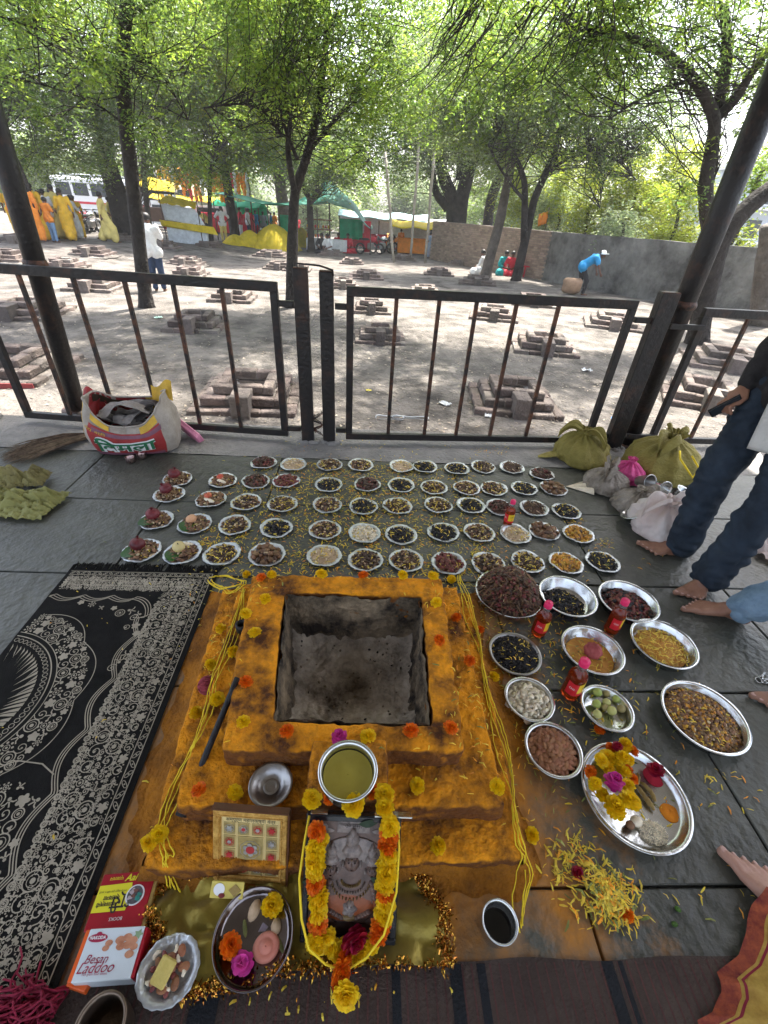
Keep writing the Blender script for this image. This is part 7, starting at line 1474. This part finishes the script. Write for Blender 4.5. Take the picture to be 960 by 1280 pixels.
# crumpled yellow-green cloths
gcl2 = mat('lime_cloth', (.17, .16, .035), .6, 0, .3, 5, .5, 60, col2=(.36, .35, .12), transl=.15)
def crumple(c, sx, sy, h, rz, label, m_, name='cloth', seed=0, cat='cloth', nu=110, nv=80):
    def fn(u, v):
        x, y = (u-.5)*2, (v-.5)*2; r = max(abs(x), abs(y)); e = 1+.15*noise.noise(Vector((math.atan2(y, x)*1.3, seed, 0))); q = Vector((x*1.5+seed, y*1.5, 0)); f = abs(noise.noise(q*1.4+Vector((0, noise.noise(q*2)*1.2, 0)))); return (x*sx*e, y*sy*e, .005+h*(1-r**2*.85)*(.25+1.3*f)+.035*abs(noise.noise(q*2.7))+.014*abs(noise.noise(q*7)))
    return MB().grid(fn, nu, nv).build(name, m_, None, loc=c, rz=rz, label=label, cat=cat)
p = P(18, 632); crumple(p, .24, .13, .09, -.05, 'crumpled yellow green cloth spread at the left edge', gcl2, seed=3); p = P(30, 606, .0); crumple(p+Vector((-.02, .0, .01)), .15, .08, .10, .2, 'folded back end of the crumpled cloth at the left edge, brownish', mat('brown_cloth', (.12, .09, .03), .7, 0, .4, 7, .5, 60, col2=(.3, .27, .1)), seed=7)
# tied bundles and bags on the right
mus = mat('mustard_cloth', (.15, .12, .022), .75, 0, .3, 6, .7, 60, col2=(.30, .25, .06), det=8)
def bundle(loc, r, h, neck, label, m_, seed, ears=2, group='knotted mustard cloth bundles', rz=0, cat='bundle', name='cloth_bundle', sq=1.0, pleat=11):
    t = empty(name, loc, label, cat, group, rz)
    prof = [(.001, .0), (.8, .0), (.98, .12), (1.0, .32), (.86, .58), (.55, .80), (.26, .93), (.12, 1.0), (.2, 1.08), (.26, 1.16)]
    def fn(u, v):
        f = v*(len(prof)-1); i = min(int(f), len(prof)-2); k = f-i; rr = prof[i][0]*(1-k)+prof[i+1][0]*k; zz = prof[i][1]*(1-k)+prof[i+1][1]*k; a = u*2*PI
        pl = (.03+.15*sstep(.25, .95, zz))*(math.sin(a*pleat+seed+2*noise.noise(Vector((zz*2, a, seed)))))*rr**.5*.6; ns = .13*noise.noise(Vector((math.cos(a)*1.6, math.sin(a)*1.6, zz*2+seed)))+.10*abs(noise.noise(Vector((math.cos(a)*4, math.sin(a)*4, zz*3+seed))))+.04*abs(noise.noise(Vector((math.cos(a)*11, math.sin(a)*11, zz*9+seed))))-.05
        R_ = r*(rr+pl+ns*rr); return (R_*math.cos(a)+.18*r*zz*math.cos(seed), R_*math.sin(a)*sq+.12*r*zz*math.sin(seed), max(.002, zz*h+.04*h*noise.noise(Vector((a, zz, seed)))))
    MB().grid(lambda u, v: fn(u % 1, v), 96, 36).build('body', m_, t)
    top = Vector((.18*r*math.cos(seed), .12*r*math.sin(seed), h))
    m = MB(); m.tube([top+Vector((.14*r*math.cos(a), .14*r*math.sin(a), .01*math.sin(2*a))) for a in [i*.45 for i in range(15)]], .012, 7); m.build('knot', m_, t)
    for e in range(ears):
        a = seed+PI*e*.9; d_ = Vector((math.cos(a), math.sin(a), 0)); n_ = Vector((-d_.y, d_.x, 0))
        MB().grid(lambda u, v: top+d_*(r*(.1+.75*u))+n_*(v-.5)*r*.5*math.sin(PI*min(1, .15+u*.8))*1.2+Vector((0, 0, .05*math.sin(u*3)-.3*h*u*u+.03*math.sin(v*9+e))), 14, 10).build('cloth_ear', m_, t)
    return t
bundle((1.60, 2.86, 0), .20, .21, 0, 'mustard cloth bundle tied in a knot, the left one beside the square post', mus, 2.6, 2); bundle((2.10, 2.70, 0), .25, .26, 0, 'larger mustard cloth bundle with a cord, right one beneath the phone hand', mus, .6, 2, rz=.4)
MB().grid(lambda u, v: (-.26+.26*u, (v-.5)*.12*math.sin(PI*min(1, u*.9+.1))+.03*math.sin(u*4), .01+.03*u*abs(math.sin(v*9+u*3))+.05*u), 18, 12).build('cloth_tail', mus, None, loc=(1.52, 2.78, 0), rz=-.35, label='loose pointed tail of mustard cloth beside the left bundle', cat='cloth')
MB().tube([(2.02, 2.5, .27), (1.99, 2.43, .25), (2.03, 2.38, .20), (2.08, 2.37, .15), (2.12, 2.4, .2), (2.08, 2.46, .26)], .006, 6).build('cord', yth, label='thin yellow cord hanging on the larger mustard bundle', cat='cord')
magc = mat('magenta_cloth', (.45, .01, .14), .6, 0, .4, 16, .5, 60, col2=(.75, .12, .32)); bundle((1.80, 2.58, 0), .115, .15, 0, 'bright magenta and red cloth bag between the two mustard bundles', magc, 4.0, 0, None, cat='bag', name='magenta_bag')
cpl = mat('clear_plastic_bag', (.22, .18, .14), .14, 0, .25, 14, 1, 24, col2=(.5, .44, .37), transl=.3); wpl = mat('white_plastic_bag', (.68, .52, .47), .35, 0, .12, 3, .5, 30, col2=(.80, .77, .75), transl=.3)
bundle((1.60, 2.46, 0), .15, .13, 0, 'crumpled clear plastic bag of rice, left of the steel pans', cpl, 1.2, 2, None, cat='bag', name='plastic_bag', pleat=17); bundle((1.66, 2.22, 0), .13, .14, 0, 'dusty clear plastic bag in front of the steel pans', cpl, 5.2, 1, None, cat='bag', name='plastic_bag', pleat=15)
MB().grid(lambda u, v: (-.14+.16*u, (v-.5)*.16*u+.02, .006+.03*u*abs(math.sin(v*7))), 12, 10).build('rice_packet', CM['cr'], None, loc=(1.47, 2.42, 0), rz=-.1, label='pointed corner of a packet of rice at the left of the clear bag', cat='packet')
bundle((1.72, 1.99, 0), .19, .20, 0, 'white plastic carrier bag tinged pink, at the feet of the man in dark jeans', wpl, 3.4, 2, None, cat='bag', name='white_bag', pleat=9)
def vessel(loc, prof, rot, label, m_=steel, name='steel_vessel', cat='vessel'): return MB().lathe(prof, 36).build(name, m_, None, loc=loc, rot=rot, label=label, cat=cat)
cone = [(.001, 0), (.03, .0), (.036, .03), (.045, .09), (.05, .095), (.047, .097), (.04, .09), (.03, .01), (.001, .008)]
vessel((1.76, 2.40, .10), cone, (1.1, .5, 0), 'shiny dark steel tumbler lying on the clear bags, left one', darksteel); vessel((1.86, 2.38, .09), cone, (1.3, -.7, .3), 'steel tumbler lying beside the magenta bag, right one', steel)
vessel((1.95, 2.28, .03), cone, (.3, .2, .3), 'bright steel tumbler upright behind the white bag', steel)
vessel((1.62, 2.04, .035), [(.001, .004), (.06, .004), (.075, .03), (.085, .06), (.097, .064), (.097, .068), (.083, .066), (.07, .03), (.058, .0), (.001, 0)], (-.35, -.5, 0), 'round steel pan tilted against the white carrier bag', steel, 'steel_pan', 'pan')
crumple((2.35, 1.85, 0), .22, .2, .12, .3, 'white plastic sheet heaped on the floor at the right edge behind the jeans', wpl, 'plastic_sheet', 5, 'sheet')
# keys
t = empty('key_ring', P(948, 851), 'bunch of small steel keys on the floor at the right edge', 'keys'); MB().tube([(.012*math.cos(a), .012*math.sin(a), .003) for a in [i*PI/8 for i in range(17)]], .0015, 5).build('ring', steel, t)
for k in range(3): a = -.4+k*.5; MB().box((.035*math.cos(a), .035*math.sin(a), .003+.002*k), (.045, .007, .002), a).lathe([(.001, 0), (.009, 0), (.009, .002), (.001, .002)], 12, (.016*math.cos(a), .016*math.sin(a), .002+.002*k)).build('key', steel, t)

# ------------------------------------------------------------------ the three people at the right, seen in part
def foot(caps, ank, toe, side, s=1.0):
    """ank: ankle joint, toe: tip direction on the floor; side +1 when the big toe is on the left seen from above"""
    a = Vector(ank); d_ = (Vector(toe)-Vector((a.x, a.y, 0))); d_.z = 0; L_ = d_.length; d_.normalize(); n_ = Vector((-d_.y, d_.x, 0))*side; g = Vector((a.x, a.y, 0))
    heel = g-d_*.045+Vector((0, 0, .027)); caps += [(a, .034*s, heel, .027), (a, .034*s, g+d_*.05+Vector((0, 0, .045)), .03), (heel, .026, g+d_*.05-n_*.018+Vector((0, 0, .02)), .02)]
    out = []; base = L_-.075
    for k in range(5):
        o_ = n_*(.034-.0185*k); b = g+d_*(base-.008*k)+o_*.95+Vector((0, 0, .018)); ln = [.06, .052, .046, .038, .03][k]; r = [.0145, .0104, .0098, .0092, .009][k]
        tip = b+d_*ln+o_*.18+Vector((0, 0, -.006)); mid = b.lerp(tip, .5)+Vector((0, 0, .005)); caps += [(g+d_*.05+o_*.35+Vector((0, 0, .042)), .026-.002*k, b, .0155), (b, .0135 if k else .0155, mid, r*.95), (mid, r*.95, tip, r)]
        out.append((tip+Vector((0, 0, r*.86)), r, d_))
    return out
def nails(t, tips):
    for q, r, d_ in tips: MB().ell((0, 0, 0), (r*.75, r*.58, .0016), 10, 4).build('toenail', nailm, t, loc=q+d_*r*.15, rz=math.atan2(d_.y, d_.x))
dj = mat('dark_denim', (.005, .010, .019), .85, 0, .3, 9, .8, 260, col2=(.026, .042, .066), det=9); lj = mat('light_denim', (.07, .125, .19), .85, 0, .3, 7, .6, 160, col2=(.25, .36, .47), det=9)
t = empty('person', (0, 0, 0), 'man in dark jeans and black jacket with white shirt front holding a phone, feet bare', 'person')
a1, a2 = (1.70, 1.79, .075), (1.68, 1.53, .075); k1, k2 = (1.76, 1.88, .46), (1.84, 1.62, .46); h1, h2 = (1.93, 1.98, .86), (1.98, 1.80, .86)
caps = []; tp1 = foot(caps, a1, (1.50, 1.825, 0), -1); tp2 = foot(caps, a2, (1.515, 1.44, 0), -1)
pel = (1.96, 1.89, .93); ch = (2.0, 1.90, 1.27); nk = (2.0, 1.90, 1.44); hd = (1.98, 1.89, 1.57)
caps += [(a1, .036, k1, .055), (k1, .055, h1, .085), (a2, .036, k2, .055), (k2, .055, h2, .085), (pel, .13, ch, .13), (ch, .12, nk, .055), (nk, .052, hd, .075), (hd, .088, (1.97, 1.89, 1.52), .068), ((1.895, 1.885, 1.545), .016, (1.875, 1.885, 1.53), .011)]
s1, e1, w1 = (1.95, 2.08, 1.36), (1.93, 2.10, 1.07), (1.80, 2.02, .845); s2, e2, w2 = (2.05, 1.72, 1.36), (2.1, 1.66, 1.07), (2.05, 1.7, .82)
caps += [(ch, .1, s1, .06), (s1, .055, e1, .042), (e1, .042, w1, .027), (ch, .1, s2, .06), (s2, .055, e2, .042), (e2, .042, w2, .027)]
W1 = Vector(w1); hdv = Vector((-.6, -.25, -.75)).normalized(); pv = Vector((.3, -.95, .1)).normalized(); pal = W1+hdv*.055; caps += [(W1, .026, pal, .030), (pal+pv*.02, .022, pal-pv*.02, .022)]
for k in range(4): b = pal+hdv*.03+pv*(.027-.018*k); m1 = b+hdv*.032+Vector((-.012, 0, 0)); m2 = m1+Vector((.012, -.012, -.026)); caps += [(b, .0105, m1, .0095), (m1, .0095, m2, .0082)]
caps += [(W1+hdv*.02+pv*.02, .013, pal+pv*.045+Vector((0, 0, .0)), .010), (pal+pv*.045, .010, pal+pv*.04+hdv*.035, .0085)]
W2 = Vector(w2); caps += [(W2, .026, W2+Vector((0, 0, -.07)), .032)]+[(W2+Vector((0, .018*(k-1.5), -.08)), .0105, W2+Vector((-.01, .02*(k-1.5), -.16+.006*abs(k-1))), .008) for k in range(4)]+[(W2+Vector((0, .03, -.03)), .013, W2+Vector((-.01, .045, -.09)), .009)]
link('body', merge_blob('body', caps, .0052, skin, 3), t); nails(t, tp1+tp2); MB().ell(Vector(hd)+Vector((.012, 0, .03)), (.1, .095, .09), 20, 12, fn=lambda q: 1+.03*noise.noise(q*9)).build('hair', hairm, t)
V3 = lambda a, b, k: tuple(Vector(a).lerp(Vector(b), k))
caps = [(V3(k1, a1, 1.0), .078, V3(k1, a1, .8), .074), (V3(k1, a1, .85), .074, k1, .082), (k1, .084, h1, .115), (V3(k2, a2, .98), .078, V3(k2, a2, .8), .074), (V3(k2, a2, .85), .074, k2, .082), (k2, .084, h2, .115), (pel, .15, pel, .15)]
link('jeans', wrinkle(merge_blob('jeans', caps, .009, dj, 4), .026, 13, 0, 1.7), t)
jk = mat('black_jacket', (.008, .007, .008), .8, 0, .3, 9, .5, 120, col2=(.03, .026, .028))
caps = [((1.95, 1.89, .86), .155, ch, .155), (ch, .14, (2.0, 1.9, 1.40), .09), (ch, .12, s1, .08), (s1, .078, e1, .064), (e1, .062, V3(e1, w1, .88), .048), (ch, .12, s2, .08), (s2, .078, e2, .064), (e2, .062, V3(e2, w2, .9), .048)]
link('jacket', wrinkle(merge_blob('jacket', caps, .01, jk, 4), .02, 10, 3), t)
wsh = mat('white_shirt', (.5, .49, .47), .8, 0, .12, 8, .5, 90, col2=(.62, .61, .58))
def shf(u, v): a = PI*(1.02+.36*u); z = 1.28-.66*v; return (1.955+(.172+.01*math.sin(u*7+v*3))*math.cos(a), 1.90-.03+(.172+.008*math.sin(u*9))*math.sin(a)-.04*v, z+.03*u)
o = MB().grid(shf, 16, 30).build('shirt_front', wsh, t); o.modifiers.new('s', 'SOLIDIFY').thickness = .004
MB().grid(lambda u, v: (1.965+.178*math.cos(PI*(1.36+.5*u)), 1.86+.182*math.sin(PI*(1.36+.5*u))-.03*v, .98-.36*v-.05*math.sin(u*PI)), 16, 14).build('jacket_tail', jk, t).modifiers.new('s', 'SOLIDIFY').thickness = .006
ph = empty('phone', pal+hdv*.045+Vector((-.02, -.01, -.012)), 'dark mobile phone held in the hand of the man in dark jeans', 'phone', rot=(.5, .6, .4)); MB().box((0, 0, 0), (.07, .009, .135), ch=.002).build('case', mat('phone_black', (.01, .01, .012), .25, 0, .1, 9, 0), ph); MB().box((0, -.0052, 0), (.064, .0008, .126)).build('screen', glassd, ph)
# person in light jeans
t = empty('person', (0, 0, 0), 'person in light blue jeans whose bare foot points at the right-hand bowls', 'person')
a1, a2 = (1.68, 1.33, .07), (1.70, .915, .07); k1, k2 = (2.05, 1.20, .42), (2.05, .93, .44); h1, h2 = (2.38, 1.17, .80), (2.38, 1.0, .80); pel = (2.40, 1.08, .88); ch = (2.42, 1.08, 1.24); nk = (2.42, 1.08, 1.42); hd = (2.41, 1.08, 1.56)
caps = []; tp1 = foot(caps, a1, (1.487, 1.415, 0), 1); tp2 = foot(caps, a2, (1.48, .90, 0), -1)
caps += [(a1, .036, k1, .055), (k1, .055, h1, .085), (a2, .036, k2, .055), (k2, .055, h2, .085), (pel, .13, ch, .13), (ch, .12, nk, .055), (nk, .052, hd, .075), (hd, .088, (2.39, 1.08, 1.51), .068), ((2.32, 1.08, 1.535), .016, (2.30, 1.08, 1.52), .011)]
for s, y in ((1, 1.27), (-1, .89)):
    sh_, el_, wr_ = (2.44, y, 1.35), (2.5, y+.05*s, 1.08), (2.42, y+.03*s, .84); caps += [(ch, .1, sh_, .06), (sh_, .055, el_, .042), (el_, .042, wr_, .027), (wr_, .026, (2.4, y+.03*s, .77), .03)]+[((2.40, y+.03*s+.018*(k-1.5), .765), .0105, (2.385, y+.03*s+.02*(k-1.5), .69), .008) for k in range(4)]+[((2.38, y+.03*s, .81), .013, (2.35, y+.03*s, .75), .009)]
link('body', merge_blob('body', caps, .0052, skin, 3), t); nails(t, tp1+tp2); MB().ell(Vector(hd)+Vector((.012, 0, .03)), (.1, .095, .09), 20, 12).build('hair', hairm, t)
caps = [(V3(k1, a1, .95), .066, V3(k1, a1, .7), .074), (V3(k1, a1, .8), .074, k1, .082), (k1, .088, h1, .115), (V3(k2, a2, .93), .086, V3(k2, a2, .8), .08), (V3(k2, a2, .85), .08, k2, .085), (k2, .088, h2, .115), (pel, .15, pel, .15)]
link('jeans', wrinkle(merge_blob('jeans', caps, .009, lj, 4), .03, 13, 5), t)
caps = [((2.4, 1.08, .86), .155, ch, .155), (ch, .14, (2.42, 1.08, 1.38), .09)]
for s, y in ((1, 1.27), (-1, .89)): caps += [(ch, .12, (2.44, y, 1.35), .08), ((2.44, y, 1.35), .078, (2.48, y+.04*s, 1.15), .066)]
link('shirt', wrinkle(merge_blob('shirt', caps, .012, CG, 4), .015, 9, 2), t)
# seated woman, foot and sari hem
t = empty('person', (0, 0, 0), 'seated woman in a yellow sari with maroon border, one bare foot stretched forward', 'person')
ank = (1.125, .275, .07); caps = []; tips = foot(caps, ank, (1.075, .475, 0), 1, 1.0); kn = (1.36, -.05, .30); hp = (1.28, -.52, .16); a2, k2, h2 = (1.15, -.32, .08), (1.68, -.22, .2), (1.48, -.55, .16); pel = (1.38, -.55, .18); ch = (1.38, -.5, .5); nk = (1.38, -.47, .68); hd = (1.37, -.44, .82)
caps += [(ank, .034, kn, .052), (kn, .055, hp, .085), (a2, .034, k2, .055), (k2, .055, h2, .085), (a2, .034, (1.05, -.28, .03), .025), (pel, .13, ch, .12), (ch, .11, nk, .05), (nk, .048, hd, .07), (hd, .085, (1.365, -.43, .77), .065), ((1.36, -.36, .80), .015, (1.36, -.345, .785), .01)]
for sg, x in ((-1, 1.21), (1, 1.55)):
    e_ = (x+sg*.06, -.40, .36); w_ = (1.38+sg*.12, -.22, .30); caps += [(ch, .09, (x, -.5, .6), .055), ((x, -.5, .6), .05, e_, .038), (e_, .038, w_, .025), (w_, .025, (w_[0], w_[1]+.06, .29), .03)]+[((w_[0]+.018*(k-1.5), w_[1]+.07, .29), .0105, (w_[0]+.02*(k-1.5), w_[1]+.145, .275), .008) for k in range(4)]+[((w_[0]-sg*.02, w_[1]+.02, .29), .012, (w_[0]-sg*.05, w_[1]+.07, .285), .009)]
link('body', merge_blob('body', caps, .0048, mat('pale_skin', (.34, .17, .12), .5, 0, .12, 14, .25, 150, col2=(.5, .29, .22)), 3), t); nails(t, tips); MB().ell(Vector(hd)+Vector((0, -.012, .03)), (.095, .1, .09), 20, 12).build('hair', hairm, t)
sary = mat('yellow_sari', (.38, .22, .04), .8, 0, .2, 26, .7, 160, col2=(.62, .42, .09), transl=.15); sarm = mat('maroon_border', (.12, .008, .015), .8, 0, .3, 40, .8, 160, col2=(.40, .09, .03))
caps = [((1.17, .19, .09), .075, (1.40, -.06, .30), .10), ((1.40, -.06, .30), .11, hp, .13), ((1.2, -.32, .10), .1, k2, .11), (k2, .11, h2, .13), (pel, .17, ch, .14), (ch, .13, (1.38, -.48, .62), .09), ((1.25, .05, .05), .06, (1.10, -.05, .05), .06), ((1.10, -.05, .05), .06, (1.3, -.3, .08), .1)]
for sg, x in ((-1, 1.21), (1, 1.55)): caps.append((ch, .1, (x, -.5, .6), .075)); caps.append(((x, -.5, .6), .07, (x+sg*.04, -.43, .44), .06))
link('sari', wrinkle(merge_blob('sari', caps, .009, sary, 5), .03, 9, 4), t)
def hem(u, v):   # spread hem lying on the floor round the foot
    pts = [P(958, 1108, .05), P(940, 1130, .035), P(932, 1165, .02), P(922, 1195, .012), P(896, 1215, .01), P(902, 1240, .012), P(890, 1265, .012), P(872, 1275, .012), P(880, 1300, .01)]
    f = u*(len(pts)-1); i = min(int(f), len(pts)-2); k = f-i; e = pts[i].lerp(pts[i+1], k); c = Vector((1.32, .05, .12)); q = e.lerp(c, v); q.z = max(.008, e.z*(1-v)+.10*math.sin(v*PI/2)+.014*math.sin(u*26+v*5)*(.3+v)*(1-v)+.008*noise.noise(Vector((u*9, v*5, 0)))); return q
MB().grid(lambda u, v: hem(u, .06+.94*v), 70, 34).build('sari_hem', sary, t); MB().grid(lambda u, v: hem(u, .075*v)+Vector((0, 0, .0008)), 70, 6).build('maroon_border', sarm, t); 
MB().grid(lambda u, v: hem(u, .09+.012*v)+Vector((0, 0, .0012)), 70, 1).build('border_line', mat('border_red', (.22, .01, .03), .8, 0), t)
# ------------------------------------------------------------------ air
hz = MB().box((0, 85, 8.25), (330, 354, 21.5)).build('haze', None, label='pale sunlit dust haze over the yard', kind='stuff')
hm = bpy.data.materials.new('haze'); hm.use_nodes = True; hn = hm.node_tree.nodes; hn.clear(); ho = hn.new('ShaderNodeOutputMaterial'); hv = hn.new('ShaderNodeVolumePrincipled')
hv.inputs['Color'].default_value = (.93, .95, .97, 1); hv.inputs['Density'].default_value = .0010; hv.inputs['Anisotropy'].default_value = .3; hm.node_tree.links.new(hv.outputs[0], ho.inputs['Volume']); hz.data.materials.clear(); hz.data.materials.append(hm)
